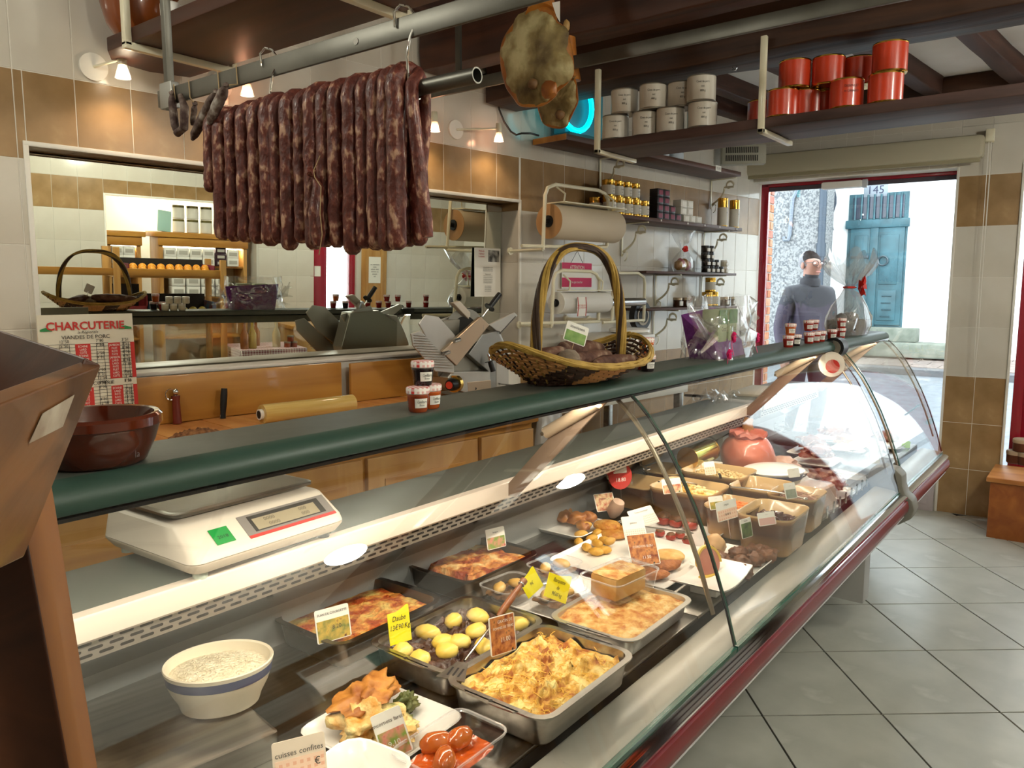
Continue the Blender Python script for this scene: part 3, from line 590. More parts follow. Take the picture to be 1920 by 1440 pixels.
for i in range(48):
    a = 2*math.pi*i/48; M().tube([bshape(a, k/5) for k in range(6)], .0028, 4).obj('stake', DWIL if i % 3 else STRAW, bk)
M().loft([ell(.15,.07,.006,32), ell(.15,.07,.009,32)]).obj('bottom', DWIL, bk)
for k in range(4):
    M().tube([bshape(2*math.pi*i/na, 1)+Vector((.004*math.cos(k*1.57+i*.35), .004*math.sin(k*1.57+i*.35), .006+.004*math.sin(k*1.57+i*.35))) for i in range(na)], .004, 5, closed=True).obj('rim_strand', STRAW, bk)
for k in range(7):
    pts = []
    for i in range(41):
        a = math.pi*i/40; tw = i*.28+k*.9
        x = .185*math.copysign(abs(math.cos(a))**.75, math.cos(a)); z = .06+.275*math.sin(a)**.8
        pts.append((x+.009*math.cos(tw), .009*math.sin(tw)+(-.02), z+.006*math.sin(tw+1)))
    M().tube(pts, .0058, 6).obj('handle_strand', DWIL if k % 3 == 0 else STRAW, bk)
SAL = mat('dry_salami_dark', '#4a2a20', .7, c2='#6e4c3c', ns=30, c3='#9c8672', thr=(.38,.6), bump=.5, bs=50)
SALM = mat('mouldy_salami', '#6b5a4c', .8, c2='#948574', ns=18, c3='#3a241c', thr=(.3,.6), bump=.4, bs=50)
def sal(cx, cy, cz, L, r, rz, m, lab, tilt=0., parent=None):
    n = 12; pts = [((k/n-.5)*L, .012*math.sin(k*.5), 0) for k in range(n+1)]; rs = [r*max(.12, math.sin(math.pi*min(1, max(0, (k+.3)/(n+.6))))**.35) for k in range(n+1)]
    o = M().tube(pts, rs, 12).obj('dry_sausage', m, parent, loc=(cx, cy, cz), rot=(0, tilt, rz)); me = o.data
    for v in me.vertices: v.co += v.normal*(.1*r*noise.noise(v.co*60))
    tag(o, lab, 'sausage', 'dry sausages in the wicker basket'); return o
sal(1.60, 1.06, RZ+.054, .15, .031, .9, SALM, 'short greyish mould-covered sausage at the front left of the basket')
sal(1.75, 1.12, RZ+.072, .24, .026, .12, SAL, 'long dark dry sausage lying highest at the back of the basket', .06)
sal(1.72, 1.07, RZ+.052, .26, .022, .2, SAL, 'dark dry sausage along the middle of the basket')
sal(1.56, 1.11, RZ+.066, .13, .022, -.3, SAL, 'small wrinkled dark sausage at the left end of the basket', -.2)
sal(1.58, 1.02, RZ+.036, .15, .022, .35, SAL, 'thin dark sausage at the front rim of the basket')
sal(1.78, 1.03, RZ+.042, .18, .02, -.1, SAL, 'thin dark sausage in the right end of the basket')
# picture card stuck in the basket
PHOTO = mat('garden_photo', '#4a7a35', .6, c2='#8fae62', ns=22, c3='#c97f72', thr=(.35,.6))
def card(name, label, cat, loc, w, h, rz, tilt=-.2, m=PAPER, pic=None, picf=(0., .6), texts=(), group=None, stick=0., roll=0., border=None, th=.0016):
    t = thing(name, label, cat, loc, rot=(tilt, roll, rz), group=group)
    cb = M().at(RX90).prism([(x, y+stick) for x, y in [(a, b+h/2) for a, b in rrect(w, h, .004, 16)]], -th/2, th/2).obj('board', m, t, smooth=False)
    if pic is not None:
        y0, y1 = stick+h*picf[0]+.002, stick+h*picf[1]-.002
        M().box(-w/2+.003, w/2-.003, -th/2-.0007, -th/2-.0001, y0, y1).obj('print', pic, t, smooth=False)
    for s, sz, dx, fz, mm in texts: text(s, sz, mm, t, (dx, -th/2-.0012, stick+h*fz))
    if stick: M().cyl((0, .001, -.03), (0, .001, stick+.01), .0015, n=6).obj('pin', CHROME, t)
    return t
card('picture_card', 'green picture card on a pin among the basket sausages', 'card', (1.615, 1.06, RZ+.085), .062, .05, -.62, -.2, PAPER, PHOTO, (0,.62), (('saucisson', .011, 0, .8, INK),), roll=.35, stick=.015)
# ---- wrapped gifts
def crumple(o, amp, fr, seed):
    for v in o.data.vertices: v.co += v.normal*(amp*noise.fractal(v.co*fr+Vector((seed,0,0)), 1, 2, 3))
PURP = mat('purple_box', '#571c62', .5, c2='#6b2a76', ns=60); PINK = mat('pink_ribbon', '#d81f6a', .35)
gx = PY(1350, 665, 1.075).x
gf = thing('gift_box', 'cellophane wrapped gift carton with pink ribbons on the green rail', 'gift', (2.57, 1.075, RZ), rz=math.radians(4))
M().hexa([(-.14,-.05,0),(.13,-.05,0),(.13,.055,0),(-.14,.055,0)], [(-.15,-.035,.05),(.14,-.035,.05),(.15,.07,.17),(-.19,.07,.15)]).obj('carton', PURP, gf, bev=.003)
for i, x in enumerate((-.055, .05)):
    b = M().box(x-.045, x+.045, -.03, .03, .02, .165).obj('pouch', mat('pale_green_pouch', '#8d9a74', .6, c2='#a7b18c', ns=14), gf, bev=.006)
    M().box(x-.043, x+.043, -.0312, -.03, .115, .163).obj('pouch_header', mat('leaf_green', '#3f6b38', .5, c2='#5e8a50', ns=30), gf, smooth=False)
    text('Croc', .022, INK, gf, (x, -.033, .098))
w = M(); n = 36
rings = []
for k in range(9):
    t_ = k/8; rings.append([(x*(1.12-.1*t_)+.0, y*(1.25-.2*t_), z) for x, y, z in ell(.165, .075, .0+.21*t_, n, 3.)])
o = w.loft(rings, False, False).obj('cellophane', CELLO, gf); crumple(o, .03, 14, 3.)
for sx in (-1, 1):
    pts = [(sx*.16, 0, .08)]; m2 = M()
    for k in range(7):
        a = k*.9; m2.tube([(sx*.165, -.02, .07), (sx*(.2+.03*math.cos(a)), -.03+.04*math.sin(a), .09+.05*math.sin(a*1.7)), (sx*(.24+.03*math.sin(a)), .02*math.cos(a), .1+.08*math.cos(a))], [.012,.018,.004], 5, flat=(1,.15))
    m2.obj('cellophane_twist', CELLO, gf)
for cx, cz in ((-.1,.075),(-.14,.02),(.17,.06)):
    rb = M()
    for k in range(8):
        a = k*.785; rb.tube([(cx, -.075, cz), (cx+.016*math.cos(a), -.085, cz+.016*math.sin(a)), (cx+.01*math.cos(a+.9), -.078, cz+.01*math.sin(a+.9))], [.004,.006,.003], 5, flat=(1,.3))
    rb.tube([(cx, -.075, cz), (cx-.01, -.08, cz-.03), (cx+.006, -.082, max(.006, cz-.06))], .003, 5, flat=(1,.3)); rb.obj('ribbon', PINK, gf)
# big gift with a red bow near the far end
cg = thing('gift_basket', 'dark gift basket in a tall flared cellophane bag with a red bow', 'gift', (4.28, 1.09, RZ))
M().loft([ell(.13,.07,0,28,3), ell(.155,.085,.03,28,3), ell(.16,.088,.075,28,3), ell(.15,.08,.075,28,3), ell(.14,.072,.02,28,3)]).obj('basket', mat('dark_basket', '#211815', .7, c2='#37271f', ns=40, bump=.5), cg)
for i in range(5): M().blob((-.1+.05*i, .01*(-1)**i, .085), (.03,.03,.03), .2, 2, i).obj('wrapped_good', mat('dark_wrap', '#2c2320', .4, c2='#6e645a', ns=20), cg)
prof = [(1.0,0.0),(1.12,.05),(1.1,.09),(.85,.15),(.5,.2),(.22,.235),(.2,.25),(.5,.29),(.95,.34),(1.25,.4)]
rings = []
for k, (s, z) in enumerate(prof):
    ring = []
    for i in range(48):
        a = 2*math.pi*i/48; f = s*(1+.16*math.sin(a*7+1)*(0 if k < 6 else 1)); zz = z+(.045*math.sin(a*5+2)*(k-6)/3 if k > 6 else 0); ring.append((.155*f*math.cos(a), .095*f*math.sin(a)-.0, zz))
    rings.append(ring)
o = M().loft(rings, False, False).obj('cellophane_bag', glassy('frosted_cello', (.95,.95,.95), .14, .08, haze=.2), cg); crumple(o, .012, 22, 9.)
BOWR = mat('red_bow', '#d4281c', .35); bw_ = M()
for k in range(7):
    a = k*.9; bw_.tube([(.01,-.04,.242), (.05*math.cos(a)+.03, -.06, .25+.045*math.sin(a)), (.03, -.05, .25)], [.006,.02,.008], 5, flat=(1,.2))
bw_.tube([(.035*math.cos(a_/6*6.283), .028*math.sin(a_/6*6.283), .243) for a_ in range(6)], .006, 6, closed=True); bw_.obj('bow', BOWR, cg)
# ================================================================ SCALE ON THE SERVICE SHELF
sc_ = thing('shop_scale', 'white electronic shop scale with a steel platter on the service shelf', 'scale', (.905, 1.475, 1.004), rz=math.radians(2)); sc_.scale = (1, 1, .76)
SCW = mat('scale_white', '#e4dccf', .4)
M().loft([rr3(.35,.31,.02,.022), rr3(.375,.335,.025,.045), rr3(.375,.335,.025,.05)]).obj('lower_shell', mat('scale_beige', '#cfc5b5', .45), sc_)
M().loft([[(x, y-(0 if y > 0 else 0), .052) for x, y in rrect(.375,.335,.025)], [(x*.985, y if y > 0 else y*.97, .07) for x, y in rrect(.375,.335,.025)], [(x*.95, y if y > 0 else y*.62, .125) for x, y in rrect(.375,.335,.03)], [(x*.92, (y if y > 0 else y*.58), .13) for x, y in rrect(.375,.335,.03)]]).obj('upper_shell', SCW, sc_)
for sx in (-1, 1):
    for sy in (-1, 1): M().lathe([(0,0),(.014,0),(.014,.02),(.008,.024),(0,.024)], 12, (sx*.15, sy*.13, 0)).obj('foot', BLACK if sx > 0 else mat('green_grey_foot', '#b9c6ba', .5), sc_)
M().loft([rr3(.33,.235,.02,.142), rr3(.345,.25,.025,.146), rr3(.345,.25,.025,.153), rr3(.325,.23,.02,.156), rr3(.31,.215,.02,.1525)]).obj('platter', mat('platter_steel', '#8d8a84', .33, 1.), sc_, loc=(.0, .04, 0))
# inclined display on the front face
fa0, fa1 = Vector((0,-.162,.072)), Vector((0,-.104,.125)); up_ = (fa1-fa0).normalized(); nrm = Vector((0,-up_.z,up_.y)); tilt_ = math.atan2(up_.z, up_.y)
def onface(x, s, o): return Vector((x, 0, 0))+fa0+up_*s+nrm*o
def fquad(m, x0, x1, s0, s1, o, name, par=sc_): return M().hexa([onface(x0,s0,o-.002),onface(x1,s0,o-.002),onface(x1,s1,o-.002),onface(x0,s1,o-.002)], [onface(x0,s0,o),onface(x1,s0,o),onface(x1,s1,o),onface(x0,s1,o)]).obj(name, m, par, smooth=False)
dp_ = fquad(mat('display_grey', '#8a8683', .4), -.055, .165, .006, .07, .001, 'display_frame'); fquad(RED, -.055, .165, .004, .012, .0016, 'red_stripe')
fquad(mat('display_black', '#3a3836', .4), -.035, .145, .018, .064, .0017, 'display_surround'); fquad(mat('lcd', '#a79d84', .35), -.028, .13, .021, .054, .0024, 'lcd')
for s, x, y in (('0000', .015, .029), ('0000', .01, .045), ('000', .095, .045), ('000', .095, .03)): text(s, .0135, mat('lcd_digit', '#5d5849', .5), sc_, onface(x, y, .0028), (tilt_, 0, 0))
fquad(mat('inspection_green', '#1d9a46', .5), -.125, -.085, .012, .056, .0022, 'green_sticker'); text('2018', .012, INK, sc_, onface(-.105, .03, .0028), (tilt_, 0, 0))
# ================================================================ FOOD IN THE DISPLAY COUNTER
DZ = .7005
def depth(p): return (Vector(p)-CAM).dot(FWD)
def food(name, label, cat, m, mm, loc, rz=0., group=None, sharp=70):
    o = m.obj(name, mm, None, loc=loc, rot=(0,0,rz), sharp=sharp); return tag(o, label, cat, group)
def nz(x, y, s=1., seed=0.): return noise.fractal(Vector((x*s, y*s, seed)), 1., 2., 4)
def steel_tray(loc, w, d, h, label, rz=0., m=STEEL, rc=.03, fl=.012, tabs=True, name='roasting_tin', cat='tray'):
    t = thing(name, label, cat, loc, rz)
    N = 40
    M().loft([rr3(w-2*fl-.03,d-2*fl-.03,rc*.8,0,N), rr3(w-2*fl-.014,d-2*fl-.014,rc,.008,N), rr3(w-2*fl,d-2*fl,rc,h-.004,N), rr3(w,d,rc+fl,h-.001,N), rr3(w,d,rc+fl,h+.002,N), rr3(w-2*fl-.004,d-2*fl-.004,rc,h+.002,N),
              rr3(w-2*fl-.016,d-2*fl-.016,rc,.011,N), rr3(w-2*fl-.035,d-2*fl-.035,rc*.8,.004,N)]).obj('pan', m, t, sharp=50)
    if tabs:
        for sx in (-1, 1):
            M().prism([(sx*(w/2-.004), -d*.26), (sx*(w/2+.004), -d*.22), (sx*(w/2+.007), 0), (sx*(w/2+.004), d*.22), (sx*(w/2-.004), d*.26)], h-.001, h+.002).obj('handle_tab', m, t, smooth=False)
            M().cyl((sx*(w/2-.002), 0, h+.0017), (sx*(w/2-.002), 0, h+.0026), .0045, n=12).obj('hanging_hole', DARK, t)
    return t
def white_tray(loc, w, d, h, label, rz=0., name='serving_tray', m=PLASTIC):
    t = thing(name, label, 'tray', loc, rz); N = 32
    M().loft([rr3(w-.04,d-.04,.02,0,N), rr3(w-.012,d-.012,.028,h*.6,N), rr3(w,d,.03,h,N), rr3(w-.004,d-.004,.03,h+.002,N), rr3(w-.022,d-.022,.026,h*.6,N), rr3(w-.045,d-.045,.02,.004,N)]).obj('tray_body', m, t, sharp=60); return t
def clear_box(loc, w, d, h, label, rz=0., mt=None, name='plastic_tub'):
    t = thing(name, label, 'tub', loc, rz); N = 32; m = mt or CLEAR
    M().loft([rr3(w*.82,d*.82,.015,.001,N), rr3(w*.86,d*.86,.02,.006,N), rr3(w*.95,d*.95,.022,h-.004,N)], True, False).obj('tub_wall', m, t, sharp=60)
    M().loft([rr3(w*.95,d*.95,.022,h-.004,N), rr3(w,d,.025,h-.002,N), rr3(w,d,.025,h+.001,N), rr3(w*.95,d*.95,.022,h+.001,N)], False, False).obj('tub_rim', glassy('tub_rim', (.95,.95,.95), .1, .1, haze=.25), t); return t
GRAT = mat('browned_gratin', '#a3591a', .55, c2='#dcab4c', ns=34, c3='#f0d68a', thr=(.35,.5), bump=.7, bs=70, sss=.05)
FLAN = mat('courgette_flan', '#b24a18', .5, c2='#dd9140', ns=20, c3='#eac46c', thr=(.42,.52), bump=1., bs=70)
LASA = mat('lasagne_top', '#973a15', .5, c2='#d58a3e', ns=18, c3='#efcd8c', thr=(.42,.53), bump=.9, bs=60)
DAUB = mat('daube_stew', '#2c1712', .35, c2='#4e3128', ns=30, c3='#7c5b4a', thr=(.35,.6), bump=.8, bs=60, coat=.2)
POTA = mat('boiled_potato', '#e3be48', .4, c2='#f0d880', ns=10, coat=.2, bump=.15, sss=.05)
FLAT = mat('flat_gratin', '#b96c24', .55, c2='#dfb068', ns=30, c3='#eccf92', thr=(.36,.54), bump=.9, bs=130)
RICE = mat('boiled_rice', '#e9dfc6', .5, c2='#d8ccae', ns=60, bump=.5, bs=160)
# steel platform and rice bowl
pf = tag(M().loft([rr3(.42,.5,.008,0,16), rr3(.42,.5,.008,.048,16), rr3(.41,.49,.008,.05,16)]).obj('steel_stand', STEEL, loc=(.615,1.425,DZ), rot=(0,0,-.14)), 'low stainless steel stand under the rice bowl', 'stand')
bz = DZ+.0505
t = thing('rice_bowl', 'oval cream plastic bowl with a dark blue band on the steel stand', 'bowl', (.775,1.315,bz), rz=math.radians(-30))
BOWLC = mat('cream_plastic', '#e0d6bf', .35, coat=.2); NAVY = mat('navy_band', '#26305f', .35)
M().loft([ell(.066,.054,0,44), ell(.072,.06,.004,44), ell(.077,.065,.02,44), ell(.09,.076,.045,44), ell(.096,.081,.062,44)], True, False).obj('bowl', BOWLC, t)
M().loft([ell(.0965,.0815,.062,44), ell(.0995,.0845,.08,44)], False, False).obj('blue_band', NAVY, t)
M().loft([ell(.0995,.0845,.08,44), ell(.1015,.0865,.088,44), ell(.1,.085,.0905,44), ell(.0955,.081,.088,44), ell(.09,.076,.06,44), ell(.06,.05,.02,44)], False, True).obj('rim', BOWLC, t)
m = M(); rs_ = random.Random(3)
m.mound(.186,.156,.078, lambda x, y, k: .012*(1-k*k)+.003*nz(x, y, 60), 16, 40)
for i in range(420):
    a, r = rs_.random()*6.283, math.sqrt(rs_.random())*.95; x, y = .088*r*math.cos(a), .074*r*math.sin(a); z = .012*(1-r*r)+.003*nz(x, y, 60)+.0012; b = rs_.random()*6.283; dx, dy = .0038*math.cos(b), .0038*math.sin(b); px_, py_ = -dy*.3, dx*.3
    m.add([(x-dx,y-dy,z),(x+px_,y+py_,z+.001),(x+dx,y+dy,z),(x-px_,y-py_,z+.001),(x,y,z+.0022)], [(0,1,4),(1,2,4),(2,3,4),(3,0,4)])
o = food('cooked_rice', 'white boiled rice filling the blue banded oval bowl', 'rice', m, RICE, (.775,1.315,bz+.07), math.radians(-30)); o['kind'] = 'stuff'
# four steel tins
steel_tray((1.25,.885,DZ), .35, .262, .068, 'steel tin of potato gratin, nearest the front glass')
m = M().mound(.305,.22,.03, lambda x, y, k: .012+(.034*max(0, nz(x, y, 30, 2.))+.02*abs(nz(x, y, 62, 5.)))*(1-.5*k**6), 26, 72)
food('potato_gratin', 'golden potato gratin with browned peaks in the front steel tin', 'gratin', m, GRAT, (1.25,.885,DZ+.036))
rs_ = random.Random(5)
m = M()
for i in range(260):
    x, y = (rs_.random()-.5)*.28, (rs_.random()-.5)*.2; z = .012+.034*max(0, nz(x, y, 30, 2.))+.02*abs(nz(x, y, 62, 5.)); a = rs_.random()*6.28; l = .006+.008*rs_.random()
    m.tube([(x-l*math.cos(a), y-l*math.sin(a), z+.001), (x, y, z+.004), (x+l*math.cos(a+.4), y+l*math.sin(a+.4), z+.001)], .0009, 4)
o = food('grated_cheese', 'melted cheese shreds over the potato gratin', 'cheese', m, mat('melted_cheese', '#e8b84a', .45), (1.25,.885,DZ+.036)); o['kind'] = 'stuff'
steel_tray((1.275,1.14,DZ), .35, .262, .066, 'steel tin of dark beef daube with boiled potatoes, second from the glass')
m = M().mound(.305,.22,.03, lambda x, y, k: .016*nz(x, y, 40, 8.)+.01*nz(x, y, 90, 3.), 28, 72)
food('beef_daube', 'dark brown beef stew in the steel tin with yellow potatoes', 'stew', m, DAUB, (1.275,1.14,DZ+.044))
PP = [(750,1218),(783,1232),(802,1180),(830,1198),(850,1158),(896,1150),(862,1198),(893,1178),(908,1208),(838,1215),(970,1165),(800,1192)]
pl_ = lr([q[0] for q in PP[:11]])
for i, (u, v) in enumerate(PP[:11]):
    p = PZ(u, v, DZ+.06); p.x = min(max(p.x, 1.14), 1.42); p.y = min(max(p.y, 1.04), 1.245)
    food('boiled_potato', 'yellow boiled potato in the dark daube, %s from the left' % pl_[i], 'potato', M().blob((0,0,0), (.027+.004*(i % 3), .022+.003*(i % 2), .018), .16, 1.6, i+2, 2), POTA, (p.x, p.y, DZ+.053), i*.9, 'boiled potatoes in the daube')
steel_tray((1.22,1.42,DZ), .35, .262, .066, 'dark steel tin of courgette flan against the back panel', m=mat('dark_tin', '#6d665f', .32, 1.))
m = M().mound(.31,.222,.03, lambda x, y, k: .004*nz(x, y, 40, 1.)+.003*nz(x, y, 120, 3.)-.004*k**8, 20, 56)
food('courgette_flan', 'orange browned courgette flan in the tin by the back panel', 'flan', m, FLAN, (1.22,1.42,DZ+.05))
steel_tray((1.665,1.435,DZ), .335, .265, .066, 'steel tin of lasagne with one corner cut away', m=mat('dark_tin', '#6d665f', .32, 1.))
m = M().mound(.29,.222,.03, lambda x, y, k: (.006*nz(x, y, 24, 4.)+.004*nz(x, y, 80, 3.))+(-.024 if x < -.085-.03*nz(y, 1, 20) or (x < -.02 and y < -.07) else 0), 26, 64)
food('lasagne', 'red and gold lasagne with one corner taken in its tin', 'lasagne', m, LASA, (1.665,1.435,DZ+.05))
# spatula with wooden handle across the daube
p0, p1 = PZ(985, 1085, .86), PZ(935, 1155, .80); p2 = PZ(868, 1243, .775)
sp = thing('slotted_spatula', 'slotted steel spatula with a turned wooden handle leaning on the daube tin', 'spatula', (0,0,0))
d = (p1-p0).normalized(); q = p2+(p2-p1).normalized()*0
M().tube([p0+d*s for s in (0,.004,.012,.018,.022,.03,.06,.1,.118)], [.003,.009,.0095,.006,.005,.007,.0085,.009,.006], 12).obj('handle', wood('turned_wood', '#7a4422', '#96592f', 3, 'Z', .4, coat=.4), sp)
pe = p0+d*.116; M().tube([pe, pe+(p2-pe)*.96], .0028, 8).obj('shaft', CHROME, sp)
M().tube([p0+d*.016, p0+d*.0195], .0085, 12).obj('ferrule', CHROME, sp)
sd = (p2-pe).normalized(); sx_ = Vector((0,0,1)).cross(sd).normalized(); e1 = p2+sd*.06
M().hexa([p2-sx_*.012, p2+sx_*.012, e1+sx_*.032, e1-sx_*.032], [v+Vector((0,0,.0015)) for v in (p2-sx_*.012, p2+sx_*.012, e1+sx_*.032, e1-sx_*.032)]).obj('blade', STEEL, sp, smooth=False)
for k in (-1, 0, 1):
    c = p2+sd*.035+sx_*(k*.012); M().hexa([c-sd*.014-sx_*.002+Vector((0,0,.0015)), c-sd*.014+sx_*.002+Vector((0,0,.0015)), c+sd*.014+sx_*.002+Vector((0,0,.0015)), c+sd*.014-sx_*.002+Vector((0,0,.0015))], [c-sd*.014-sx_*.002+Vector((0,0,.002)), c-sd*.014+sx_*.002+Vector((0,0,.002)), c+sd*.014+sx_*.002+Vector((0,0,.002)), c+sd*.014-sx_*.002+Vector((0,0,.002))]).obj('slot', DARK, sp, smooth=False)
# white plate with omelette cake
white_tray((.96,1.06,DZ), .235, .235, .016, 'square white plate holding a broken vegetable omelette', .05)
OMEL = mat('omelette', '#c98e3c', .55, c2='#e4cf8e', ns=30, c3='#59642e', thr=(.36,.6), bump=.6, bs=80); OMB = mat('omelette_crust', '#8a4a1a', .55, c2='#c9893a', ns=20, c3='#e2c682', bump=.5)
for i, (dx, dy, dz, r, lab, mm) in enumerate(((-.035,.0,.03,(.045,.05,.028),'larger front piece of broken omelette on the square plate',OMEL),(.01,.05,.045,(.06,.035,.022),'browned upper piece of broken omelette on the square plate',OMB),(-.01,-.05,.02,(.035,.03,.014),'flat crumbled piece of omelette at the front of the square plate',OMEL),(.065,.0,.022,(.022,.016,.018),'small green leafy scrap on the square plate',mat('chard_green', '#3e4a22', .5, c2='#6d6f3c', ns=20)))):
    food('omelette_piece', lab, 'omelette', M().blob((0,0,0), [q*1.25 for q in r], .6, 2.0, i+1, 4, flatb=True), mm, (.96+dx, 1.06+dy, DZ+dz+.004), .4, 'omelette pieces on the square plate')
# clear tub of glazed confit, white bowl, cards in the near corner
clear_box((.945,.868,DZ), .19, .13, .06, 'clear plastic tub of orange stuffed squid at the near front')
food('tomato_sauce', 'orange tomato sauce in the clear tub at the near front', 'sauce', M().mound(.15,.096,.02, lambda x, y, k: .006*nz(x, y, 40, 2.), 12, 40), mat('tomato_sauce', '#9c3410', .18, c2='#c9581a', ns=20, coat=.6, bump=.2), (.945,.868,DZ+.03))
for i, (dx, dy, lab) in enumerate(((-.03,-.012,'glossy orange stuffed squid lying at the left of the clear tub'),(.035,.012,'glossy orange stuffed squid lying at the right of the clear tub'),(0.,.035,'glossy orange stuffed squid at the back of the clear tub'))):
    food('stuffed_squid', lab, 'squid', M().blob((0,0,0), (.032,.02,.02), .12, 1.6, i+5, 3), mat('glazed_squid', '#a8440f', .12, c2='#cf7024', ns=12, coat=.8), (.945+dx,.868+dy,DZ+.042), .5-.5*i, 'stuffed squid in the clear tub')
t = thing('white_dish', 'plain white plastic dish cut off at the bottom edge', 'dish', (.765,.93,DZ), rz=.12); N = 36
M().loft([rr3(.15,.12,.03,0,N), rr3(.165,.13,.035,.01,N), rr3(.19,.15,.04,.06,N), rr3(.192,.152,.04,.064,N), rr3(.182,.142,.038,.062,N), rr3(.15,.115,.03,.012,N)]).obj('dish_body', PLASTIC, t, sharp=60)
def pcard(name, label, u, v, wpx, hpx, z, **k):
    """card whose bottom middle shows at pixel u,v, standing at height z"""
    p = PZ(u, v, z); dd = depth(p); s = dd/F; k.setdefault('rz', -.25); k.setdefault('tilt', -.22); k.setdefault('cat', 'price card'); cat = k.pop('cat')
    return card(name, label, cat, p, wpx*s*1.04, hpx*s*1.06, k.pop('rz'), k.pop('tilt'), **k)
GINGO = checker('orange_gingham_print', '#d9825c', '#f0cdb4', 90.); GINGP = checker('pink_gingham_print', '#d98878', '#f4e2d6', 130.)
PICS = [mat('dish_photo_a', '#6f7a2c', .6, c2='#c9a63c', ns=60, c3='#5d2c1a', thr=(.35,.6)), mat('dish_photo_b', '#b3402a', .6, c2='#e0c79a', ns=60, c3='#3d5a24', thr=(.35,.6)), mat('dish_photo_c', '#7a2a18', .6, c2='#d28a4a', ns=60, c3='#2b2a2a', thr=(.35,.6)), mat('dish_photo_d', '#7c9c42', .6, c2='#d98f7c', ns=50, c3='#a52c3c', thr=(.4,.6))]
p = PZ(565, 1462, .735); card('price_card', 'orange gingham price card reading cuisses confites at the bottom edge', 'price card', (.715,.985,.752), .085, .062, -.45, -.25, m=mat('pale_card', '#e9d8c4', .6), pic=GINGO, picf=(0,.55), texts=(('cuisses confites', .0125, 0, .66, INK), ('€', .016, .028, .3, INK)), stick=.012)
pcard('price_card', 'green and pink picture card reading encornets farcis on the square plate', 748, 1418, 56, 82, .735, rz=-.55, tilt=-.3, pic=PICS[3], picf=(0,.62), texts=(('encornets farcis', .0095, 0, .78, INK), ('9.10', .013, 0, .3, PAPER)), roll=-.25)
pcard('price_card', 'picture card reading flan de courgette standing in the orange flan', 628, 1200, 66, 58, .76, pic=PICS[0], picf=(0,.68), texts=(('FLAN DE COURGETTE', .0072, 0, .84, INK), ('8.20', .013, .008, .4, INK)))
pcard('price_card', 'green and pink picture card standing in the lasagne', 932, 1028, 42, 36, .765, pic=PICS[3], picf=(0,.6), texts=(('lasagne', .0072, 0, .8, INK),))
pcard('price_card', 'picture card reading gratin de pommes de terre behind the golden gratin', 945, 1225, 66, 66, .775, pic=PICS[2], picf=(0,1.), texts=(('GRATIN DE', .009, .008, .84, PAPER), ('POMMES DE TERRE', .0075, .002, .68, PAPER), ('11.00', .014, .006, .36, PAPER)), rz=-.1, roll=.12)
def ycard(u, v, wpx, hpx, z, label, lines, rz=-.25, roll=0.):
    p = PZ(u, v, z); s = depth(p)/F; w, h = wpx*s, hpx*s; t = thing('price_card', label, 'price card', p, rot=(-.18, roll, rz))
    M().at(RX90).prism([(-w/2,0),(w/2,0),(w/2,h*.98),(w*.42,h),(w*.1,h*.9),(-w*.1,h*.86),(-w/2,h*.86)], -.0008, .0008).obj('board', YELLOW, t, smooth=False)
    for i, s_ in enumerate(lines): text(s_, h*.2, INK, t, (0, -.0016, h*(.68-.24*i)), sx=.8, shear=.25)
ycard(752, 1205, 46, 68, .765, 'yellow card handwritten Daube in the potato stew tin', ('Daube', '13€90.Kg'))
ycard(1040, 1125, 62, 52, .775, 'handwritten yellow card with a dog shaped edge, the front one of two', ('Barquette', 'de', '9€60 kg'), roll=.5)
ycard(1005, 1110, 40, 45, .775, 'handwritten yellow card partly hidden behind the front one', ('', '9€'), roll=-.45)
# tubs of mushrooms and potatoes
MUSH = mat('mushroom_brown', '#4a3020', .4, c2='#8c6a48', ns=24, c3='#c9ad80', bump=.5, coat=.2); WAXP = mat('waxy_potato', '#c79a4c', .4, c2='#dcbc7c', ns=10, coat=.2)
white_tray((1.71,1.17,DZ), .30, .25, .012, 'white tray under the tubs of mushroom stew', 0)
for i, (x, y, lab) in enumerate(((1.60,1.245,'left rear'),(1.635,1.115,'front'),(1.80,1.235,'right rear'))):
    clear_box((x, y, DZ+.0125), .15, .115, .045, 'clear tub of mushroom and potato stew, %s of the three' % lab, -.1, name='plastic_tub')
    food('mushroom_stew', 'sliced mushrooms in the %s clear tub' % lab, 'stew', M().mound(.12,.09,.018, lambda a, b, k: .008*nz(a, b, 60, i+2.), 12, 36), MUSH, (x, y, DZ+.034), -.1)
    for j in range(2): food('potato_piece', 'pale potato piece in the %s tub, %s' % (lab, ['left one', 'right one'][j]), 'potato', M().blob((0,0,0), (.03,.017,.014), .15, 1.5, i*3+j, 2), WAXP, (x-.03+.055*j, y+.012-.02*j, DZ+.049), .5+j*1.2)
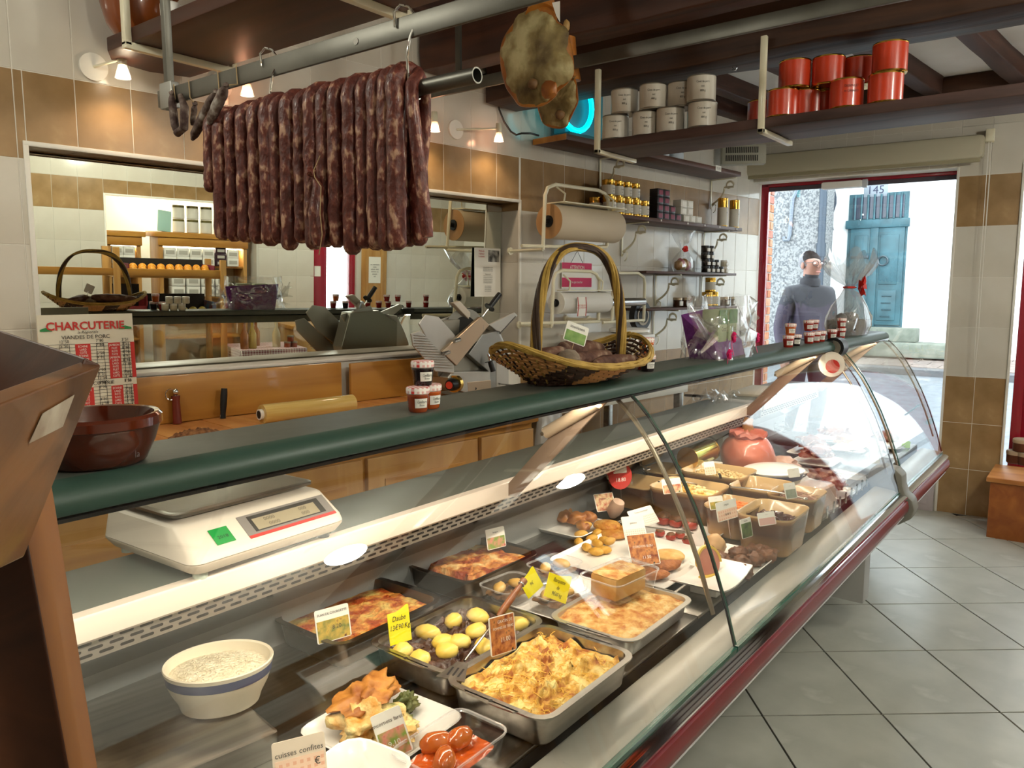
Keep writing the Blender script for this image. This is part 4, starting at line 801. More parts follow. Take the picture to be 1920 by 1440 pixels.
# flat gratin in a pale tin, terrine box on top
steel_tray((1.655,.925,DZ), .34, .245, .05, 'pale tin of flat cheese gratin under the terrine box', m=mat('pale_tin', '#c9c4bb', .3, .8))
food('cheese_gratin', 'flat golden cheese gratin below the terrine box', 'gratin', M().mound(.32,.224,.035, lambda x, y, k: .006*nz(x, y, 24, 6.)+.003*nz(x, y, 120, 2.)-.008*k**10, 24, 60), FLAT, (1.655,.925,DZ+.05))
clear_box((1.725,.975,DZ+.058), .2, .135, .055, 'clear plastic box of sliced terrine standing on the flat gratin', -.12)
TERR = mat('terrine_side', '#b98a48', .5, c2='#cfa565', ns=18); tl = thing('terrine_loaf', 'block of golden terrine in the clear box', 'terrine', (1.725,.975,DZ+.0605), rz=-.12)
M().box(-.072,.06,-.042,.042,.0,.058).obj('loaf', TERR, tl, bev=.006); M().mound(.13,.084,.012, lambda x, y, k: .002*nz(x, y, 80), 8, 32).obj('crust', FLAT, tl, loc=(-.006,0,.0588))
M().mound(.1,.09,.01, lambda x, y, k: .004*nz(x, y, 60), 8, 28).obj('plastic_film', CELLO, tl, loc=(.03,0,.066))
# white tray with potato nuggets, hash patties, breaded escalopes
white_tray((2.09,1.13,DZ), .40, .40, .02, 'large white tray with potato croquettes and breaded cutlets')
NUG = mat('potato_croquette', '#c89234', .5, c2='#dcae52', ns=20, bump=.2, bs=150); HASH = mat('hash_patty', '#b8702a', .55, c2='#d6a04a', ns=40, bump=.6, bs=120); BREAD = mat('breaded_crust', '#7c3f16', .6, c2='#a8632a', ns=40, bump=.6, bs=120)
NP = [(1090,1000),(1110,1008),(1120,998),(1085,1015),(1100,1025),(1120,1018),(1135,1012),(1118,1033),(1133,1030),(1098,990),(1143,1020)]
pl_ = lr([q[0] for q in NP])
for i, (u, v) in enumerate(NP):
    p = PZ(u, v, DZ+.02); food('potato_croquette', 'small golden potato croquette on the large white tray, %s from the left' % pl_[i], 'croquette', M().blob((0,0,0), (.026,.016,.013), .06, 1.5, i, 2), NUG, (max(1.915,p.x), p.y, DZ+.018+.012*(i > 8)), -.6+i*.37, 'potato croquettes on the large white tray')
for i, (u, v, dz, lab, mm) in enumerate(((1138,985,.03,'round hash patty lying highest behind the croquettes',HASH),(1152,1000,.018,'round hash patty half under the highest one',HASH),(1182,995,.02,'round hash patty beside the pink gingham card',HASH),(1255,1042,.018,'flat pale breaded patty by the glass post',mat('pale_patty', '#c9964a', .55, c2='#ddb470', ns=40, bump=.5)))):
    p = PZ(u, v, DZ+dz); food('hash_patty', lab, 'patty', M().lathe([(0,-.008),(.042,-.008),(.048,-.003),(.048,.003),(.042,.009),(0,.01)], 28), mm, (p.x, p.y, DZ+dz), 0, 'hash patties on the large white tray')
for i, (u, v, r, lab) in enumerate(((1240,1062,(.07,.03,.016),'long breaded cutlet in front of the pale patty'),(1228,1078,(.05,.024,.012),'short breaded cutlet half hidden behind the terrine box'))):
    p = PZ(u, v, DZ+.02); food('breaded_cutlet', lab, 'cutlet', M().blob((0,0,0), r, .18, 1.4, i+3, 3), BREAD, (p.x, p.y, DZ+.02), -.45, 'breaded cutlets on the large white tray')
pcard('price_card', 'white and pink gingham price card among the hash patties', 1195, 1020, 44, 50, .74, pic=GINGP, picf=(0,.55), texts=(('galettes', .008, 0, .75, INK),), rz=-.6, tilt=-.5)
pcard('price_card', 'picture card reading cordon bleu on the large white tray', 1212, 1060, 58, 56, .74, pic=PICS[2], picf=(0,1.), texts=(('CORDON BLEU', .0095, 0, .6, PAPER), ('11.50', .013, .006, .25, PAPER)), rz=-.6, tilt=-.5)
# pastries tray
white_tray((2.245,1.475,DZ), .23, .23, .02, 'white tray of golden puff pastries by the back panel', name='serving_tray')
PAS = mat('puff_pastry', '#8c4a1c', .45, c2='#c98a48', ns=16, c3='#dba969', coat=.3, bump=.3)
for i, (u, v, r, lab) in enumerate(((1050,945,(.05,.035,.035),'tall pastry standing at the back of the pastry tray'),(1030,962,(.042,.03,.024),'left pastry on the pastry tray'),(1055,968,(.04,.034,.026),'second pastry from the left on the pastry tray'),(1082,972,(.04,.034,.026),'middle pastry on the pastry tray'),(1105,968,(.036,.03,.024),'right pastry on the pastry tray'),(1092,984,(.04,.024,.02),'low pastry at the front of the pastry tray'))):
    p = PZ(u, v, DZ+.03); p.x = min(max(p.x, 2.165), 2.33); p.y = min(max(p.y, 1.39), 1.56); food('puff_pastry', lab, 'pastry', M().blob((0,0,0), r, .3, 1.8, i+9, 3, flatb=True), PAS, (p.x, p.y, DZ+.026), i*.8, 'puff pastries on the white tray')
pcard('price_card', 'small picture card on the pastry tray', 1138, 958, 40, 32, .74, pic=PICS[1], picf=(0,1.), texts=(('chaussons', .007, -.006, .7, INK),), rz=-.5, tilt=-.5)
# brown box with a black tray and white sausage, red tag
t = thing('black_tray', 'black plastic tray with printed letters before the brown carton', 'tray', (2.47,1.45,DZ), rz=0)
M().loft([rr3(.22,.26,.02,0), rr3(.235,.275,.02,.018), rr3(.225,.265,.02,.018), rr3(.21,.25,.02,.006)]).obj('tray_body', mat('black_tray', '#1a1918', .3), t); text('URGO', .035, PAPER, t, (-.03,-.09,.0075), (0,0,-.2))
t = thing('brown_carton', 'brown stoneware terrine dish with a red rim at the back of the counter', 'dish', (2.66,1.425,DZ)); N = 32
STON = mat('stoneware_glaze', '#a06a38', .25, coat=.5); _nt = STON.node_tree
_tc = _nt.nodes.new('ShaderNodeTexCoord'); _sp = _nt.nodes.new('ShaderNodeSeparateXYZ'); _rp = _nt.nodes.new('ShaderNodeValToRGB'); _ma = _nt.nodes.new('ShaderNodeMath'); _ma.operation = 'MULTIPLY'; _ma.inputs[1].default_value = 8.
_nt.links.new(_tc.outputs['Object'], _sp.inputs[0]); _nt.links.new(_sp.outputs[2], _ma.inputs[0]); _nt.links.new(_ma.outputs[0], _rp.inputs[0]); _nt.links.new(_rp.outputs[0], _nt.nodes['Principled BSDF'].inputs['Base Color'])
_rp.color_ramp.elements[0].position = .08; _rp.color_ramp.elements[0].color = hx('#b98a50'); _rp.color_ramp.elements[1].position = .55; _rp.color_ramp.elements[1].color = hx('#4a2410'); _e = _rp.color_ramp.elements.new(.86); _e.color = hx('#55290f'); _e = _rp.color_ramp.elements.new(.97); _e.color = hx('#a87a48')
CRM = mat('cream_glaze', '#c9a877', .25, coat=.5)
def terrine(loc, w, d, h, label, rz=0., t=None):
    t = t or thing('stoneware_dish', label, 'dish', loc, rz); N = 40
    M().loft([rr3(w*.78,d*.82,.03,0,N), rr3(w*.82,d*.86,.035,.006,N), rr3(w*.93,d*.94,.04,h*.6,N), rr3(w*.985,d*.985,.04,h-.004,N)], True, False).obj('outer_wall', STON, t, sharp=60)
    M().loft([rr3(w*.985,d*.985,.04,h-.004,N), rr3(w,d,.042,h-.001,N), rr3(w*.99,d*.99,.04,h+.003,N), rr3(w*.94,d*.95,.038,h,N), rr3(w*.86,d*.89,.036,h*.5,N), rr3(w*.74,d*.8,.03,.01,N)], False, True).obj('inner_wall', CRM, t, sharp=60); return t
terrine(None, .2, .2, .1, '', 0, t); t.name = 'stoneware_dish'; t['label'] = 'stoneware dish at the back of the counter behind the white sausage'
terrine((2.62,1.195,DZ), .215, .25, .125, 'stoneware dish of yellow salad behind the glass post'); terrine((2.93,1.21,DZ), .215, .26, .125, 'stoneware dish of pasta salad, farthest of the back row')
terrine((2.565,1.0,DZ), .20, .165, .105, 'stoneware dish of grated carrots'); terrine((2.83,1.0,DZ), .22, .19, .12, 'nearly empty stoneware dish with steel tongs')
terrine((2.50,.84,DZ), .235, .185, .125, 'stoneware dish of diced beetroot close to the front glass'); terrine((2.79,.855,DZ), .2, .175, .12, 'stoneware dish of shredded meat close to the front glass')
terrine((2.93,1.435,DZ), .2, .17, .1, 'empty stoneware dish behind the pasta salad')
def bits(n, w, d, m, mm, loc, name, label, cat, kind, seed, z=.02, s=.01):
    rs = random.Random(seed); b = M().mound(w, d, .03, lambda x, y, k: z*(1-k*k)*.8+.004*nz(x, y, 60, seed), 10, 32)
    for i in range(n):
        x, y = (rs.random()-.5)*w*.9, (rs.random()-.5)*d*.9; zz = z*.8*(1-min(1, (2*x/w)**2+(2*y/d)**2))+.004; a = rs.random()*6.28; R = Matrix.Rotation(a, 3, 'Z') @ Matrix.Rotation(rs.random()*2, 3, 'X')
        if kind == 'cube': h = s*(.7+.5*rs.random()); b.add([R @ Vector(v)+Vector((x,y,zz)) for v in [(-h,-h,-h),(h,-h,-h),(h,h,-h),(-h,h,-h),(-h,-h,h),(h,-h,h),(h,h,h),(-h,h,h)]], [(0,3,2,1),(4,5,6,7),(0,1,5,4),(1,2,6,5),(2,3,7,6),(3,0,4,7)])
        elif kind == 'shred': b.tube([Vector((x,y,zz))+R @ Vector((-s*2,0,0)), Vector((x,y,zz+.002)), Vector((x,y,zz))+R @ Vector((s*2,.3*s,0))], s*.16, 4)
        else: b.blob((x,y,zz), (s,s*.8,s*.6), .3, 2, i, 1, rot=R)
    o = food(name, label, cat, b, mm, loc); o['kind'] = 'stuff'; return o
bits(70, .17, .2, None, mat('egg_salad', '#d9a83c', .4, c2='#ead9a8', ns=24, c3='#c98a2c'), (2.62,1.195,DZ+.1), 'yellow_salad', 'yellow egg and potato salad in its dish', 'salad', 'blob', 1, .02, .009)
bits(110, .17, .21, None, mat('pasta_salad', '#d6c089', .4, c2='#c39e62', ns=30, c3='#e0d3a8'), (2.93,1.21,DZ+.1), 'pasta_salad', 'pale pasta salad in the farthest dish', 'salad', 'blob', 2, .022, .008)
bits(140, .15, .12, None, mat('carrot_shreds', '#d9661a', .4, c2='#e98a3c', ns=40), (2.565,1.0,DZ+.084), 'grated_carrot', 'orange grated carrots in the stoneware dish', 'salad', 'shred', 3, .02, .01)
bits(30, .17, .14, None, mat('beet_bed', '#c9a878', .35, c2='#b28a6a', ns=8), (2.83,1.0,DZ+.06), 'salad_rest', 'last remains of salad in the nearly empty dish', 'salad', 'blob', 4, .008, .008)
bits(60, .17, .13, None, mat('beetroot', '#2c0b14', .25, c2='#4a1422', ns=30, coat=.4), (2.50,.84,DZ+.085), 'diced_beetroot', 'dark purple diced beetroot in its dish', 'beetroot', 'cube', 5, .02, .0075)
bits(60, .14, .12, None, mat('shredded_meat', '#8a5a48', .45, c2='#b58c78', ns=40, c3='#5e3428'), (2.79,.855,DZ+.098), 'shredded_meat', 'pinkish shredded meat salad in its dish', 'salad', 'shred', 6, .016, .01)
# spoons in the dishes
for lab, a, b, bl in (('steel serving spoon handle sticking out of the yellow salad', (1235,903,.86), (1315,910,.80), .02), ('dark serving spoon standing in the pasta salad', (1348,888,.86), (1352,903,.80), .012), ('long steel tongs across the nearly empty dish', (1370,913,.84), (1510,935,.835), .008), ('steel spoon handle over the carton at the back', (1185,868,.86), (1215,880,.84), .01)):
    p0, p1 = PZ(*a), PZ(*b); t = thing('serving_spoon', lab, 'spoon', (0,0,0)); M().tube([p0+(p1-p0)*k/6+Vector((0,0,.008*math.sin(k/6*3.14))) for k in range(7)], .004, 8, flat=(.6,1.3)).obj('handle', STEEL if 'dark' not in lab else BLACK, t)
    M().blob(p1, (bl*1.6, bl, .005), 0, sub=2).obj('bowl', STEEL if 'dark' not in lab else BLACK, t)
# white sausage and red tag
p = PZ(1150, 940, .775)
tag(M().tube([(0,0,.0),(.0,0,.02),(0,-.01,.05),(0,-.015,.07),(0,-.016,.078)], [.012,.026,.028,.022,.004], 14).obj('white_sausage', mat('white_pudding', '#c9a48c', .45, c2='#dcbfa8', ns=12), loc=(2.415,1.40,DZ+.018), rot=(.2,-.1,0)), 'cut end of a pale cooked sausage standing on the black tray', 'sausage')
p = PZ(1165, 915, .86); t = thing('round_price_tag', 'round red price tag on a wire above the pale sausage', 'price card', (2.46,1.39,.79), rot=(-.15,0,-.5))
M().tube([(0,-.0015,.075),(0,.0015,.075)], .05, 28).obj('disc', mat('tag_red', '#c23a34', .5), t); M().box(-.028,.028,-.0024,-.0016,.085,.105).obj('name_strip', PAPER, t, smooth=False); text('18.80', .02, PAPER, t, (0,-.0026,.06)); M().cyl((0,.001,-.05), (0,.001,.03), .001, n=6).obj('wire', CHROME, t)
# stuffed tomatoes tray with tomatoes
white_tray((2.40,1.13,DZ), .23, .26, .018, 'white tray of stuffed tomatoes behind the glass post')
TOM = mat('roast_tomato', '#8e1f14', .3, c2='#b43a20', ns=14, coat=.4); STUF = mat('herb_stuffing', '#4a3018', .6, c2='#7a4a24', ns=30, bump=.6)
TP = [(1270,930,.03),(1290,945,.028),(1310,955,.028),(1325,965,.028),(1238,995,.018),(1258,1002,.018),(1290,1010,.02),(1275,998,.018),(1282,938,.03)]
pl_ = lr([q[0] for q in TP])
for i, (u, v, r) in enumerate(TP):
    p = PZ(u, v, DZ+.025); p.x = min(max(p.x, 2.31), 2.49); p.y = min(max(p.y, 1.03), 1.23)
    t = thing('stuffed_tomato', 'roasted stuffed tomato with a brown herb top, %s from the left' % pl_[i], 'tomato', (p.x, p.y, DZ+.006), i*.7, 'stuffed tomatoes'); M().blob((0,0,r*.6), (r,r,r*.75), .08, 1.5, i, 2).obj('tomato', TOM, t); M().blob((0,0,r*1.0), (r*.85,r*.85,r*.45), .35, 2.5, i+4, 2).obj('stuffing', STUF, t)
pcard('price_card', 'pink gingham card reading tomate à la provençale', 1215, 985, 66, 34, .745, pic=GINGP, picf=(0,.6), texts=(('Tomate à la provençale', .0075, 0, .8, INK),), rz=-.2, tilt=-.7)
p0, p1 = PZ(1180, 983, .755), PZ(1300, 1000, .76); t = thing('serving_knife', 'steel palette knife lying across the tomato tray', 'knife', (0,0,0)); M().tube([p0, p0+(p1-p0)*.6], .004, 8, flat=(.6,1.2)).obj('handle', STEEL, t); q = p0+(p1-p0)*.6; M().tube([q, q+(p1-q)*.5, p1], [.006,.014,.008], 8, flat=(.12,1)).obj('blade', STEEL, t)
# fried meat tray
white_tray((2.255,.875,DZ), .26, .2, .018, 'white tray of fried meat pieces beside the front glass')
FRI = mat('fried_meat', '#4e2812', .5, c2='#7c4a24', ns=24, c3='#a06a38', bump=.7, bs=60, coat=.15)
FP = [(1330,1040),(1352,1050),(1385,1040),(1410,1035),(1432,1030),(1452,1030),(1365,1062),(1390,1058),(1415,1052),(1400,1075),(1440,1045)]
pl_ = lr([q[0] for q in FP])
for i, (u, v) in enumerate(FP):
    p = PZ(u, v, DZ+.02); p.x = min(max(p.x, 2.155), 2.355); p.y = min(max(p.y, .80), .945); food('fried_meat', 'knobbly brown fried meat piece by the front glass, %s from the left' % pl_[i], 'meat', M().blob((0,0,0), (.032,.024,.022), .45, 2.2, i+1, 3), FRI, (p.x, p.y, DZ+.024), i*1.1, 'fried meat pieces')
food('roast_dumpling', 'pale roasted dumpling behind the fried meat', 'dumpling', M().blob((0,0,0), (.04,.035,.035), .2, 1.6, 3, 3), mat('pale_roast', '#b58a5a', .5, c2='#d2ad80', ns=14), (2.30,.955,DZ+.035))
pcard('price_card', 'large orange gingham price card above the pale dumpling', 1368, 992, 58, 34, .79, pic=GINGO, picf=(0,.6), texts=(('magret', .008, 0, .8, INK), ('18.50 €', .01, 0, .3, INK)), stick=.03)
pcard('price_card', 'dark green picture card behind the fried meat', 1402, 1008, 32, 34, .765, pic=mat('dark_green_photo', '#2c4424', .6, c2='#6d8a4a', ns=40), picf=(0,.8), texts=(('boudin', .007, 0, .88, INK),))
for u, v, w_, h_, z, lab, mm in ((1333,890,30,30,.86,'pale orange gingham card standing in the pasta salad',GINGO),(1262,925,52,34,.85,'red picture card leaning in the yellow salad',PICS[1]),(1345,955,40,30,.82,'green picture card leaning in the grated carrots',PICS[0]),(1485,935,34,36,.86,'grey green card leaning between the far dishes',mat('grey_green_photo', '#6d7a6a', .6, c2='#a3ab98', ns=40)),(1440,985,50,30,.83,'pale pink card lying in the beetroot dish',mat('pale_pink_card', '#d9a9a0', .6)),(1490,895,34,20,.85,'white card on the pale paté block',PAPER)):
    pcard('price_card', lab, u, v, w_*.78, h_*.78, z, pic=mm, picf=(0,.62), texts=(('• • •', .006, 0, .8, INK),), rz=-.5, tilt=-.35)
# ham slice and lemon on a curved white dish
t = thing('white_platter', 'curved white platter with a wrapped ham slice by the front glass', 'platter', (2.03,.85,DZ), rz=.02); M().grid(lambda a, b: ((a-.5)*.25, (b-.5)*.15, .03+.02*(2*a-1)**2*1.), 12, 6).grid(lambda a, b: ((a-.5)*.25, (b-.5)*.15, .026+.02*(2*a-1)**2), 12, 6).obj('platter_top', PLASTIC, t); M().box(-.06,.06,-.04,.04,0,.028).obj('platter_foot', PLASTIC, t, bev=.004)
t = thing('ham_slice', 'pink ham steak with yellow fat edge on the white platter', 'ham', (2.06,.865,DZ+.036), rot=(-.35,0,-.3))
M().at(RX90).prism([(.045*math.cos(a*.314), .03+.042*math.sin(a*.314)) for a in range(20)], -.008, .004).obj('meat', mat('ham_pink', '#b56a58', .4, c2='#c98a76', ns=12), t, bev=.002)
M().tube([(.047*math.cos(a*.2-.2), -.001, .03+.044*math.sin(a*.2-.2)) for a in range(18)], .006, 6).obj('fat_edge', mat('yellow_fat', '#d8b34a', .4), t); M().tube([(-.05,0,-.006),(-.02,-.006,-.01),(.02,-.005,-.012),(.05,0,-.006)], .007, 6).obj('fat_rim', mat('yellow_fat', '#d8b34a', .4), t)
# far end: whole ham, gold can, blue banded bowl, pate block
t = thing('cooked_ham', 'large rounded pink cooked ham with a string tied top', 'ham', (3.37,1.26,DZ)); M().blob((0,0,.1), (.125,.12,.11), .08, 1.3, 4, 4).obj('ham', mat('ham_glaze', '#c0604a', .3, c2='#d07a60', ns=5, coat=.5), t)
M().loft([[(r*.085*math.cos(i*.2618)*(1+.1*math.sin(i*1.7)), r*.08*math.sin(i*.2618), z+.008*math.sin(i*2.1)) for i in range(24)] for r, z in ((.9,.19),(1.05,.2),(1.0,.213),(.3,.222))]).obj('frill', mat('ham_skin', '#a85a4c', .4, c2='#bd7060', ns=10), t)
M().tube([(0,0,.21),(.0,.004,.25),(.006,0,.275)], [.028,.022,.02], 10).obj('shank', mat('bone_tan', '#a8845c', .6, c2='#8a623e', ns=20), t)
t = thing('gold_can', 'open gold tin can lying on its side behind the pasta salad', 'can', (3.09,1.36,DZ+.125+.048)); t.location.z = DZ+.148
M().tube([(-.13,0,0),(.09,.0,0)], .046, 24).obj('can_wall', mat('gold_green_tin', '#a9a03c', .18, 1.), t); M().tube([(.09,0,0),(.094,0,0)], .048, 24).obj('can_rim', GOLD, t); M().tube([(-.134,0,0),(-.13,0,0)], .048, 24).obj('can_rim', GOLD, t)
for x in (3.0, 3.16): tag(M().box(x-.03,x+.03,1.30,1.42,DZ,DZ+.101).obj('can_block', WHITE, bev=.004), 'white block propping the gold can, %s one' % ('left' if x < 3.1 else 'right'), 'block')
t = thing('lidded_bowl', 'oval cream bowl with a blue band covered with film at the far end', 'bowl', (3.17,1.07,DZ), rz=-.4)
M().loft([ell(.085,.07,0,36), ell(.1,.085,.03,36), ell(.125,.105,.075,36)], True, False).obj('bowl', BOWLC, t); M().loft([ell(.1255,.1055,.075,36), ell(.13,.11,.098,36)], False, False).obj('blue_band', NAVY, t); M().loft([ell(.13,.11,.098,36), ell(.134,.114,.106,36), ell(.12,.1,.112,36), ell(.06,.05,.116,36)]).obj('film_lid', PLASTIC, t)
t = thing('pate_block', 'pale wrapped block of pâté at the far end of the long counter', 'pâté', (3.06,.87,DZ), rz=-.1); M().loft([rr3(.15,.12,.012,0), rr3(.155,.125,.015,.06), rr3(.14,.11,.015,.09), rr3(.12,.09,.01,.094)]).obj('block', mat('pate_pale', '#c9a28c', .4, c2='#d8b7a2', ns=10), t); M().loft([rr3(.158,.128,.015,.0), rr3(.16,.13,.02,.07), rr3(.12,.1,.02,.099)]).obj('wrap', CELLO, t)
# paper sheets, sausages and joints in the far part
MEATS = [mat('raw_meat', '#6e2c24', .45, c2='#8f5548', ns=26, c3='#c9aa9a', coat=.2, bump=.5, thr=(.36,.56)), mat('cured_meat', '#54261e', .5, c2='#7c4a3c', ns=28, c3='#b5947f', bump=.5, thr=(.36,.56)), mat('pale_sausage', '#b98a74', .45, c2='#caa08c', ns=16)]
labs = ['dark red raw joint left in the far part of the long counter', 'pale sausage coil in the far part of the long counter', 'cured joint beside the counter joint', 'raw joint at the near end of the short counter', 'pale meat roll in the middle of the short counter', 'dark cured joint in the short counter', 'raw meat piece at the far end of the short counter', 'pale joint by the far glass of the short counter']
for i, (x, y, r) in enumerate(((3.3,.87,(.08,.05,.04)),(3.45,.95,(.07,.06,.035)),(3.5,1.15,(.08,.07,.05)),(3.88,1.1,(.09,.07,.05)),(4.1,1.2,(.1,.06,.05)),(4.3,1.05,(.08,.06,.045)),(4.52,1.2,(.09,.07,.05)),(4.5,.92,(.07,.06,.05)))):
    food('meat_joint', labs[i], 'meat', M().blob((0,0,r[2]*.72), (r[0],r[1],r[2]*.75), .5, 2.2, i+2, 3, flatb=True), MEATS[i % 3], (x, y, DZ+.016), i, 'joints in the far counters')
    white_tray((x, y, DZ), r[0]*2.7, r[1]*2.9, .015, 'white tray under the ' + labs[i].split(' in the')[0].split(' at the')[0], .0)
for i, (x, y, lab) in enumerate(((4.0,.92,'crumpled white paper sheet at the front of the short counter'),(4.35,1.38,'crumpled plastic film at the back of the short counter'))):
    o = food('paper_sheet', lab, 'paper', M().grid(lambda a, b: ((a-.5)*.22, (b-.5)*.18, .06+.05*nz(a*2.2, b*2.2, 1, i+3.)), 16, 14), PAPER if i < 1 else CELLO, (x, y, DZ+.02), .3*i)
card('price_card', 'bright green price tag at the far glass of the short counter', 'price card', (4.55,.83,.70), .05, .05, -.9, -.6, m=mat('lime_card', '#9ed62c', .5), roll=.4)
card('price_card', 'white shark fin shaped tag in the short counter', 'price card', (3.95,.85,.72), .05, .06, -.9, -.3, m=PAPER)
# steel dividers (row of hooks) at the front of the far part
for i in range(8):
    x = 2.95+.085*i; tag(M().tube([(x,.79,DZ),(x,.79,DZ+.035),(x+.012,.792,DZ+.04)], .004, 6).obj('deck_clip', CHROME), 'small bright clip along the far deck edge, %s from the left' % ORD[i], 'clip', 'bright clips on the deck edge')
# ================================================================ BEHIND THE COUNTER: WORK TABLE ALONG THE BACK WALL
def wthing(name, label, cat, s, n, z, group=None): return thing(name, label, cat, wl(s, n, z), rz=-WB, group=group)
def ws(p): return (Vector(p)-Vector((0,2.925,0))).dot(WD)      # wall coordinate of a point
def wn_(p): return (Vector(p)-Vector((0,2.925,0))).dot(WN)
PINE = wood('honey_pine', '#a8702c', '#c6903f', 1.6, 'X', .4, coat=.25); PINE2 = wood('butcher_block', '#b8733a', '#d39a58', 1.4, 'Y', .45); PINEZ = wood('honey_pine_upright', '#a8743a', '#c39555', 1.6, 'Z', .4, coat=.25)
TZ = 1.06; sE = ws(PW(1003, 800, .72))
tb = wthing('work_table', 'pine work table with a butcher block top along the mirror wall', 'table', 0, 0, 0)
M().box(.2, sE, -.74, -.03, TZ-.06, TZ-.03).obj('table_frame', PINE, tb, smooth=False)
k = 0; s0 = .2
while s0 < sE-.02:
    s1 = min(s0+.115, sE); M().box(s0+.001, s1-.001, -.75, -.35, TZ-.032, TZ+.0015*(k % 2)).obj('block', PINE2, tb, bev=.0015); M().box(s0+.001-(.0), s1-.001, -.348, -.03, TZ-.032, TZ+.0015*((k+1) % 2)).obj('block', PINE2, tb, bev=.0015); s0 = s1; k += 1
M().box(.2, sE, -.70, -.05, .02, TZ-.06).obj('cabinet_body', PINE, tb, smooth=False)
s0 = .24
while s0 < sE-.2:
    s1 = min(s0+.52, sE-.01); d = M().box(s0, s1, -.722, -.70, .1, TZ-.09).obj('door', PINEZ, tb, bev=.004)
    M().box(s0+.07, s1-.07, -.727, -.722, .18, TZ-.17).obj('door_panel', PINE, d, bev=.006); M().cyl((s1-.035,-.722,.75), (s1-.035,-.74,.75), .012, n=10).obj('knob', PINE2, d); s0 = s1+.02
for i, (a, b_, h, o, lab) in enumerate(((1.0, 2.205, 1.238, -.03, 'long pine backsplash board below the mirror'), (2.235, 3.2, 1.232, -.055, 'shorter pine backsplash board with a knot beside the slicer'))):
    t = wthing('backsplash_board', lab, 'board', a, o, TZ); M().box(0, b_-a, -.018, 0, .002, h-TZ).obj('board', PINE, t, bev=.004)
    if i: M().tube([(.36,-.02,.07),(.36,-.016,.07)], .016, 12).obj('knot', mat('dark_knot', '#4a2410', .5), t)
M_ = mat('pale_sill', '#ddd5cb', .4); t = wthing('mirror_sill', 'pale sill strip along the foot of the mirror', 'sill', NS0, -.012, 1.237); M().box(.004, NS1-NS0-.004, 0, .13, 0, .014).obj('sill_strip', M_, t, bev=.003)
# ---- price chart
c0, c1, c2_ = PW(70, 592, .10), PW(250, 588, .10), PW(268, 790, .10); cw = (c1-c0).length; ch = c1.z-TZ
ct = thing('price_chart', 'large cream and red price chart headed CHARCUTERIE leaning on the backsplash', 'price chart', Vector((c0.x, c0.y, TZ+.001)), rot=(-.03,0,-WB-.0))
CRD = mat('cream_card', '#e2dcc8', .6); M().box(0, cw, 0, .004, 0, ch).obj('board', CRD, ct, smooth=False)
text('CHARCUTERIE', cw*.125, RED, ct, (cw*.49, -.003, ch*.905), sx=1.0, bold=.0009); text('VIANDES DE PORC', cw*.06, INK, ct, (cw*.48, -.003, ch*.815)); text('CHARCUTERIE', cw*.06, INK, ct, (cw*.55, -.003, ch*.43)); text('la Régionale', cw*.045, INK, ct, (cw*.5, -.003, ch*.855), shear=.3)
GRN = mat('print_green', '#2f8a4a', .6)
for a, b_ in ((.02,.14),(.84,.98)): M().add([(cw*a,-.0025,ch*.87),(cw*b_,-.0025,ch*.87),(cw*b_,-.0025,ch*.885),(cw*(a+b_)/2,-.0025,ch*.9),(cw*a,-.0025,ch*.885)], [(0,1,2,3,4)]).obj('green_print', GRN, ct, smooth=False)
for y0, y1 in ((.46,.76),(.02,.40)):
    for a, b_ in ((.0,.07),(.36,.52),(.71,.84),(.955,1.0)): quad(RED, [(cw*a,-.0014,ch*y0),(cw*b_,-.0014,ch*y0),(cw*b_,-.0014,ch*y1),(cw*a,-.0014,ch*y1)], 'red_column', ct)
    ln = M(); n = int((y1-y0)/.026)
    for i in range(n+1):
        z = ch*(y0+(y1-y0)*i/n)
        for a, b_ in ((.07,.36),(.52,.71),(.84,.955)): ln.add([(cw*a,-.0016,z),(cw*b_,-.0016,z),(cw*b_,-.0016,z+.0012),(cw*a,-.0016,z+.0012)], [(0,1,2,3)])
    for a in (.2,.3,.58,.66,.88,.93): ln.add([(cw*a,-.0016,ch*y0),(cw*a+.0012,-.0016,ch*y0),(cw*a+.0012,-.0016,ch*y1),(cw*a,-.0016,ch*y1)], [(0,1,2,3)])
    ln.obj('ruled_lines', INK, ct, smooth=False)
    rs_ = random.Random(11)
    for a in (.25,.62,.9):
        text('\n'.join(random.choice(['5°50','10°21','8°90','7°80','12°50','9°91','3°51']) if rs_.random() < .75 else '' for _ in range(n)), cw*.048, INK, ct, (cw*a, -.002, ch*(y0+y1)/2), sx=.9)
    for a in (.44,.775):
        text('\n'.join(rs_.choice(['LARD','ROTI','JAMBON','COTE','PATE','ECHINE','FILET']) for _ in range(n)), cw*.036, PAPER, ct, (cw*a, -.002, ch*(y0+y1)/2), sx=.8)
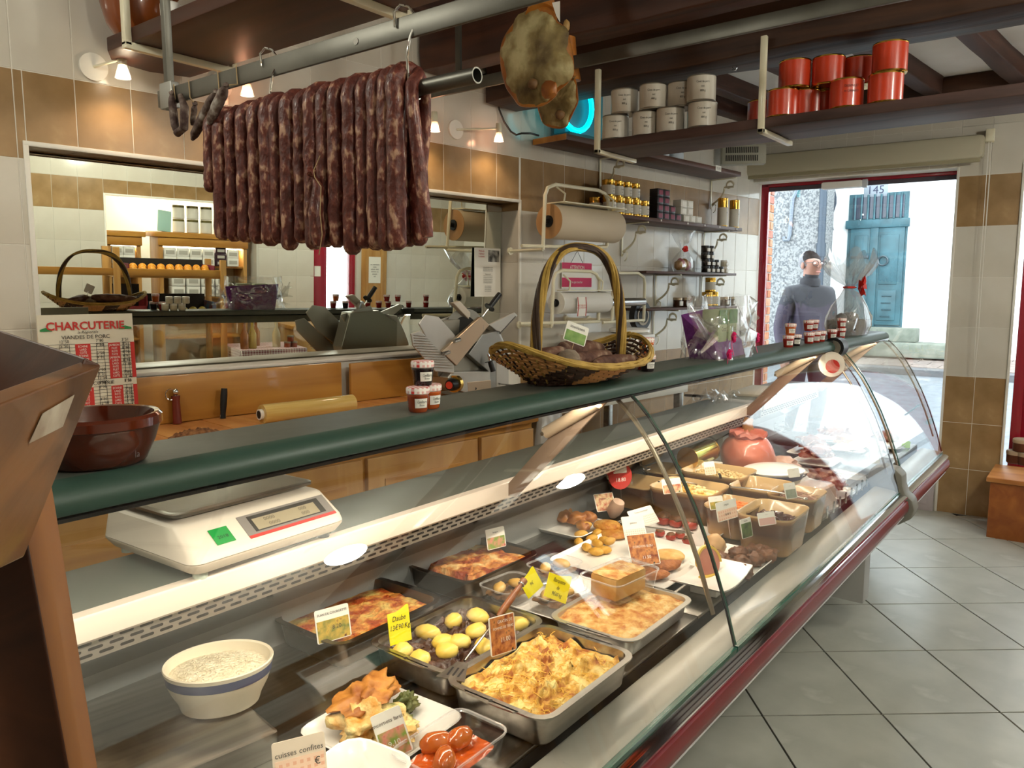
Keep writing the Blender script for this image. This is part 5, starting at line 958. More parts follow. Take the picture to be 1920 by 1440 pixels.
# ---- small things on the table
p = PW(333, 795, .07); t = thing('steel_sharpener', 'red handled tool with a steel ring standing against the backsplash', 'tool', (p.x, p.y, TZ+.002), rot=(-.04,0,-WB)); hgt = PW(333, 742, .07).z-TZ
M().tube([(0,0,0),(0,0,hgt*.2),(0,0,hgt*.8),(0,0,hgt*.98)], [.017,.016,.014,.017], 10, flat=(1,.7)).obj('grip', mat('red_wood_grip', '#6e2418', .35, coat=.4), t); M().blob((0,0,hgt+.012), (.012,.012,.014), 0).obj('ball', CHROME, t); M().tube([(-.018+.018*math.cos(a*.524), 0, hgt+.004+.02*math.sin(a*.524)) for a in range(12)], .002, 5, closed=True).obj('ring', CHROME, t)
p = PW(418, 788, .08); t = thing('kitchen_knife', 'knife with a black handle standing against the backsplash', 'knife', (p.x, p.y, TZ+.002), rot=(-.05,.12,-WB)); M().tube([(0,0,.0),(0,0,.02),(0,0,.05),(0,0,.09),(0,0,.115)], [.012,.011,.0135,.014,.012], 10, flat=(1,.6)).obj('handle', BLACK, t); M().box(-.012,.012,-.002,.002,0,.014).obj('bolster', BRONZE, t, bev=.001)
a, b_ = PW(490, 752, .28), PW(660, 738, .28); a.z = b_.z = TZ+.034; t = thing('cling_film_roll', 'roll of yellowish cling film lying on the butcher block', 'roll', (a+b_)/2, rz=-WB); L = (b_-a).length/2
M().tube([(-L,0,0),(L,0,0)], .036, 28).obj('film', mat('yellow_film', '#cda85a', .12, c2='#dabb74', ns=3, stretch=(1,20,20), coat=.6), t); M().tube([(-L-.012,0,0),(-L,0,0)], .02, 20).obj('core', PAPER, t); M().tube([(-L-.0125,0,0),(-L-.0119,0,0)], .015, 20).obj('core_hole', DARK, t); M().tube([(L,0,0),(L+.01,0,0)], .02, 20).obj('core', PAPER, t)
p = PZ(372, 812, TZ+.02); tag(M().mound(.2,.14,.05, lambda x, y, k: .03*(1-k*k)+.012*nz(x, y, 60, 3.), 14, 40).obj('crumb_heap', mat('rillette_crumbs', '#5e3418', .7, c2='#9c6a3e', ns=60, bump=.8), loc=(p.x, p.y, TZ+.002), rot=(0,0,-.2)), 'heap of brown shredded scraps on the butcher block', 'scraps')
p = PZ(232, 790, TZ); t = thing('oven_cloth', 'folded red spotted cloth with a white end behind the brown bowl', 'cloth', (p.x, p.y, TZ+.002), rz=-.2)
M().tube([(-.1,0,.02),(-.06,0,.06),(0,0,.085),(.06,0,.07),(.11,0,.02)], .03, 10).obj('red_fold', mat('spotted_red', '#7c2018', .6, c2='#c9a89a', ns=50, thr=(.58,.62)), t); M().box(-.28,-.07,-.02,.02,.0,.07).obj('white_end', PAPER, t, bev=.006)
# ---- slicer
sl = wthing('meat_slicer', 'brushed steel meat slicer with black handles before the mirror', 'meat slicer', 0, 0, 0); SLI = sl.matrix_world.copy()
bpy.context.view_layer.update(); SLI = sl.matrix_world.inverted()
SLM = mat('slicer_steel', '#c2beb6', .38, .75, c2='#b3afa7', ns=5); SLD = mat('slicer_dark_steel', '#9a9994', .38, .8); COPPER_REFL = mat('steel_copper_reflection', '#c0aa92', .3, .8)  # slicer carriage and base front: copper reflection put into the steel colour
def c6(x, y): return (540+x*.26042, 440+y*.26042)
def plate(poly, o, th, m, name, parent=sl, inv=None, crop=True):
    o = .30+(o-.36)*.35; th *= .6; P = [PW(*(c6(*q) if crop else q), o) for q in poly]; I = inv if inv is not None else SLI
    return M().loft([[I @ p for p in P], [I @ (p+WN*th) for p in P]]).obj(name, m, parent, smooth=False, bev=.003)
def sp6(x, y, o): return SLI @ PW(*c6(x, y), .30+(o-.36)*.35)
plate([(1500,1100),(1500,640),(1560,780),(1590,865),(1590,1080)], .36, .20, SLM, 'right_housing')
plate([(1300,860),(1400,720),(1510,690),(1590,860),(1500,900),(1500,1105),(1460,1110),(1440,980)], .37, .06, SLD, 'body_plate')
plate([(1150,1030),(1180,990),(1290,985),(1455,985),(1465,1112),(1300,1142),(1180,1110)], .42, .30, SLM, 'base'); plate([(1292,1062),(1462,1045),(1465,1112),(1300,1142)], .425, .02, COPPER_REFL, 'base_front')
plate([(885,712),(955,690),(1195,935),(1200,1000),(1060,985),(900,800)], .44, .012, SLM, 'ribbed_plate')
for i in range(13):
    y = 725+i*19; x0_ = 895+max(0, (y-790))*.72; x1_ = 955+(y-690)*.93; M().tube([sp6(x0_+12, y, .445), sp6(min(x1_, 1185), y+8, .445)], .0022, 5).obj('rib', SLM, sl)
plate([(940,640),(990,575),(1085,590),(1130,640),(1212,732),(1200,930),(1030,800)], .40, .01, SLM, 'guard_plate'); plate([(1210,735),(1330,640),(1330,760),(1190,930)], .36, .02, SLM, 'inner_plate')
plate([(1190,492),(1240,478),(1345,592),(1312,620)], .34, .05, mat('slicer_beige', '#cbbfae', .4, .4), 'feed_arm')
plate([(1390,590),(1452,650),(1215,945),(1108,842)], .46, .04, COPPER_REFL, 'carriage')
plate([(1450,650),(1630,558),(1655,582),(1535,700),(1500,692)], .40, .03, SLM, 'deflector'); M().tube([sp6(1635,590,.39), sp6(1525,710,.39)], .006, 8).obj('brace', CHROME, sl)
M().tube([sp6(1275,665,.30), sp6(1275,665,.27)], .085, 30).obj('blade', SLD, sl); M().tube([sp6(1275,665,.31), sp6(1275,665,.295)], .05, 24).obj('blade_hub', DARK, sl)
for a, b_ in (((1400,590),(1525,425)), ((1440,860),(1478,985))):
    p0, p1 = sp6(*a, .45), sp6(*b_, .50); d = (p1-p0); M().tube([p0, p0+d*.5], .005, 8).obj('handle_rod', CHROME, sl); M().tube([p0+d*.38, p0+d*.42], .026, 20).obj('handle_disc', BLACK, sl); M().tube([p0+d*.42, p0+d*.6, p1], [.0115,.013,.0125], 14).obj('handle_grip', BLACK, sl)
for q in ((1225,760),(1150,850)): M().tube([sp6(q[0]-30, q[1]+8, .48), sp6(q[0]+10, q[1]-6, .47)], .010, 12).obj('stud', CHROME, sl)
kc = sp6(1195,1075,.44); k2 = sp6(1150,1088,.50); dd_ = (k2-kc).normalized(); M().tube([kc-dd_*.02, kc+dd_*.005], .038, 24).obj('knob_ring', GOLD, sl); M().tube([kc+dd_*.0, kc+dd_*.03, kc+dd_*.045], [.03,.028,.022], 20).obj('knob', BLACK, sl); M().tube([kc+dd_*.045, kc+dd_*.0465], .017, 16).obj('knob_face', mat('knob_red', '#d8412c', .5), sl)
M().tube([sp6(1350,1108,.427), sp6(1350,1108,.424)], .006, 10).obj('screw', BLACK, sl)
# the machine's back, which the mirror shows
plate([(1060,905),(1120,620),(1330,600),(1470,700),(1500,1000),(1300,1060),(1080,1020)], .26, .14, mat('slicer_grey_back', '#9a968a', .4, .7), 'rear_housing'); plate([(1020,640),(1240,560),(1300,680),(1080,760)], .12, .012, SLM, 'rear_tray')
# ---- second table with microwave
s2 = ws(PW(1062, 620, .45)); tt = wthing('side_table', 'white side table under the microwave oven', 'table', sE+.05, 0, 0); M().box(0, 1.35, -.6, -.03, .98, 1.02).obj('table_top', WHITE, tt, bev=.004)
for a in (.03, 1.3):
    for b_ in (-.57, -.08): M().box(a-.02, a+.02, b_-.02, b_+.02, 0, .98).obj('leg', STEEL, tt, bev=.003)
mw = wthing('microwave_oven', 'white microwave oven beneath the paper roll holders', 'microwave', ws(PW(1140, 640, .3)), -.30, 1.021); hw = .21
M().box(-hw, hw, -.17, .17, .012, .285).obj('case', mat('microwave_white', '#d8d3c8', .35), mw, bev=.008); M().box(-hw+.012, hw-.09, -.176, -.17, .03, .27).obj('door_window', mat('dark_glass', '#15161b', .1), mw, bev=.002); M().box(hw-.08, hw-.01, -.176, -.17, .03, .27).obj('control_panel', mat('panel_grey', '#b9b6b0', .4), mw, bev=.002)
M().box(hw, hw+.004, -.15, .15, .03, .26).obj('side_window', mat('dark_glass', '#15161b', .1), mw, bev=.001)
for a in (-.17, .17):
    for b_ in (-.13, .13): M().cyl((a, b_, 0), (a, b_, .013), .012, n=10).obj('foot', BLACK, mw)
tag(M().lathe([(0,0),(.1,0),(.115,.006),(.115,.02),(.105,.026),(0,.03)], 28).obj('cake_cover', PLASTIC, loc=wl(ws(PW(1180,620,.3)), -.30, 1.307)), 'flat round white lid on top of the microwave', 'lid')
t = wthing('wall_fan', 'round dark speaker like dish with chrome rings behind the microwave', 'speaker', ws(PW(1195,612,.1)), -.12, 1.32); M().tube([(0,-.02,.07),(0,.02,.07)], .09, 28).obj('rim', BLACK, t); M().tube([(0,-.024,.07),(0,-.018,.07)], .06, 24).obj('ring', CHROME, t); M().tube([(0,-.027,.07),(0,-.02,.07)], .045, 24).obj('cone', DARK, t); M().box(-.04,.04,-.02,.05,-.014,.0).obj('stand', BLACK, t, bev=.003)
# jars with white lids behind the rail
WJ = mat('jar_pale', '#d8d2c0', .15, c2='#c4b89c', ns=10, coat=.5)
for i, (u, v) in enumerate(((1212,672),(1228,670),(1246,667),(1218,655),(1234,652),(1250,650))):
    p = PY(u, v, 1.145); up = i > 2; t = thing('glass_jar', 'small glass jar with a white lid behind the green rail, %s row, %s' % ('upper' if up else 'lower', ['left', 'middle', 'right'][i % 3]), 'jar', (2.02+.048*(i % 3)+.024*up, 1.128, RZ+(.0425 if up else 0)), 0, 'white lidded jars on the rail'); M().lathe([(0,0),(.018,0),(.021,.004),(.021,.028),(.018,.032),(0,.032)], 18).obj('glass_body', WJ, t); M().lathe([(.0215,.031),(.0215,.041),(.019,.0425),(0,.0425)], 18).obj('lid', PLASTIC, t)
# ---- paper roll holders
def holder(name, label, px, o, roll, rr, rm, disc=None, knife=True, bar=None):
    t = thing(name, label, 'roll holder', wl(0,0,0), rz=-WB); bpy.context.view_layer.update(); I = t.matrix_world.inverted()
    P = [I @ PW(u, v, o) for u, v in px]; M().tube(P, .0095, 8).obj('frame', CREAM, t)
    for q in (P[0], P[-1]): M().tube([q, Vector((q.x, -.012, q.z))], .0085, 8).obj('wall_arm', CREAM, t); M().tube([Vector((q.x, -.012, q.z)), Vector((q.x, -.003, q.z))], .02, 12).obj('wall_plate', CREAM, t)
    if bar:
        B = [I @ PW(u, v, o) for u, v in bar]; M().tube(B, .0085, 8).obj('cross_bar', CREAM, t)
    a, b_ = I @ PW(*roll[0], o), I @ PW(*roll[1], o); b_.z = a.z; b_.y = a.y
    M().tube([a, b_], rr, 32).obj('paper_roll', rm, t); e = Vector((1,0,0))
    if disc: M().tube([a-e*.004, a], rr*1.0, 32).obj('roll_end', disc, t); M().tube([a-e*.012, a], rr*.34, 20).obj('core', DARK, t); M().tube([a-e*.03, a-e*.01], .014, 12).obj('hub', BLACK, t)
    else: M().tube([a-e*.004, a], rr*.4, 20).obj('core', DARK, t)
    if knife:
        z = a.z+rr+.004; M().box(a.x+.03, b_.x+.02, a.y-rr*.9, a.y+rr*.5, z, z+.006).obj('cutter_bar', CREAM, t, bev=.002)
        for x in (a.x+.08, b_.x-.05): M().tube([(x, a.y-rr*.3, z), (x, a.y-rr*.4, z+.05), (x-.03, a.y, z+.085)], .005, 6).obj('spring_arm', CREAM, t)
    return t
KRAFT = mat('kraft_paper', '#b58a5c', .7); KPALE = mat('pale_roll_paper', '#c9b9a0', .6)
holder('roll_holder', 'cream wall holder with a thick roll of pale brown paper', [(1018,468),(1022,366),(1027,352),(1042,346),(1122,357),(1134,363),(1140,375),(1138,462)], .24, ((1030,415),(1150,418)), .088, KPALE, KRAFT, bar=((978,461),(1136,464)))
holder('roll_holder', 'cream wall holder with a white printed paper roll seen through the basket handle', [(1034,612),(1038,524),(1043,512),(1055,507),(1108,509),(1118,514),(1124,526),(1122,600)], .24, ((1044,568),(1134,571)), .058, mat('white_roll', '#ddd9d2', .6), PAPER, bar=((975,607),(1124,603)))
holder('roll_holder', 'cream wall holder with a thin foil roll beside the microwave', [(1148,600),(1150,524),(1158,512),(1196,512),(1207,520),(1209,532),(1207,602)], .18, ((1142,567),(1206,566)), .024, mat('foil_roll', '#c9c9c9', .2, 1.), None, False, bar=((1130,605),(1207,600)))
p = PW(1090, 575, .31); t = thing('roll_label', 'white and red printed band round the white paper roll', 'label', p, rz=-WB); M().box(-.035,.035,-.002,0,-.05,.05).obj('band', PAPER, t, bev=.001); text('DES DÉLICES\nDE LA RÉGION', .012, RED, t, (0,-.004,.0)); M().tube([(-.033,-.003,-.05),(-.026,-.003,0),(-.033,-.003,.05)], .002, 5).obj('red_line', RED, t); M().tube([(.033,-.003,-.05),(.04,-.003,0),(.033,-.003,.05)], .002, 5).obj('red_line', RED, t)
a, b_ = PW(1053, 492, .012), PW(1108, 541, .012); t = thing('warning_sign', 'pink and white ATTENTION notice hung on the tiles by a cord', 'sign', (a.x, a.y, b_.z), rz=-WB); w_, h_ = abs(ws(b_)-ws(a)), a.z-b_.z
MAG = mat('magenta_print', '#c92a5c', .6); M().box(0, w_, -.003, 0, 0, h_).obj('board', PAPER, t, smooth=False); M().box(0, w_, -.0042, -.003, h_*.64, h_).obj('header', MAG, t, smooth=False); M().box(0, w_, -.0042, -.003, h_*.06, h_*.42).obj('pink_band', MAG, t, smooth=False); text('ATTENTION', h_*.2, PAPER, t, (w_/2, -.005, h_*.82), sx=.8); text('ne pas toucher', h_*.14, PAPER, t, (w_/2, -.005, h_*.25), sx=.8); M().tube([(w_*.3,-.002,h_), (w_*.5,-.004,h_+.07), (w_*.7,-.002,h_)], .0015, 5).obj('cord', INK, t)
# recipe poster by the end of the mirror
a, b_ = PW(889, 464, -.122), PW(938, 556, -.122); t = thing('recipe_poster', 'printed recipe sheet with a small photo at the right end of the mirror', 'poster', (a.x, a.y, b_.z), rz=-WB); w_, h_ = abs(ws(b_)-ws(a)), a.z-b_.z
M().box(0, w_, -.002, 0, 0, h_).obj('sheet', PAPER, t, smooth=False); M().box(w_*.52, w_*.95, -.003, -.002, h_*.72, h_*.96).obj('photo', mat('grey_photo', '#3c3a38', .5, c2='#b5b2aa', ns=30), t, smooth=False); text('Méthode\nfraîcheur\nla cuisson', h_*.055, RED, t, (w_*.26, -.004, h_*.88), sx=.8)
text('\n'.join(['mmm nnnnn mmmm nnn mmm']*3+['', 'Mélange pour pâté']+['nnn mmmmm nnn mmmm nn']*5+['']+['mmm nn mmmm nnn']*4), h_*.035, INK, t, (w_/2, -.004, h_*.36), sx=.62)
# ================================================================ WALL SHELVES (right of the mirror)
SHW = wood('dark_shelf_board', '#3a2119', '#5e3d30', 1.8, 'X', .5); SHW2 = wood('mauve_shelf_board', '#4f3a3a', '#6e5450', 1.8, 'X', .5)
def wshelf(label, uv0, uv1, o, th=.022, m=SHW):
    a, b_ = PW(*uv0, o), PW(*uv1, o); s0, s1 = ws(a), ws(b_); z = (a.z+b_.z)/2; t = wthing('wall_shelf', label, 'shelf', s0, 0, z); M().box(0, s1-s0, -o, -.008, -th, 0).obj('board', m, t, bev=.003); return t, s0, s1, z
A0 = wshelf('long dark wooden shelf high on the back wall', (1062,256), (1390,318), .24, .03); A1 = wshelf('dark wooden shelf holding gold tins and small boxes', (1158,400), (1392,428), .22); A2 = wshelf('dark wooden shelf holding the wrapped gift and black lidded jars', (1212,508), (1381,512), .2, .016); A3 = wshelf('lowest dark wooden shelf with jars of preserves', (1214,573), (1382,578), .2, .016)
M().box(-.004, .0, -.24, -.008, -.03, 0).obj('lamplit_end', PINE, A0[0])  # lamp light on the dark shelf's end face, put into pale pine
def bracket(s, z, label, o=.2, flip=False, h=.2):
    t = wthing('scroll_bracket', label, 'bracket', s, 0, z); M().box(-.008, .008, -.012, -.008, -h, .0).obj('wall_bar', CREAM, t, bev=.001); M().box(-.008, .008, -o, -.008, -.006, 0).obj('top_bar', CREAM, t, bev=.001)
    pts = [(0, -.016, -h*.85)]
    for k in range(9): a = k/8; pts.append((0, -.02-.09*a-.03*math.sin(a*3.14), -h*.85+h*.55*a))
    c = (0, -.15, -h*.2-.01)
    for k in range(15): a = math.pi*1.1-k*.42; r = .034*(1-k*.045); pts.append((0, c[1]+r*math.cos(a), c[2]+r*math.sin(a)))
    M().tube(pts, .007, 6, flat=(1,.45)).obj('scroll', CREAM, t)
    pts = [(0, -.016-.028*(1-k*.06)*(1+math.cos(math.pi+k*.5)), -h+.028*math.sin(k*.5)) for k in range(10)]; M().tube(pts, .006, 6, flat=(1,.45)).obj('lower_scroll', CREAM, t)
for A, nm, us in ((A0, 'high long shelf', (1122, 1330)), (A1, 'shelf of gold tins', (1165, 1320)), (A2, 'gift shelf', (1230, 1318)), (A3, 'lowest shelf', (1228,))):
    for i, u in enumerate(us): bracket(ws(PW(u, 400, 0)), A[3]-(.031 if A is A0 else .023 if A is A1 else .017), 'white scroll bracket under the %s, %s end' % (nm, 'left' if i == 0 else 'right'))
t = wthing('price_ticket', 'small white price ticket on the edge of the high long shelf', 'price card', ws(PW(1348,310,.245)), -.2415, A0[3]-.028); M().box(-.035,.035,-.0015,0,0,.035).obj('ticket', PAPER, t, smooth=False); text('15.10', .022, INK, t, (0,-.0025,.0175))
for i, u in enumerate((1240, 1290, 1322, 1350, 1382)): t = wthing('price_ticket', 'tiny white price ticket on the gold tin shelf edge, %s from the left' % ORD[i], 'price card', ws(PW(u,415,.222)), -.2215, A1[3]-.016, 'tiny tickets on the tin shelf'); M().box(-.006,.006,-.0012,0,0,.011).obj('ticket', PAPER, t, smooth=False)
# ---- tins, boxes, jars on the shelves
TINL = mat('tin_label', '#d9d4c8', .5)
def tin(s, n, z, r, h, label, group, gold=True, txt=('Cassoulet',), lm=TINL):
    t = wthing('preserve_tin', label, 'can', s, n, z, group); g_ = GOLD if gold else mat('tin_rim', '#a8a39a', .3, .9)
    M().lathe([(0,0),(r*.97,0),(r,.003),(r,.01),(r*.985,.012)], 20).obj('tin_base', g_, t); M().lathe([(r*.985,h-.018),(r,h-.016),(r,h-.002),(r*.95,h),(r*.9,h-.004),(0,h-.004)], 20).obj('tin_lid', g_, t); M().lathe([(r*.99,.012),(r*.99,h*.72),(r*.984,h*.73),(r*.984,h-.017)], 20).obj('tin_wall', g_ if gold else lm, t)
    M().lathe([(r*1.004,.014),(r*1.004,h*.68)], 20).obj('label_band', lm, t)
    for i, s_ in enumerate(txt): text(s_, r*.34, INK, t, (0, -r*1.02, h*(.5-.16*i)), sx=.75)
    return t
z = A1[3]+.0005; r = .038; sA = ws(PW(1128, 395, .12)); h = .098
for i in range(5):
    for j in range(2): tin(sA+i*.082+(.02 if j else 0), -.075-.085*j, z, r, h, 'gold topped tin in the bottom row of the tin stack, %s column, %s' % (ORD[i], 'front' if j else 'rear'), 'gold tins, bottom row', txt=('Confit', 'de', 'canard') if j else ())
for i in range(4): tin(sA+.041+i*.082, -.135, z+h, r, h, 'gold topped tin in the upper row of the tin stack, %s from the left' % ORD[i], 'gold tins, upper row', txt=('Confit', 'de', 'canard'))
def sbox(s, n, z, w, d, h, m, label, group, lm=PAPER):
    t = wthing('small_carton', label, 'box', s, n, z, group); M().box(-w/2, w/2, -d/2, d/2, 0, h).obj('carton', m, t, bev=.002); M().box(-w*.28, w*.38, -d/2-.0012, -d/2, h*.2, h*.8).obj('carton_label', lm, t, smooth=False)
BK = mat('black_carton', '#1d1719', .4); WC = mat('white_carton', '#d6d1c6', .5); MAR = mat('maroon_label', '#7c2038', .5)
sB = sA+.46
for r_, n in enumerate((4, 3, 2, 2)):
    for i in range(n): sbox(sB+.03+i*.068, -.16, z+.046*r_, .064, .06, .045, BK, 'small black carton with a maroon label, %s row up, %s from the left' % (ORD[r_], ORD[i]), 'black cartons', MAR)
for r_, n in enumerate((3, 2, 2)):
    for i in range(n): sbox(sB+.33+i*.074-(.035 if r_ else 0), -.16, z+.046*r_, .07, .06, .045, WC, 'small white carton beside the black ones, %s row up, %s from the left' % (ORD[r_], ORD[i]), 'white cartons')
for i, u in enumerate((1352, 1374)): tin(ws(PW(u, 410, .12)), -.13, z, .035, .2, 'tall gold tin with a white label near the window, %s of the pair' % ('left' if i == 0 else 'right'), 'tall gold tins', txt=('Foie',))
z = A2[3]+.0005; g_ = mat('black_jar_lid', '#171717', .35)
sC = ws(PW(1318, 500, .11))
def bjar(s, n, z, r, h, body, lidm, label, group, lab=True):
    t = wthing('preserve_jar', label, 'jar', s, n, z, group); M().lathe([(0,0),(r*.92,0),(r,.004),(r,h*.7),(r*.9,h*.74),(0,h*.74)], 16).obj('glass_body', body, t); M().lathe([(r*.95,h*.72),(r,h*.74),(r,h*.98),(r*.95,h),(0,h)], 16).obj('lid', lidm, t)
    if lab: M().box(-r*.6, r*.6, -r*1.06, -r*.8, h*.14, h*.6).obj('jar_label', PAPER, t, smooth=False)
DJ = mat('dark_jar', '#1a1512', .12, coat=.5)
for r_, n in enumerate((4, 3, 2, 2)):
    for i in range(n): bjar(sC+i*.062-(.0 if r_ < 2 else .01), -.13, z+.0455*r_, .028, .045, DJ, g_, 'small black lidded jar beside the wrapped gift, %s row up, %s from the left' % (ORD[r_], ORD[i]), 'black lidded jars')
for i in range(2): bjar(sC+.25, -.13, z+.0455*i, .026, .045, WJ, PLASTIC, 'small white jar at the right end of the black jar pyramid, %s one' % ('lower' if i == 0 else 'upper'), None)
t = wthing('wrapped_gift', 'small cellophane wrapped food gift with a red bow on the shelf', 'gift', ws(PW(1277,500,.1)), -.11, z)
for i in range(5): M().blob((-.05+.025*i, .0, .045+.012*(i % 2)), (.03,.03,.035), .15, 2, i).obj('sweet', mat(['gold_foil','pink_foil','cream_foil'][i % 3], ['#a87a3a','#b5606a','#c9b58a'][i % 3], .4), t)
rings = [[(r*.085*math.cos(i*.1745)*(1+.08*math.sin(i*1.3)), r*.06*math.sin(i*.1745), zz+.012*math.sin(i*.9)*(zz > .15)) for i in range(36)] for r, zz in ((.8,0),(1.05,.03),(1.0,.08),(.6,.12),(.2,.145),(.25,.16),(.8,.21),(1.1,.26))]; o = M().loft(rings, False, False).obj('cellophane_bag', CELLO, t); crumple(o, .006, 30, 2.)
M().blob((0,-.02,.15), (.03,.015,.02), .5, 3, 2, 2).obj('bow', BOWR, t)
z = A3[3]+.0005
for i, u in enumerate((1268, 1282, 1356, 1368)): bjar(ws(PW(u, 565, .11)), -.12, z, .03, .062, mat('preserve_brown', '#3a2012', .12, coat=.5), BRONZE, 'dark preserve jar with a bronze lid on the lowest shelf, %s from the left' % ORD[i], 'bronze lidded jars')
sD = ws(PW(1323, 570, .11))
for i in range(2): tin(sD+i*.08, -.12, z, .036, .098, 'gold tin on the lowest shelf, %s of the lower pair' % ('left' if i == 0 else 'right'), 'gold tins on the lowest shelf', txt=('Confit', 'de', 'canard'))
tin(sD+.04, -.12, z+.098, .036, .098, 'gold tin stacked on the pair on the lowest shelf', 'gold tins on the lowest shelf', txt=('Confit', 'de', 'canard'))
z = A0[3]+.0005
for i, u in enumerate((1215, 1245, 1272)): tin(ws(PW(u, 280, .12)), -.1, z, .05, .14, 'white labelled jar on the high long shelf, %s of three' % ['left', 'middle', 'right'][i], 'jars on the high shelf', txt=('Tripes',), lm=mat('bluish_label', '#cdd8e2', .5))
# neon price display at the left end of the high shelf
t = wthing('neon_display', 'display case glowing cyan at the left end of the high shelf', 'display', ws(PW(1085,250,.12)), -.13, z); NE = mat('cyan_neon', (.0,.72,.85), .4, em=2.2)
M().box(-.16,.16,-.06,.06,0,.03).obj('base', mat('teal_base', '#2f6d74', .4), t, bev=.003); M().tube([(-.10+.13*math.cos(a*.2618), -.055, .17+.13*math.sin(a*.2618)) for a in range(24)], .014, 10, closed=True).obj('neon_ring', NE, t); M().box(-.16,.16,-.03,.05,.03,.33).obj('back_box', mat('dark_teal', '#155f6b', .4, em=.25), t, bev=.004)
# ---- bags and tools on the staff side
BAG = glassy('thin_white_bag', (.95,.95,.95), .1, .15, haze=.45)
for i, (u, v, w_, h_, lab) in enumerate(((1028, 772, .15, .30, 'white plastic carrier bag hanging at the end of the pine work table'), (1062, 790, .12, .22, 'small crumpled plastic bag hanging beside the carrier bag'))):
    p = PW(u, v, .62); t = thing('plastic_bag', lab, 'bag', p, rz=-WB)
    o = M().loft([[(x*k, y*k, z) for x, y in rrect(w_, .05, .02, 24)] for k, z in ((.5,.02),(.8,0),(1.0,-h_*.4),(1.05,-h_*.8),(.9,-h_))], False, True).obj('bag_body', BAG, t); crumple(o, .012, 22, i+2.)
    M().tube([(-w_*.3,0,.01),(-w_*.25,.01,.06),(0,.03,.08),(w_*.25,.01,.06),(w_*.3,0,.01)], .004, 6).obj('bag_handle', BAG, t)
    M().tube([(0,.03,.08),(0,.2,.1),(0,.6,.1)], .004, 6).obj('hook', CHROME, t)
p0, p1, p2 = PZ(1284, 741, 1.016), PZ(1330, 744, 1.016), PZ(1395, 752, 1.012); t = thing('boning_knife', 'long knife with a black handle lying on the service shelf', 'knife', (0,0,0)); M().tube([p0, p0.lerp(p1,.5), p1], [.009,.011,.009], 8, flat=(.7,1)).obj('handle', BLACK, t); M().tube([p1, p1.lerp(p2,.6), p2], [.010,.010,.002], 8, flat=(.12,1)).obj('blade', STEEL, t)
t = thing('cutting_board', 'pale plastic cutting board on the service shelf by the far counter', 'board', (4.05, 1.465, 1.0045), rz=.05); M().box(-.2,.2,-.1,.1,0,.014).obj('board', mat('board_plastic', '#cfc6b4', .5), t, bev=.003)
o = tag(M().grid(lambda a, b: ((a-.5)*.26, (b-.5)*.14, .03+.045*noise.fractal(Vector((a*5, b*4, 2.)), 1, 2, 3)), 22, 14).obj('film_heap', CELLO, loc=(3.5, 1.47, 1.012)), 'crumpled clear film lying on the service shelf near the joint', 'film')
# ================================================================ HANGING THINGS
BARM = mat('grey_steel_bar', '#6f6d66', .42, .9, c2='#5f5d56', ns=6); BARX = 1.03
hb = thing('hanging_rail', 'flat steel rail hung from the ceiling over the counter', 'rail', (BARX, 0, 2.014))
M().box(-.004, .004, .25, 1.895, -.02, .02).obj('bar', BARM, hb, bev=.002)
M().box(-.009, .009, 1.835, 1.853, -.032, .86).obj('hanger_rod', BARM, hb, bev=.002); M().box(-.0115, .0115, 1.818, 1.872, -.029, .032).obj('clamp', SLD, hb, bev=.003); M().box(-.009, .009, .43, .448, -.022, .86).obj('hanger_rod', BARM, hb, bev=.002)
for y in (.76, 1.165): M().tube([(-.0052, y, .0), (-.004, y, .0)], .0065, 14).obj('rivet', CHROME, hb)
TBX, TBZ = BARX+.014, 1.911
tp = thing('hanging_tube', 'open ended steel tube hung on two hooks with the red sausages over it', 'tube', (TBX, 0, TBZ)); N = 24
M().loft([[(r*math.cos(a*6.2832/N), y, r*math.sin(a*6.2832/N)) for a in range(N)] for r, y in ((.0137,1.68),(.0137,.882),(.0112,.882),(.0112,1.08),(.0112,1.68))]).obj('pipe', BARM, tp)
for i, (u, v) in enumerate(((513,130),(770,60))):
    y = PX(u, v, BARX).y; yt = y-(.03 if i == 0 else .0); t = thing('meat_hook', 's shaped steel hook on the flat rail, %s' % ('the left one among the sausages' if i == 0 else 'the right one near the open tube end'), 'hook', (0,0,0))
    hk = lambda dx, dy, z: (BARX+dx*.72, y+dy*.72, 1.55+(z-1.55)*.72)
    pts = [hk(-.01,.045,2.20), hk(-.012,.045,2.235), hk(-.006,.03,2.25), hk(0,.005,2.242), hk(.012,-.012,2.215), hk(-.012,-.01,2.165), hk(-.016,-.002,2.12), (TBX-.019, y+.003, 1.928)]
    pts += [(TBX+.019*math.cos(math.pi+a*.5), y+.003, TBZ+.019*math.sin(math.pi+a*.5)) for a in range(0, 7)]
    M().tube(pts, .0024, 8).obj('hook_wire', CHROME, t)
RSAU = mat('dry_red_sausage', '#54231b', .45, c2='#6e3428', ns=70, c3='#b58c72', thr=(.43,.55), bump=.6, bs=70, coat=.1, detail=3, stretch=(1,1,.6))
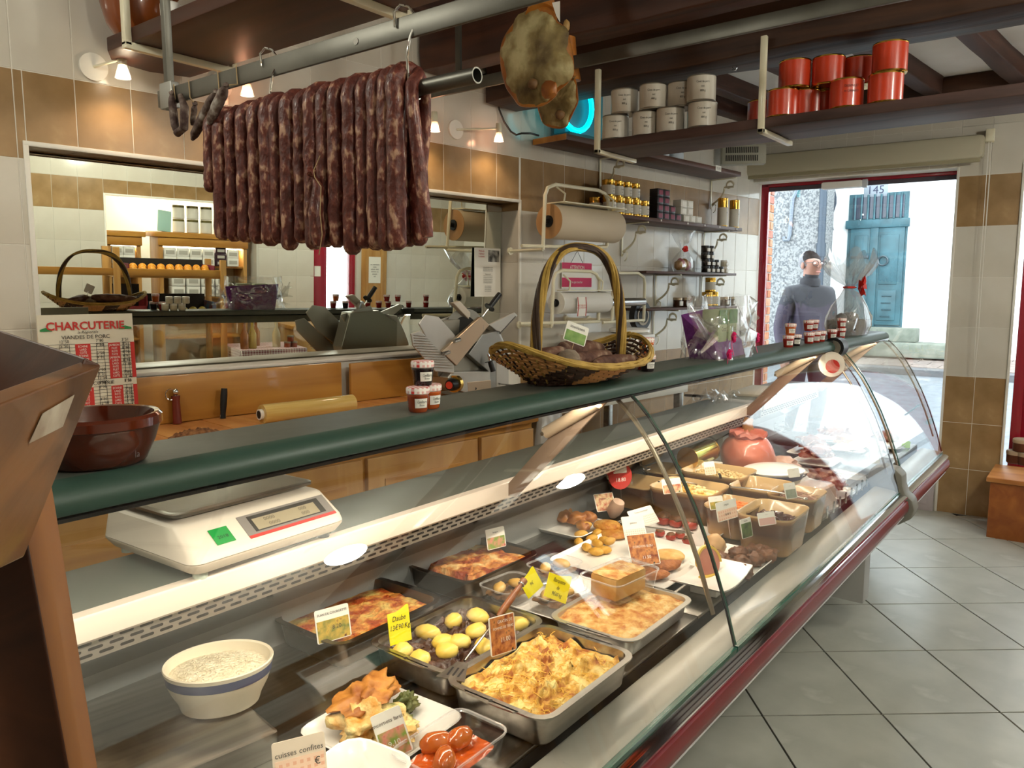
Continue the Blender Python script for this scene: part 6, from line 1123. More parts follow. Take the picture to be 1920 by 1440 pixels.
def usausage(y, zlen, r, seed, z2=None, lab='', offx=0.):
    rs = random.Random(seed); rad = .0137+r*.98; n = 14; pts = []; xn, xf = TBX-rad, TBX+rad; w = lambda k: .0045*noise.noise(Vector((k*.8, seed*3.3, 0)))
    for k in range(n+1): pts.append((xn-.004*(1-k/n)+w(k)*.4, y+w(k+9), TBZ-zlen*(1-k/n)))
    for k in range(1, 8): a = math.pi-k*math.pi/8; pts.append((TBX+rad*math.cos(a), y+.002*math.sin(k), TBZ+rad*math.sin(a)*1.05))
    zb_ = z2 or zlen*.96
    for k in range(n+1): pts.append((xf+w(k+20)*.3, y+.008+w(k+30), TBZ-zb_*k/n))
    q = [Vector(pts[0])+Vector((0,0,-r*.75)), Vector(pts[0])+Vector((0,0,-r*.45))]; e = [Vector(pts[-1])+Vector((0,0,-r*.45)), Vector(pts[-1])+Vector((0,0,-r*.75))]
    pts = q+pts+e; rr = [r*.4, r*.8]+[r*(1+.07*noise.noise(Vector((k*.9, seed, 5)))) for k in range(len(pts)-4)]+[r*.8, r*.4]
    o = M().tube(pts, rr, 14).obj('red_sausage', RSAU, None, sharp=80)
    for v in o.data.vertices: v.co += v.normal*(.0009*noise.noise(v.co*90))
    return tag(o, lab, 'sausage', 'red sausages over the tube')
PXS = [(400,360,14),(418,448,15),(439,452,14),(463,452,16),(485,455,16),(510,458,18),(523,455,15),(546,467,17),(568,455,15),(592,465,18),(612,462,16),(635,462,17),(664,475,18),(686,465,16),(708,465,17),(729,468,18),(748,466,19)]
N_ = len(PXS)
names = ['first', 'second', 'third', 'fourth', 'fifth', 'sixth', 'seventh', 'eighth', 'ninth', 'tenth', 'eleventh', 'twelfth', 'thirteenth', 'fourteenth', 'fifteenth', 'sixteenth', 'seventeenth']
for i, (u, v, rp) in enumerate(PXS):
    p = PX(u, v, TBX-.025); top = PX(u+1, 300, TBX-.025); dd = depth(p); usausage(top.y, TBZ-p.z-.01, rp*dd/F*.96, i+1, lab='long red dry sausage folded over the tube, %s from the salami end' % names[i])
# the odd one at the open end hanging outwards, and one with a knot
p = PX(780, 190, TBX-.008); q = PX(802, 445, TBX-.014)
pts = [(TBX+.022, p.y+.014, TBZ-.18), (TBX+.024, p.y+.011, TBZ-.07), (TBX+.022, p.y+.007, TBZ+.007), (TBX+.0, p.y+.002, TBZ+.026), (TBX-.022, p.y-.004, TBZ+.0)]+[Vector((TBX-.0245, p.y-.007, TBZ-.036)).lerp(Vector(q), k/8) for k in range(9)]
o = M().tube(pts, [.0045]+[.012]*4+[.0122]*7+[.0132,.01], 14).obj('red_sausage', RSAU, sharp=80); tag(o, 'single red sausage swinging outwards nearest the open end of the tube', 'sausage', 'red sausages over the tube')
kn = PX(590, 330, TBX-.056); t = thing('knotted_sausage', 'short red sausage with a string knot hanging before the others', 'sausage', (0,0,0))
M().tube([kn, kn+Vector((.003,-.007,-.022)), PX(592,400,TBX-.06), PX(596,440,TBX-.06), PX(597,462,TBX-.06)], [.0045,.0115,.015,.016,.009], 14).obj('casing', RSAU, t); STR = mat('butcher_string', '#b59a72', .8); M().tube([PX(600,292,TBX-.066), PX(588,320,TBX-.066), PX(590,332,TBX-.0665), PX(602,350,TBX-.072), PX(600,400,TBX-.076), PX(604,440,TBX-.072), PX(598,478,TBX-.072)], .001, 5).obj('string', STR, t); M().blob(kn+Vector((-.009,0,.006)), (.01,.01,.009), .4, 3, 1, 2).obj('knot', RSAU, t)
# dark salamis tied to the rail
def hsal(p0, p1, r, lab, bend=0., loop=False):
    t = thing('dry_salami', lab, 'salami', (0,0,0), group='salamis on the steel rail'); p0, p1 = Vector(p0), Vector(p1)
    n = 9; ax = (p1-p0); sd = ax.cross(Vector((1,0,0))).normalized(); pts = [p0+ax*(k/n)+sd*(bend*math.sin(math.pi*k/n)) for k in range(n+1)]; rr = [r*.35, r*.8]+[r]*(n-3)+[r*.85, r*.4]
    o = M().tube(pts, rr, 12).obj('casing', SALM2, t)
    for v in o.data.vertices: v.co += v.normal*(.0016*noise.noise(v.co*80))
    M().tube([p0, Vector((BARX-.006, p0.y, 1.996)), Vector((BARX-.006, p0.y+.003, 2.036))], .0015, 5).obj('string', STR, t); M().blob(p0, (.0065,.0065,.006), .4, 3, 1, 1).obj('tie', SALM2, t); return t
SALM2 = mat('mouldy_dark_salami', '#3f2822', .7, c2='#6a584e', ns=40, c3='#a89e94', thr=(.4,.56), bump=.6, bs=45)
X_ = BARX-.014
t = hsal(PX(322,175,X_), PX(332,252,X_), .0094, 'dark horseshoe salami at the far end of the steel rail', -.0045); M().tube([PX(332,250,X_), PX(345,240,X_), PX(346,200,X_), PX(338,178,X_)], [.0094,.0097,.0094,.006], 12).obj('second_arm', SALM2, t)
hsal(PX(405,172,X_), PX(360,262,X_), .0112, 'slanting dark salami, left of the pair next to the red sausages'); hsal(PX(424,160,X_-.02), PX(392,232,X_-.02), .0115, 'slanting whitish salami, right of the pair next to the red sausages'); hsal(PX(366,195,X_+.02), PX(360,235,X_+.02), .0065, 'small salami stub on a string behind the slanting pair')
# ---- second steel rail and hams
h2 = thing('hanging_rail', 'square steel rail catching green light behind the hams', 'rail', (2.5, 0, 2.383)); M().box(-.008, .008, -.4, 2.45, -.022, .024).obj('bar', BARM, h2, bev=.002); M().box(-.007, .007, .2, .225, .024, .49).obj('hanger_rod', BARM, h2); M().box(-.007, .007, 2.2, 2.225, .024, .49).obj('hanger_rod', BARM, h2)
HAMM = mat('cured_ham_meat', '#4e3a1c', .6, c2='#8a774a', ns=8, c3='#bcae80', thr=(.34,.5), bump=.8, bs=26, detail=9); HFAT = mat('ham_rind_fat', '#8a4a16', .45, c2='#b8772c', ns=9, coat=.25, bump=.3)
def ham(outline, X0, thick, bone, label, cut=None):
    """leg shape: outline in the photograph's view gives height/width at distance X0; swelling front and rind behind"""
    t = thing('cured_ham', label, 'ham', (0,0,0)); Q = [PX(u, v, X0) for u, v in outline]; n = len(Q); P = []
    for i in range(n):
        p0, p1, p2, p3 = Q[i-1], Q[i], Q[(i+1) % n], Q[(i+2) % n]
        for t_ in (0, .25, .5, .75): P.append(.5*((2*p1)+(p2-p0)*t_+(2*p0-5*p1+4*p2-p3)*t_**2+(3*p1-p0-3*p2+p3)*t_**3))
    n = len(P); c = sum(P, Vector())/n
    vw = (c-CAM).normalized(); 
    def ring(k, dx): return [c+(p-c)*k+vw*dx for p in P]
    o = M().loft([ring(.05,-thick*.42), ring(.3,-thick*.41), ring(.55,-thick*.36), ring(.75,-thick*.28), ring(.9,-thick*.15), ring(.97,-thick*.02)], True, False).obj('meat_face', HAMM, t, sharp=80)
    for v in o.data.vertices: v.co += v.normal*(.014*noise.fractal(v.co*16, 1, 2, 4))
    M().loft([ring(.955,-thick*.06), ring(1.0,-thick*.03), ring(1.02,thick*.15), ring(.95,thick*.5), ring(.7,thick*.8), ring(.2,thick*.95)]).obj('rind', HFAT, t, sharp=80)
    b = PX(*bone, X0)-vw*thick*.42; M().blob(b, (.019,.019,.019), .12, 2, 1, 2).obj('ball_bone', mat('bone_brown', '#6b4a2c', .55, c2='#80603c', ns=30), t)
    if cut: M().blob(PX(*cut, X0)-vw*thick*.3, (.016,.03,.03), .3, 2, 3, 2).obj('fold', HFAT, t)
    return t, c, vw
O1 = [(985,22),(1010,12),(1035,20),(1045,40),(1062,55),(1070,85),(1075,115),(1074,140),(1062,158),(1047,170),(1040,182),(1020,197),(1000,200),(975,198),(962,182),(950,165),(942,140),(938,110),(940,85),(948,65),(965,42)]
t, c, vw = ham(O1, 2.2, .1, (1000,157), 'large cured ham with a grey green cut face hanging over the counter', (1030,168))
M().tube([PX(1015,30,2.2)+vw*.03, PX(1018,-10,2.25)+vw*.02, PX(1020,-70,2.3)], [.055,.035,.028], 14).obj('shank', HFAT, t); M().blob(PX(1062,48,2.22), (.012,.012,.02), .2, 2, 4, 2).obj('hip_bone', mat('bone_pale', '#a8844e', .5), t); quad(PAPER, [PX(1035,5,2.18), PX(1050,2,2.18), PX(1050,42,2.18), PX(1043,30,2.18)], 'paper_tag', t)
O2 = [(1070,140),(1078,145),(1082,165),(1084,190),(1078,205),(1070,222),(1062,236),(1050,241),(1030,238),(1018,230),(1012,215),(1008,200),(1010,185),(1020,175),(1035,160),(1050,150)]
t, c, vw = ham(O2, 2.48, .08, (1050,215), 'smaller cured ham half hidden behind the large one'); M().tube([PX(1060,150,2.5)+vw*.03, PX(1062,110,2.52), PX(1064,70,2.52)], [.06,.04,.03], 12).obj('shank', HFAT, t)
# ---- high shelf at upper left
us = thing('hanging_shelf', 'thick dark wooden shelf hung from the ceiling at upper left', 'shelf', (1.26, 0, 2.31)); DSH = wood('red_brown_board', '#2f150b', '#562a17', 1.4, 'Y', .45)
M().loft([[(0,1.28,z),(.33,1.28,z),(.33,2.70,z),(.2,2.745,z),(.06,2.72,z),(0,2.62,z)] for z in (0,.045)]).obj('board', DSH, us, bev=.004)
for y in (2.47, 1.62):
    b_ = M().box(-.022, .0, y-.012, y+.012, -.012, .56).box(-.022, .36, y-.012, y+.012, -.022, 0).box(.345, .365, y-.012, y+.012, -.02, .02).obj('bracket', CREAM, us, bev=.003)
def jug(loc, label, r, h, m):
    t = thing('stoneware_jug', label, 'jug', loc); M().lathe([(0,0),(r*.6,0),(r*.85,h*.15),(r,h*.4),(r*.95,h*.6),(r*.6,h*.8),(r*.5,h*.9),(r*.58,h),(r*.5,h),(r*.42,h*.9),(0,h*.88)], 28).obj('body', m, t); M().tube([(r*.5,0,h*.9),(r*1.1,0,h*.88),(r*1.25,0,h*.65),(r*.95,0,h*.5)], .012, 8).obj('handle', m, t); M().tube([(-r*.8,0,h*.55),(-r*1.2,0,h*.72),(-r*1.3,0,h*.8)], [.018,.013,.01], 8).obj('spout', m, t)
JUG = mat('orange_stoneware', '#7a3a12', .3, c2='#8f4a1c', ns=6, coat=.4)
jug((1.34,2.57,2.356), 'orange brown stoneware jug at the left end of the hanging shelf', .11, .26, JUG); jug((1.45,2.14,2.356), 'orange stoneware jug behind the steel hanger on the hanging shelf', .09, .24, JUG)
tag(M().lathe([(0,0),(.03,0),(.032,.005),(.032,.05),(.028,.055),(0,.055)], 16).obj('white_cup', PLASTIC, loc=(1.32,2.33,2.356)), 'small white pot between the jugs on the hanging shelf', 'pot')
t = thing('gold_can', 'shiny gold can on the hanging shelf', 'can', (1.33,1.98,2.356)); M().lathe([(0,0),(.04,0),(.04,.11),(.036,.112),(0,.11)], 24).obj('can_wall', GOLD, t); M().lathe([(.041,.1),(.041,.112),(.036,.113)], 24).obj('can_rim', GOLD, t)
t = thing('white_sheet', 'white card standing among the jugs on the hanging shelf', 'card', (1.5,1.9,2.356), rot=(-.1,0,-.6)); M().box(-.09,.09,-.002,.002,0,.22).obj('card_board', PAPER, t, smooth=False)
# ---- wall spot lamps
def spot(label, s, arm, z=2.31, warm=True, red=False):
    t = wthing('wall_spot', label, 'spot lamp', s, 0, z); M().tube([(0,-.002,0),(0,-.012,0)], .045, 24).obj('wall_plate', WHITE, t)
    hx_, hy_ = arm; M().tube([(0,-.012,0),(hx_,hy_,.02)], .005, 6).obj('arm', CREAM, t); M().lathe([(0,.045),(.013,.045),(.015,.02),(.014,.0),(0,.0)], 14, (hx_, hy_, 0)).obj('socket', CREAM, t)
    M().lathe([(.014,0),(.019,-.02),(.026,-.042),(.024,-.042),(.017,-.018),(.012,0)], 18, (hx_, hy_, 0)).obj('shade', glassy('lamp_glass_red' if red else 'lamp_glass', (1,.75,.65) if red else (1,.97,.92), .1, .1, haze=.25), t)
    M().lathe([(0,-.012),(.012,-.016),(.018,-.034),(0,-.038)], 14, (hx_, hy_, 0)).obj('bulb', mat('halogen_bulb', (1,.87,.68), .3, em=32.), t)
    bpy.context.view_layer.update(); p = t.matrix_world @ Vector((hx_, hy_, -.06)); point('wall_spot_light', p, 1.6, (1,.74,.48), .02, 'SPOT', (0,0,0), 2.5)
for lab, u, v, red in (('spot lamp under the left end of the hanging shelf', 230, 128, False), ('spot lamp with a glass shade above the red sausages', 463, 163, True), ('spot lamp with a glass shade beside the open tube end', 815, 233, True), ('spot lamp on a long arm below the socket', 935, 253, True)):
    p = PW(u, v, .1); spot(lab, ws(p)-(.06 if u != 935 else .2), ((.06 if u != 935 else .2), -.1), p.z+.01, red=red)
# ---- socket, cord
p = PW(902, 148, .01); t = wthing('wall_socket', 'white wall socket with a black plug', 'socket', ws(p), 0, p.z); M().box(-.042,.042,-.012,0,-.042,.042).obj('plate', PLASTIC, t, bev=.004); M().tube([(0,-.012,0),(0,-.04,0)], .02, 14).obj('plug', BLACK, t)
q = [PW(u, v, o) for u, v, o in ((908,149,.045),(920,158,.05),(931,178,.03),(936,205,.02),(945,228,.02),(958,247,.03),(968,253,.06),(978,250,.08),(995,250,.1),(1010,254,.1))]; tag(M().tube(q, .005, 6).obj('power_cord', BLACK), 'black power cord running from the socket to the high shelf', 'cord')
# ================================================================ CAN SHELF UNDER THE MASSIVE BEAM
cs = thing('hanging_shelf', 'thick dark wooden shelf under the massive beam carrying tin cans', 'shelf', (3.05, 0, 2.212)); CSH = wood('worn_shelf_board', '#33201a', '#5d443f', 1.4, 'Y', .55, bump=.15)
M().box(0, .31, -.6, 1.88, -.04, 0).obj('board', CSH, cs, bev=.005)
for y in (1.87, 1.13, .0): M().box(-.022, -.002, y-.012, y+.012, -.06, .3).box(-.022, .33, y-.012, y+.012, -.06, -.042).obj('bracket', CREAM, cs, bev=.003)
WL = mat('white_can_label', '#cfc6b8', .4, coat=.2); RL = mat('red_can_label', '#c23a1c', .3, coat=.4); zc = 2.2125
def bigcan(x, y, z, r, h, m, label, group, txt):
    t = thing('tin_can', label, 'can', (x, y, z), math.radians(-60), group); rm_ = GOLD if m is RL else mat('tin_rim', '#a8a39a', .3, .9); M().lathe([(0,.002),(r*.97,.0),(r,.004),(r*.99,.006)], 28).obj('can_base', rm_, t); M().lathe([(r*.99,h-.006),(r,h-.004),(r*.97,h),(r*.94,h-.003),(0,h-.004)], 28).obj('can_lid', rm_, t); M().lathe([(r*.985,.006),(r*.985,h-.006)], 28).obj('can_label', m, t)
    ft = txt.split('|')
    for i, s_ in enumerate(ft): text(s_, r*.2, INK, t, (.0, -r*1.0, h*(.7-.17*i)), sx=.8)
    return t
cy = lambda u, v: PX(u, v, 3.13).y
WCs = [(1157,230),(1211,225),(1257,222),(1292,218),(1320,214)]; g = 'white tin cans on the can shelf'; ord_ = ['first', 'second', 'third', 'fourth', 'fifth', 'sixth']
for i, (u, v) in enumerate(WCs): bigcan([3.115,3.13,3.13,3.25,3.115][i], cy(u, v), zc, .06, .105, WL, 'white tin can in the bottom row, %s from the left' % ord_[i], g, 'Civet de porc|net|800 g')
for i, (u, v) in enumerate(((1174,180),(1228,178),(1272,175),(1318,170))): bigcan([3.115,3.115,3.16,3.115][i], cy(u, v), zc+.1055, .06, .105, WL, 'white tin can in the second row, %s from the left' % ord_[i], g, 'Civet de porc|net|800 g')
g = 'red tin cans on the can shelf'
for i, (u, v, x) in enumerate(((1430,190,3.24),(1467,192,3.115),(1508,190,3.18),(1587,180,3.115),(1660,172,3.115),(1545,186,3.25))): bigcan(x, PX(u, v, x).y, zc, .06, .105, RL, 'red tin can in the bottom row, %s from the left' % ['first', 'second', 'third', 'fifth', 'sixth', 'fourth'][i], g, 'CASSOULET|de CANARD' if i == 3 else '')
for i, (u, v, x) in enumerate(((1490,143,3.13),(1553,140,3.16),(1610,135,3.24),(1668,120,3.12))): bigcan(x, PX(u, v, x).y, zc+.1055, .06, .105, RL, 'red tin can in the second row, %s from the left' % ord_[i], g, '')
p = PX(1396, 125, 3.3); tag(M().tube([(3.2,p.y,2.5),(3.2,p.y,2.475),(3.2,p.y-.008,2.46),(3.2,p.y-.002,2.45),(3.2,p.y+.01,2.455),(3.2,p.y+.012,2.465)], .003, 6).obj('ceiling_hook', CHROME), 'small iron hook screwed under the massive beam', 'hook')
# ---- window wall fittings
a, b_ = PE(1395, 338, .09), PE(1852, 300, .09); t = thing('roller_blind', 'rolled up cream blind box above the shop window', 'blind', (0,0,0)); t.matrix_world = emat; BL = mat('blind_cream', '#b9b29a', .6)
M().box(-.14, 1.43, -.11, -.005, 2.395, 2.55).obj('box', BL, t, bev=.03); M().box(-.12, 1.42, -.09, -.07, 2.375, 2.41).obj('lower_rail', mat('blind_brown', '#9b9274', .6), t, bev=.006); M().tube([(-.16,-.06,2.53),(-.165,-.06,1.2),(-.17,-.05,.95),(-.18,-.06,1.2),(-.175,-.06,2.53)], .0025, 5).obj('pull_cord', TRIM, t); M().box(-.19,-.14,-.08,-.01,2.5,2.58).obj('side_bracket', CREAM, t, bev=.004)
p = PE(1376, 295, .1); t = thing('wall_speaker', 'grey louvred speaker box high in the corner by the window', 'speaker', (5.40, 2.13, 2.42), rz=math.radians(-58)); M().tube([(0,.03,.07),(.06,.17,.07)], .012, 8).obj('wall_mount', BLACK, t); M().box(-.15,.15,-.04,.04,0,.13).obj('case', mat('grey_box', '#a9a797', .5), t, bev=.004)
for r_ in range(2):
    for i in range(18): M().box(-.125+i*.0125, -.118+i*.0125, -.0415, -.04, .02+.055*r_, .06+.055*r_).obj('slot', DARK, t, smooth=False)
q = [Vector((p.x,p.y,p.z+.05)), PE(1406,240,.05), PE(1412,225,.05), PE(1425,222,.05)]; tag(M().tube([PE(1412,287,.06), PE(1405,268,.05), PE(1402,248,.05), PE(1408,228,.05), PE(1422,220,.05)], .004, 6).obj('speaker_cable', WHITE), 'thin white cable rising from the speaker box', 'cable')
p = PE(1578, 340, -.1); t = thing('alarm_unit', 'small white motion sensor unit at the top of the window', 'sensor', (0,0,0)); t.matrix_world = emat; I = emat.inverted(); a = I @ PE(1541, 345, -.1); b_ = I @ PE(1618, 338, -.1)
M().box(b_.x, a.x, .07, .14, 2.285, 2.335).obj('case', PLASTIC, t, bev=.012); M().tube([(b_.x+.002,.105,2.31),(b_.x-.03,.105,2.31)], .03, 8).obj('lens', mat('lens_grey', '#c9ccd2', .3), t)
# ================================================================ CUSTOMER SIDE, SEEN IN THE MIRROR
for nm, a, b_ in (('alcove_side', AX0-.02, AX0),): 
    t = struct(M().box(AX0-.012, AX0+.004, YF-.01, YF+.008, 0, AZ).box(AX0-.012, AX1+.012, YF-.01, YF+.008, AZ-.004, AZ+.012).obj('trim_3', TRIM, bev=.002), 'white edge trim round the alcove opposite the mirror')
LIT = mat('cabinet_strip_lamp', (1,.93,.78), .4, em=9.)
def cabinet(x0, x1, zt, label, rows):
    t = thing('shelf_cabinet', label, 'cabinet', (x0, YF-.12, 0)); L = x1-x0
    M().box(0,.035,-.28,.02,0,zt-.05).box(L-.035,L,-.28,.02,0,zt-.05).obj('side_posts', PINEZ, t, bev=.003); M().box(-.04,L+.04,-.3,.05,zt-.05,zt).obj('cornice', PINE, t, bev=.006); M().box(-.01,L+.01,-.0,.035,zt-.13,zt-.05).obj('frieze', PINE, t, bev=.004); M().box(0,L,-.3,-.28,0,zt-.05).obj('back', mat('cabinet_back', '#c9b48c', .7), t, smooth=False)
    for z in rows: M().box(.03,L-.03,-.28,.0,z-.02,z).obj('shelf', PINE, t, bev=.002)
    M().box(.04,L-.04,-.05,-.02,zt-.145,zt-.135).obj('strip_lamp', LIT, t, smooth=False)
    area('cabinet_lamp_light', (x0+L/2, YF-.155, zt-.15), (math.radians(-25),0,0), L-.1, .03, 5, (1,.9,.72)); return t
cabinet(2.33, 2.62, 1.80, 'small lit pine cabinet of boxed goods at the left of the alcove', (1.5, 1.2, .8)); cabinet(2.78, 3.62, 1.81, 'wide lit pine cabinet of boxed goods in the alcove', (1.5, 1.2, .8))
def gbox(x, z, w, h, m, label, group, y=YF-.16, d=.12):
    t = thing('goods_box', label, 'box', (x, y, z), math.pi, group); M().box(-w/2,w/2,-d/2,d/2,0,h).obj('carton', m, t, bev=.002); M().box(-w*.36,w*.36,-d/2-.0012,-d/2,h*.25,h*.7).obj('carton_label', mat('grey_print', '#b9b5aa', .7), t, smooth=False)
for i in range(2):
    for j in range(2): gbox(2.42+.1*i, 1.501+.081*j, .095, .08, PAPER, 'white goods box in the small cabinet, %s row, %s' % (['lower', 'upper'][j], ['left', 'right'][i]), 'boxes in the small cabinet')
for i in range(6):
    for j in range(2):
        if i != 4: gbox(2.88+.12*i, 1.501+.081*j, .11, .08, PAPER, 'white goods box in the wide cabinet, %s row, %s place' % (['lower', 'upper'][j], ORD[i]), 'boxes in the wide cabinet')
for j in range(3): gbox(2.88+.48, 1.501+.061*j, .1, .06, mat('dark_goods', '#38202c', .4), 'dark goods box in the wide cabinet, %s from the bottom' % ORD[j], 'dark boxes in the wide cabinet')
for i in range(4):
    for j in range(2): gbox(2.95+.14*i, 1.201+.1*j, .12, .095, PAPER, 'white goods box on the lower cabinet shelf, %s row, %s place' % (['lower', 'upper'][j], ORD[i]), 'boxes on the lower shelf')
for i in range(5):
    for j in range(2): t = thing('tall_jar', 'white labelled jar on top of the wide cabinet, %s row, %s place' % (['lower', 'upper'][j], ORD[i]), 'jar', (2.98+.13*i, YF-.16, 1.811+.13*j), 0, 'jars on the wide cabinet'); M().lathe([(0,0),(.05,0),(.055,.006),(.055,.1),(.05,.105)], 16).obj('label_band', TINL, t); M().lathe([(.053,.104),(.053,.126),(0,.128)], 16).obj('lid', mat('olive_lid', '#6b6236', .4, .6), t)
t = thing('pale_box_lid', 'pale turquoise box lid leaning on top of the wide cabinet', 'box', (2.83, YF-.1, 1.811), rot=(.2,.1,0)); M().box(-.06,.06,-.01,.01,0,.2).obj('lid', mat('pale_turquoise', '#9fc4b8', .5), t, bev=.003)
t = thing('alcove_lamp', 'strip lamp under the top of the alcove opposite the mirror', 'lamp', ((AX0+AX1)/2, YF-.32, AZ+.2)); M().box(-.5,.5,-.03,.03,0,.03).obj('lamp_body', WHITE, t, bev=.003); M().cyl((-.48,0,-.012),(.48,0,-.012),.012,n=10).obj('lamp_tube', LIT, t)
area('alcove_lamp_light', ((AX0+AX1)/2, YF-.32, AZ+.17), (math.radians(-15),0,0), .9, .05, 12, (1,.93,.8))
# crate rack with oranges
ck = thing('crate_rack', 'pine stand with fruit crates opposite the mirror', 'rack', (0, -1.15, 0)); 
for x in (2.21, 3.07):
    for y in (-.2, .2): M().box(x-.025, x+.025, y-.02, y+.02, 0, 1.66 if x < 3 else 1.58).obj('post', PINEZ, ck, bev=.003)
for z in (1.46, 1.10, .5): M().box(1.5 if z > 1.4 else 2.2, 3.1, .18, .21, z-.03, z+.03).obj('rail', PINE, ck, bev=.003); M().box(2.2, 3.1, -.2, .2, z-.045, z-.03).obj('rack_board', PINE, ck, smooth=False)
CRW = wood('crate_wood', '#6b4526', '#8a6238', 2, 'X', .7); MARN = mat('maroon_card', '#6a1f34', .6, c2='#7c2a40', ns=10)
def crate(x0, x1, y0, y1, z, h, label, m):
    t = thing('fruit_crate', label, 'crate', ((x0+x1)/2, (y0+y1)/2, z)); a, b_ = (x1-x0)/2, (y1-y0)/2; M().box(-a,a,-b_,b_,0,.008).obj('base', CRW, t); M().box(-a,a,b_-.008,b_,0,h*.55).obj('front_side', m, t); M().box(-a,a,-b_,-b_+.008,0,h*1.4).obj('back_side', mat('dark_card', '#26201a', .7), t); M().box(-a,-a+.008,-b_,b_,0,h).obj('end_side', m, t); M().box(a-.008,a,-b_,b_,0,h).obj('end_side', m, t)
crate(2.3, 3.0, -1.3, -.95, 1.43, .1, 'upper fruit crate full of oranges on the pine rack', MARN); crate(2.46, 3.0, -1.25, -.93, 1.07, .14, 'lower fruit crate of pale fruit on the pine rack', mat('blue_crate_print', '#4c86a8', .6, c2='#7a3a2c', ns=14)); crate(2.23, 2.44, -1.22, -.95, 1.07, .2, 'dark red carton beside the lower fruit crate', mat('red_carton', '#7a1f22', .5))
ORG = mat('orange_peel', '#d9820f', .4, c2='#e09a20', ns=30, bump=.2, bs=200); PAL = mat('pale_fruit', '#a8953a', .4, c2='#bda64e', ns=8)
for i in range(9):
    for j in range(2): tag(M().blob((0,0,0), (.036,.036,.035), .02, 1, i+j, 2).obj('orange', ORG, loc=(2.345+.074*i+.02*j, -1.0-.078*j, 1.478+.02*j)), 'ripe orange in the upper crate, %s row, %s from the left end' % (['front', 'back'][j], ORD[i]), 'orange', 'oranges in the upper crate')
for i in range(6):
    for j in range(2): tag(M().blob((0,0,0), (.036,.03,.03), .04, 1, i+j, 2).obj('pear', PAL, loc=(2.52+.08*i, -.985-.075*j, 1.115+.02*j)), 'pale yellow fruit in the lower crate, %s row, %s from the left end' % (['front', 'back'][j], ORD[i]), 'fruit', 'fruit in the lower crate')
# table with gingham cloth
tg = thing('display_table', 'small table under a pink gingham cloth opposite the mirror', 'table', (3.44, -.95, 0)); M().box(-.3,.3,-.25,.25,.78,.80).obj('table_top', PINE, tg, bev=.003)
for sx in (-1,1):
    for sy in (-1,1): M().box(sx*.26-.02,sx*.26+.02,sy*.21-.02,sy*.21+.02,0,.78).obj('leg', PINEZ, tg, bev=.003)
gc = M(); rings = [[(x*(1+.02*math.sin(i*1.9)*k), y*(1+.02*math.sin(i*1.9)*k), z) for i, (x, y) in enumerate(rrect(.62,.52,.02,48))] for z, k in ((.803,0),(.803,.2),(.72,1.),(.6,1.6))]; tag(gc.loft(rings, True, False).obj('tablecloth', checker('pink_gingham_cloth', '#8c3a4a', '#e6d5d2', 40.), loc=(3.44,-.95,0)), 'pink and white gingham cloth on the small table', 'tablecloth')
BOT = [mat('amber_oil', '#8a4a14', .1, coat=.6), mat('yellow_oil', '#a08a24', .1, coat=.6), mat('clear_brandy', '#c9b58c', .1, coat=.6)]
for i, (x, y) in enumerate(((3.2,-.8),(3.28,-.82),(3.52,-.86),(3.38,-1.0))):
    t = thing('oil_bottle', ['tall amber bottle at the left of the gingham table', 'tall yellow oil bottle on the gingham table', 'pale bottle at the right of the gingham table', 'amber bottle at the back of the gingham table'][i], 'bottle', (x, y, .8035)); M().lathe([(0,0),(.035,0),(.037,.01),(.036,.13),(.014,.18),(.013,.24),(0,.24)], 18).obj('glass_body', BOT[i % 3], t); M().lathe([(.015,.235),(.015,.262),(0,.264)], 14).obj('stopper', BLACK, t)
for i in range(3): bj = thing('small_jar', 'small lidded jar on the gingham table, %s of three' % ['left', 'middle', 'top'][i], 'jar', (3.6+.065*(i % 2)+(.03 if i == 2 else 0), -.8, .8035+(.055 if i == 2 else 0))); M().lathe([(0,0),(.03,0),(.03,.04),(0,.04)], 14).obj('glass_body', JAMS['amber'], bj); M().lathe([(.031,.04),(.031,.054),(0,.054)], 14).obj('lid', BRONZE, bj)
ch = thing('pine_chest', 'pine box bench beside the gingham table', 'bench', (4.04, -1.38, 0)); ch.scale = (.85, 1, 1); M().box(-.26,.26,-.2,.2,0,.92).obj('body', PINEZ, ch, bev=.006); M().box(-.28,.28,-.22,.22,.92,.96).obj('top', PINE, ch, bev=.006)
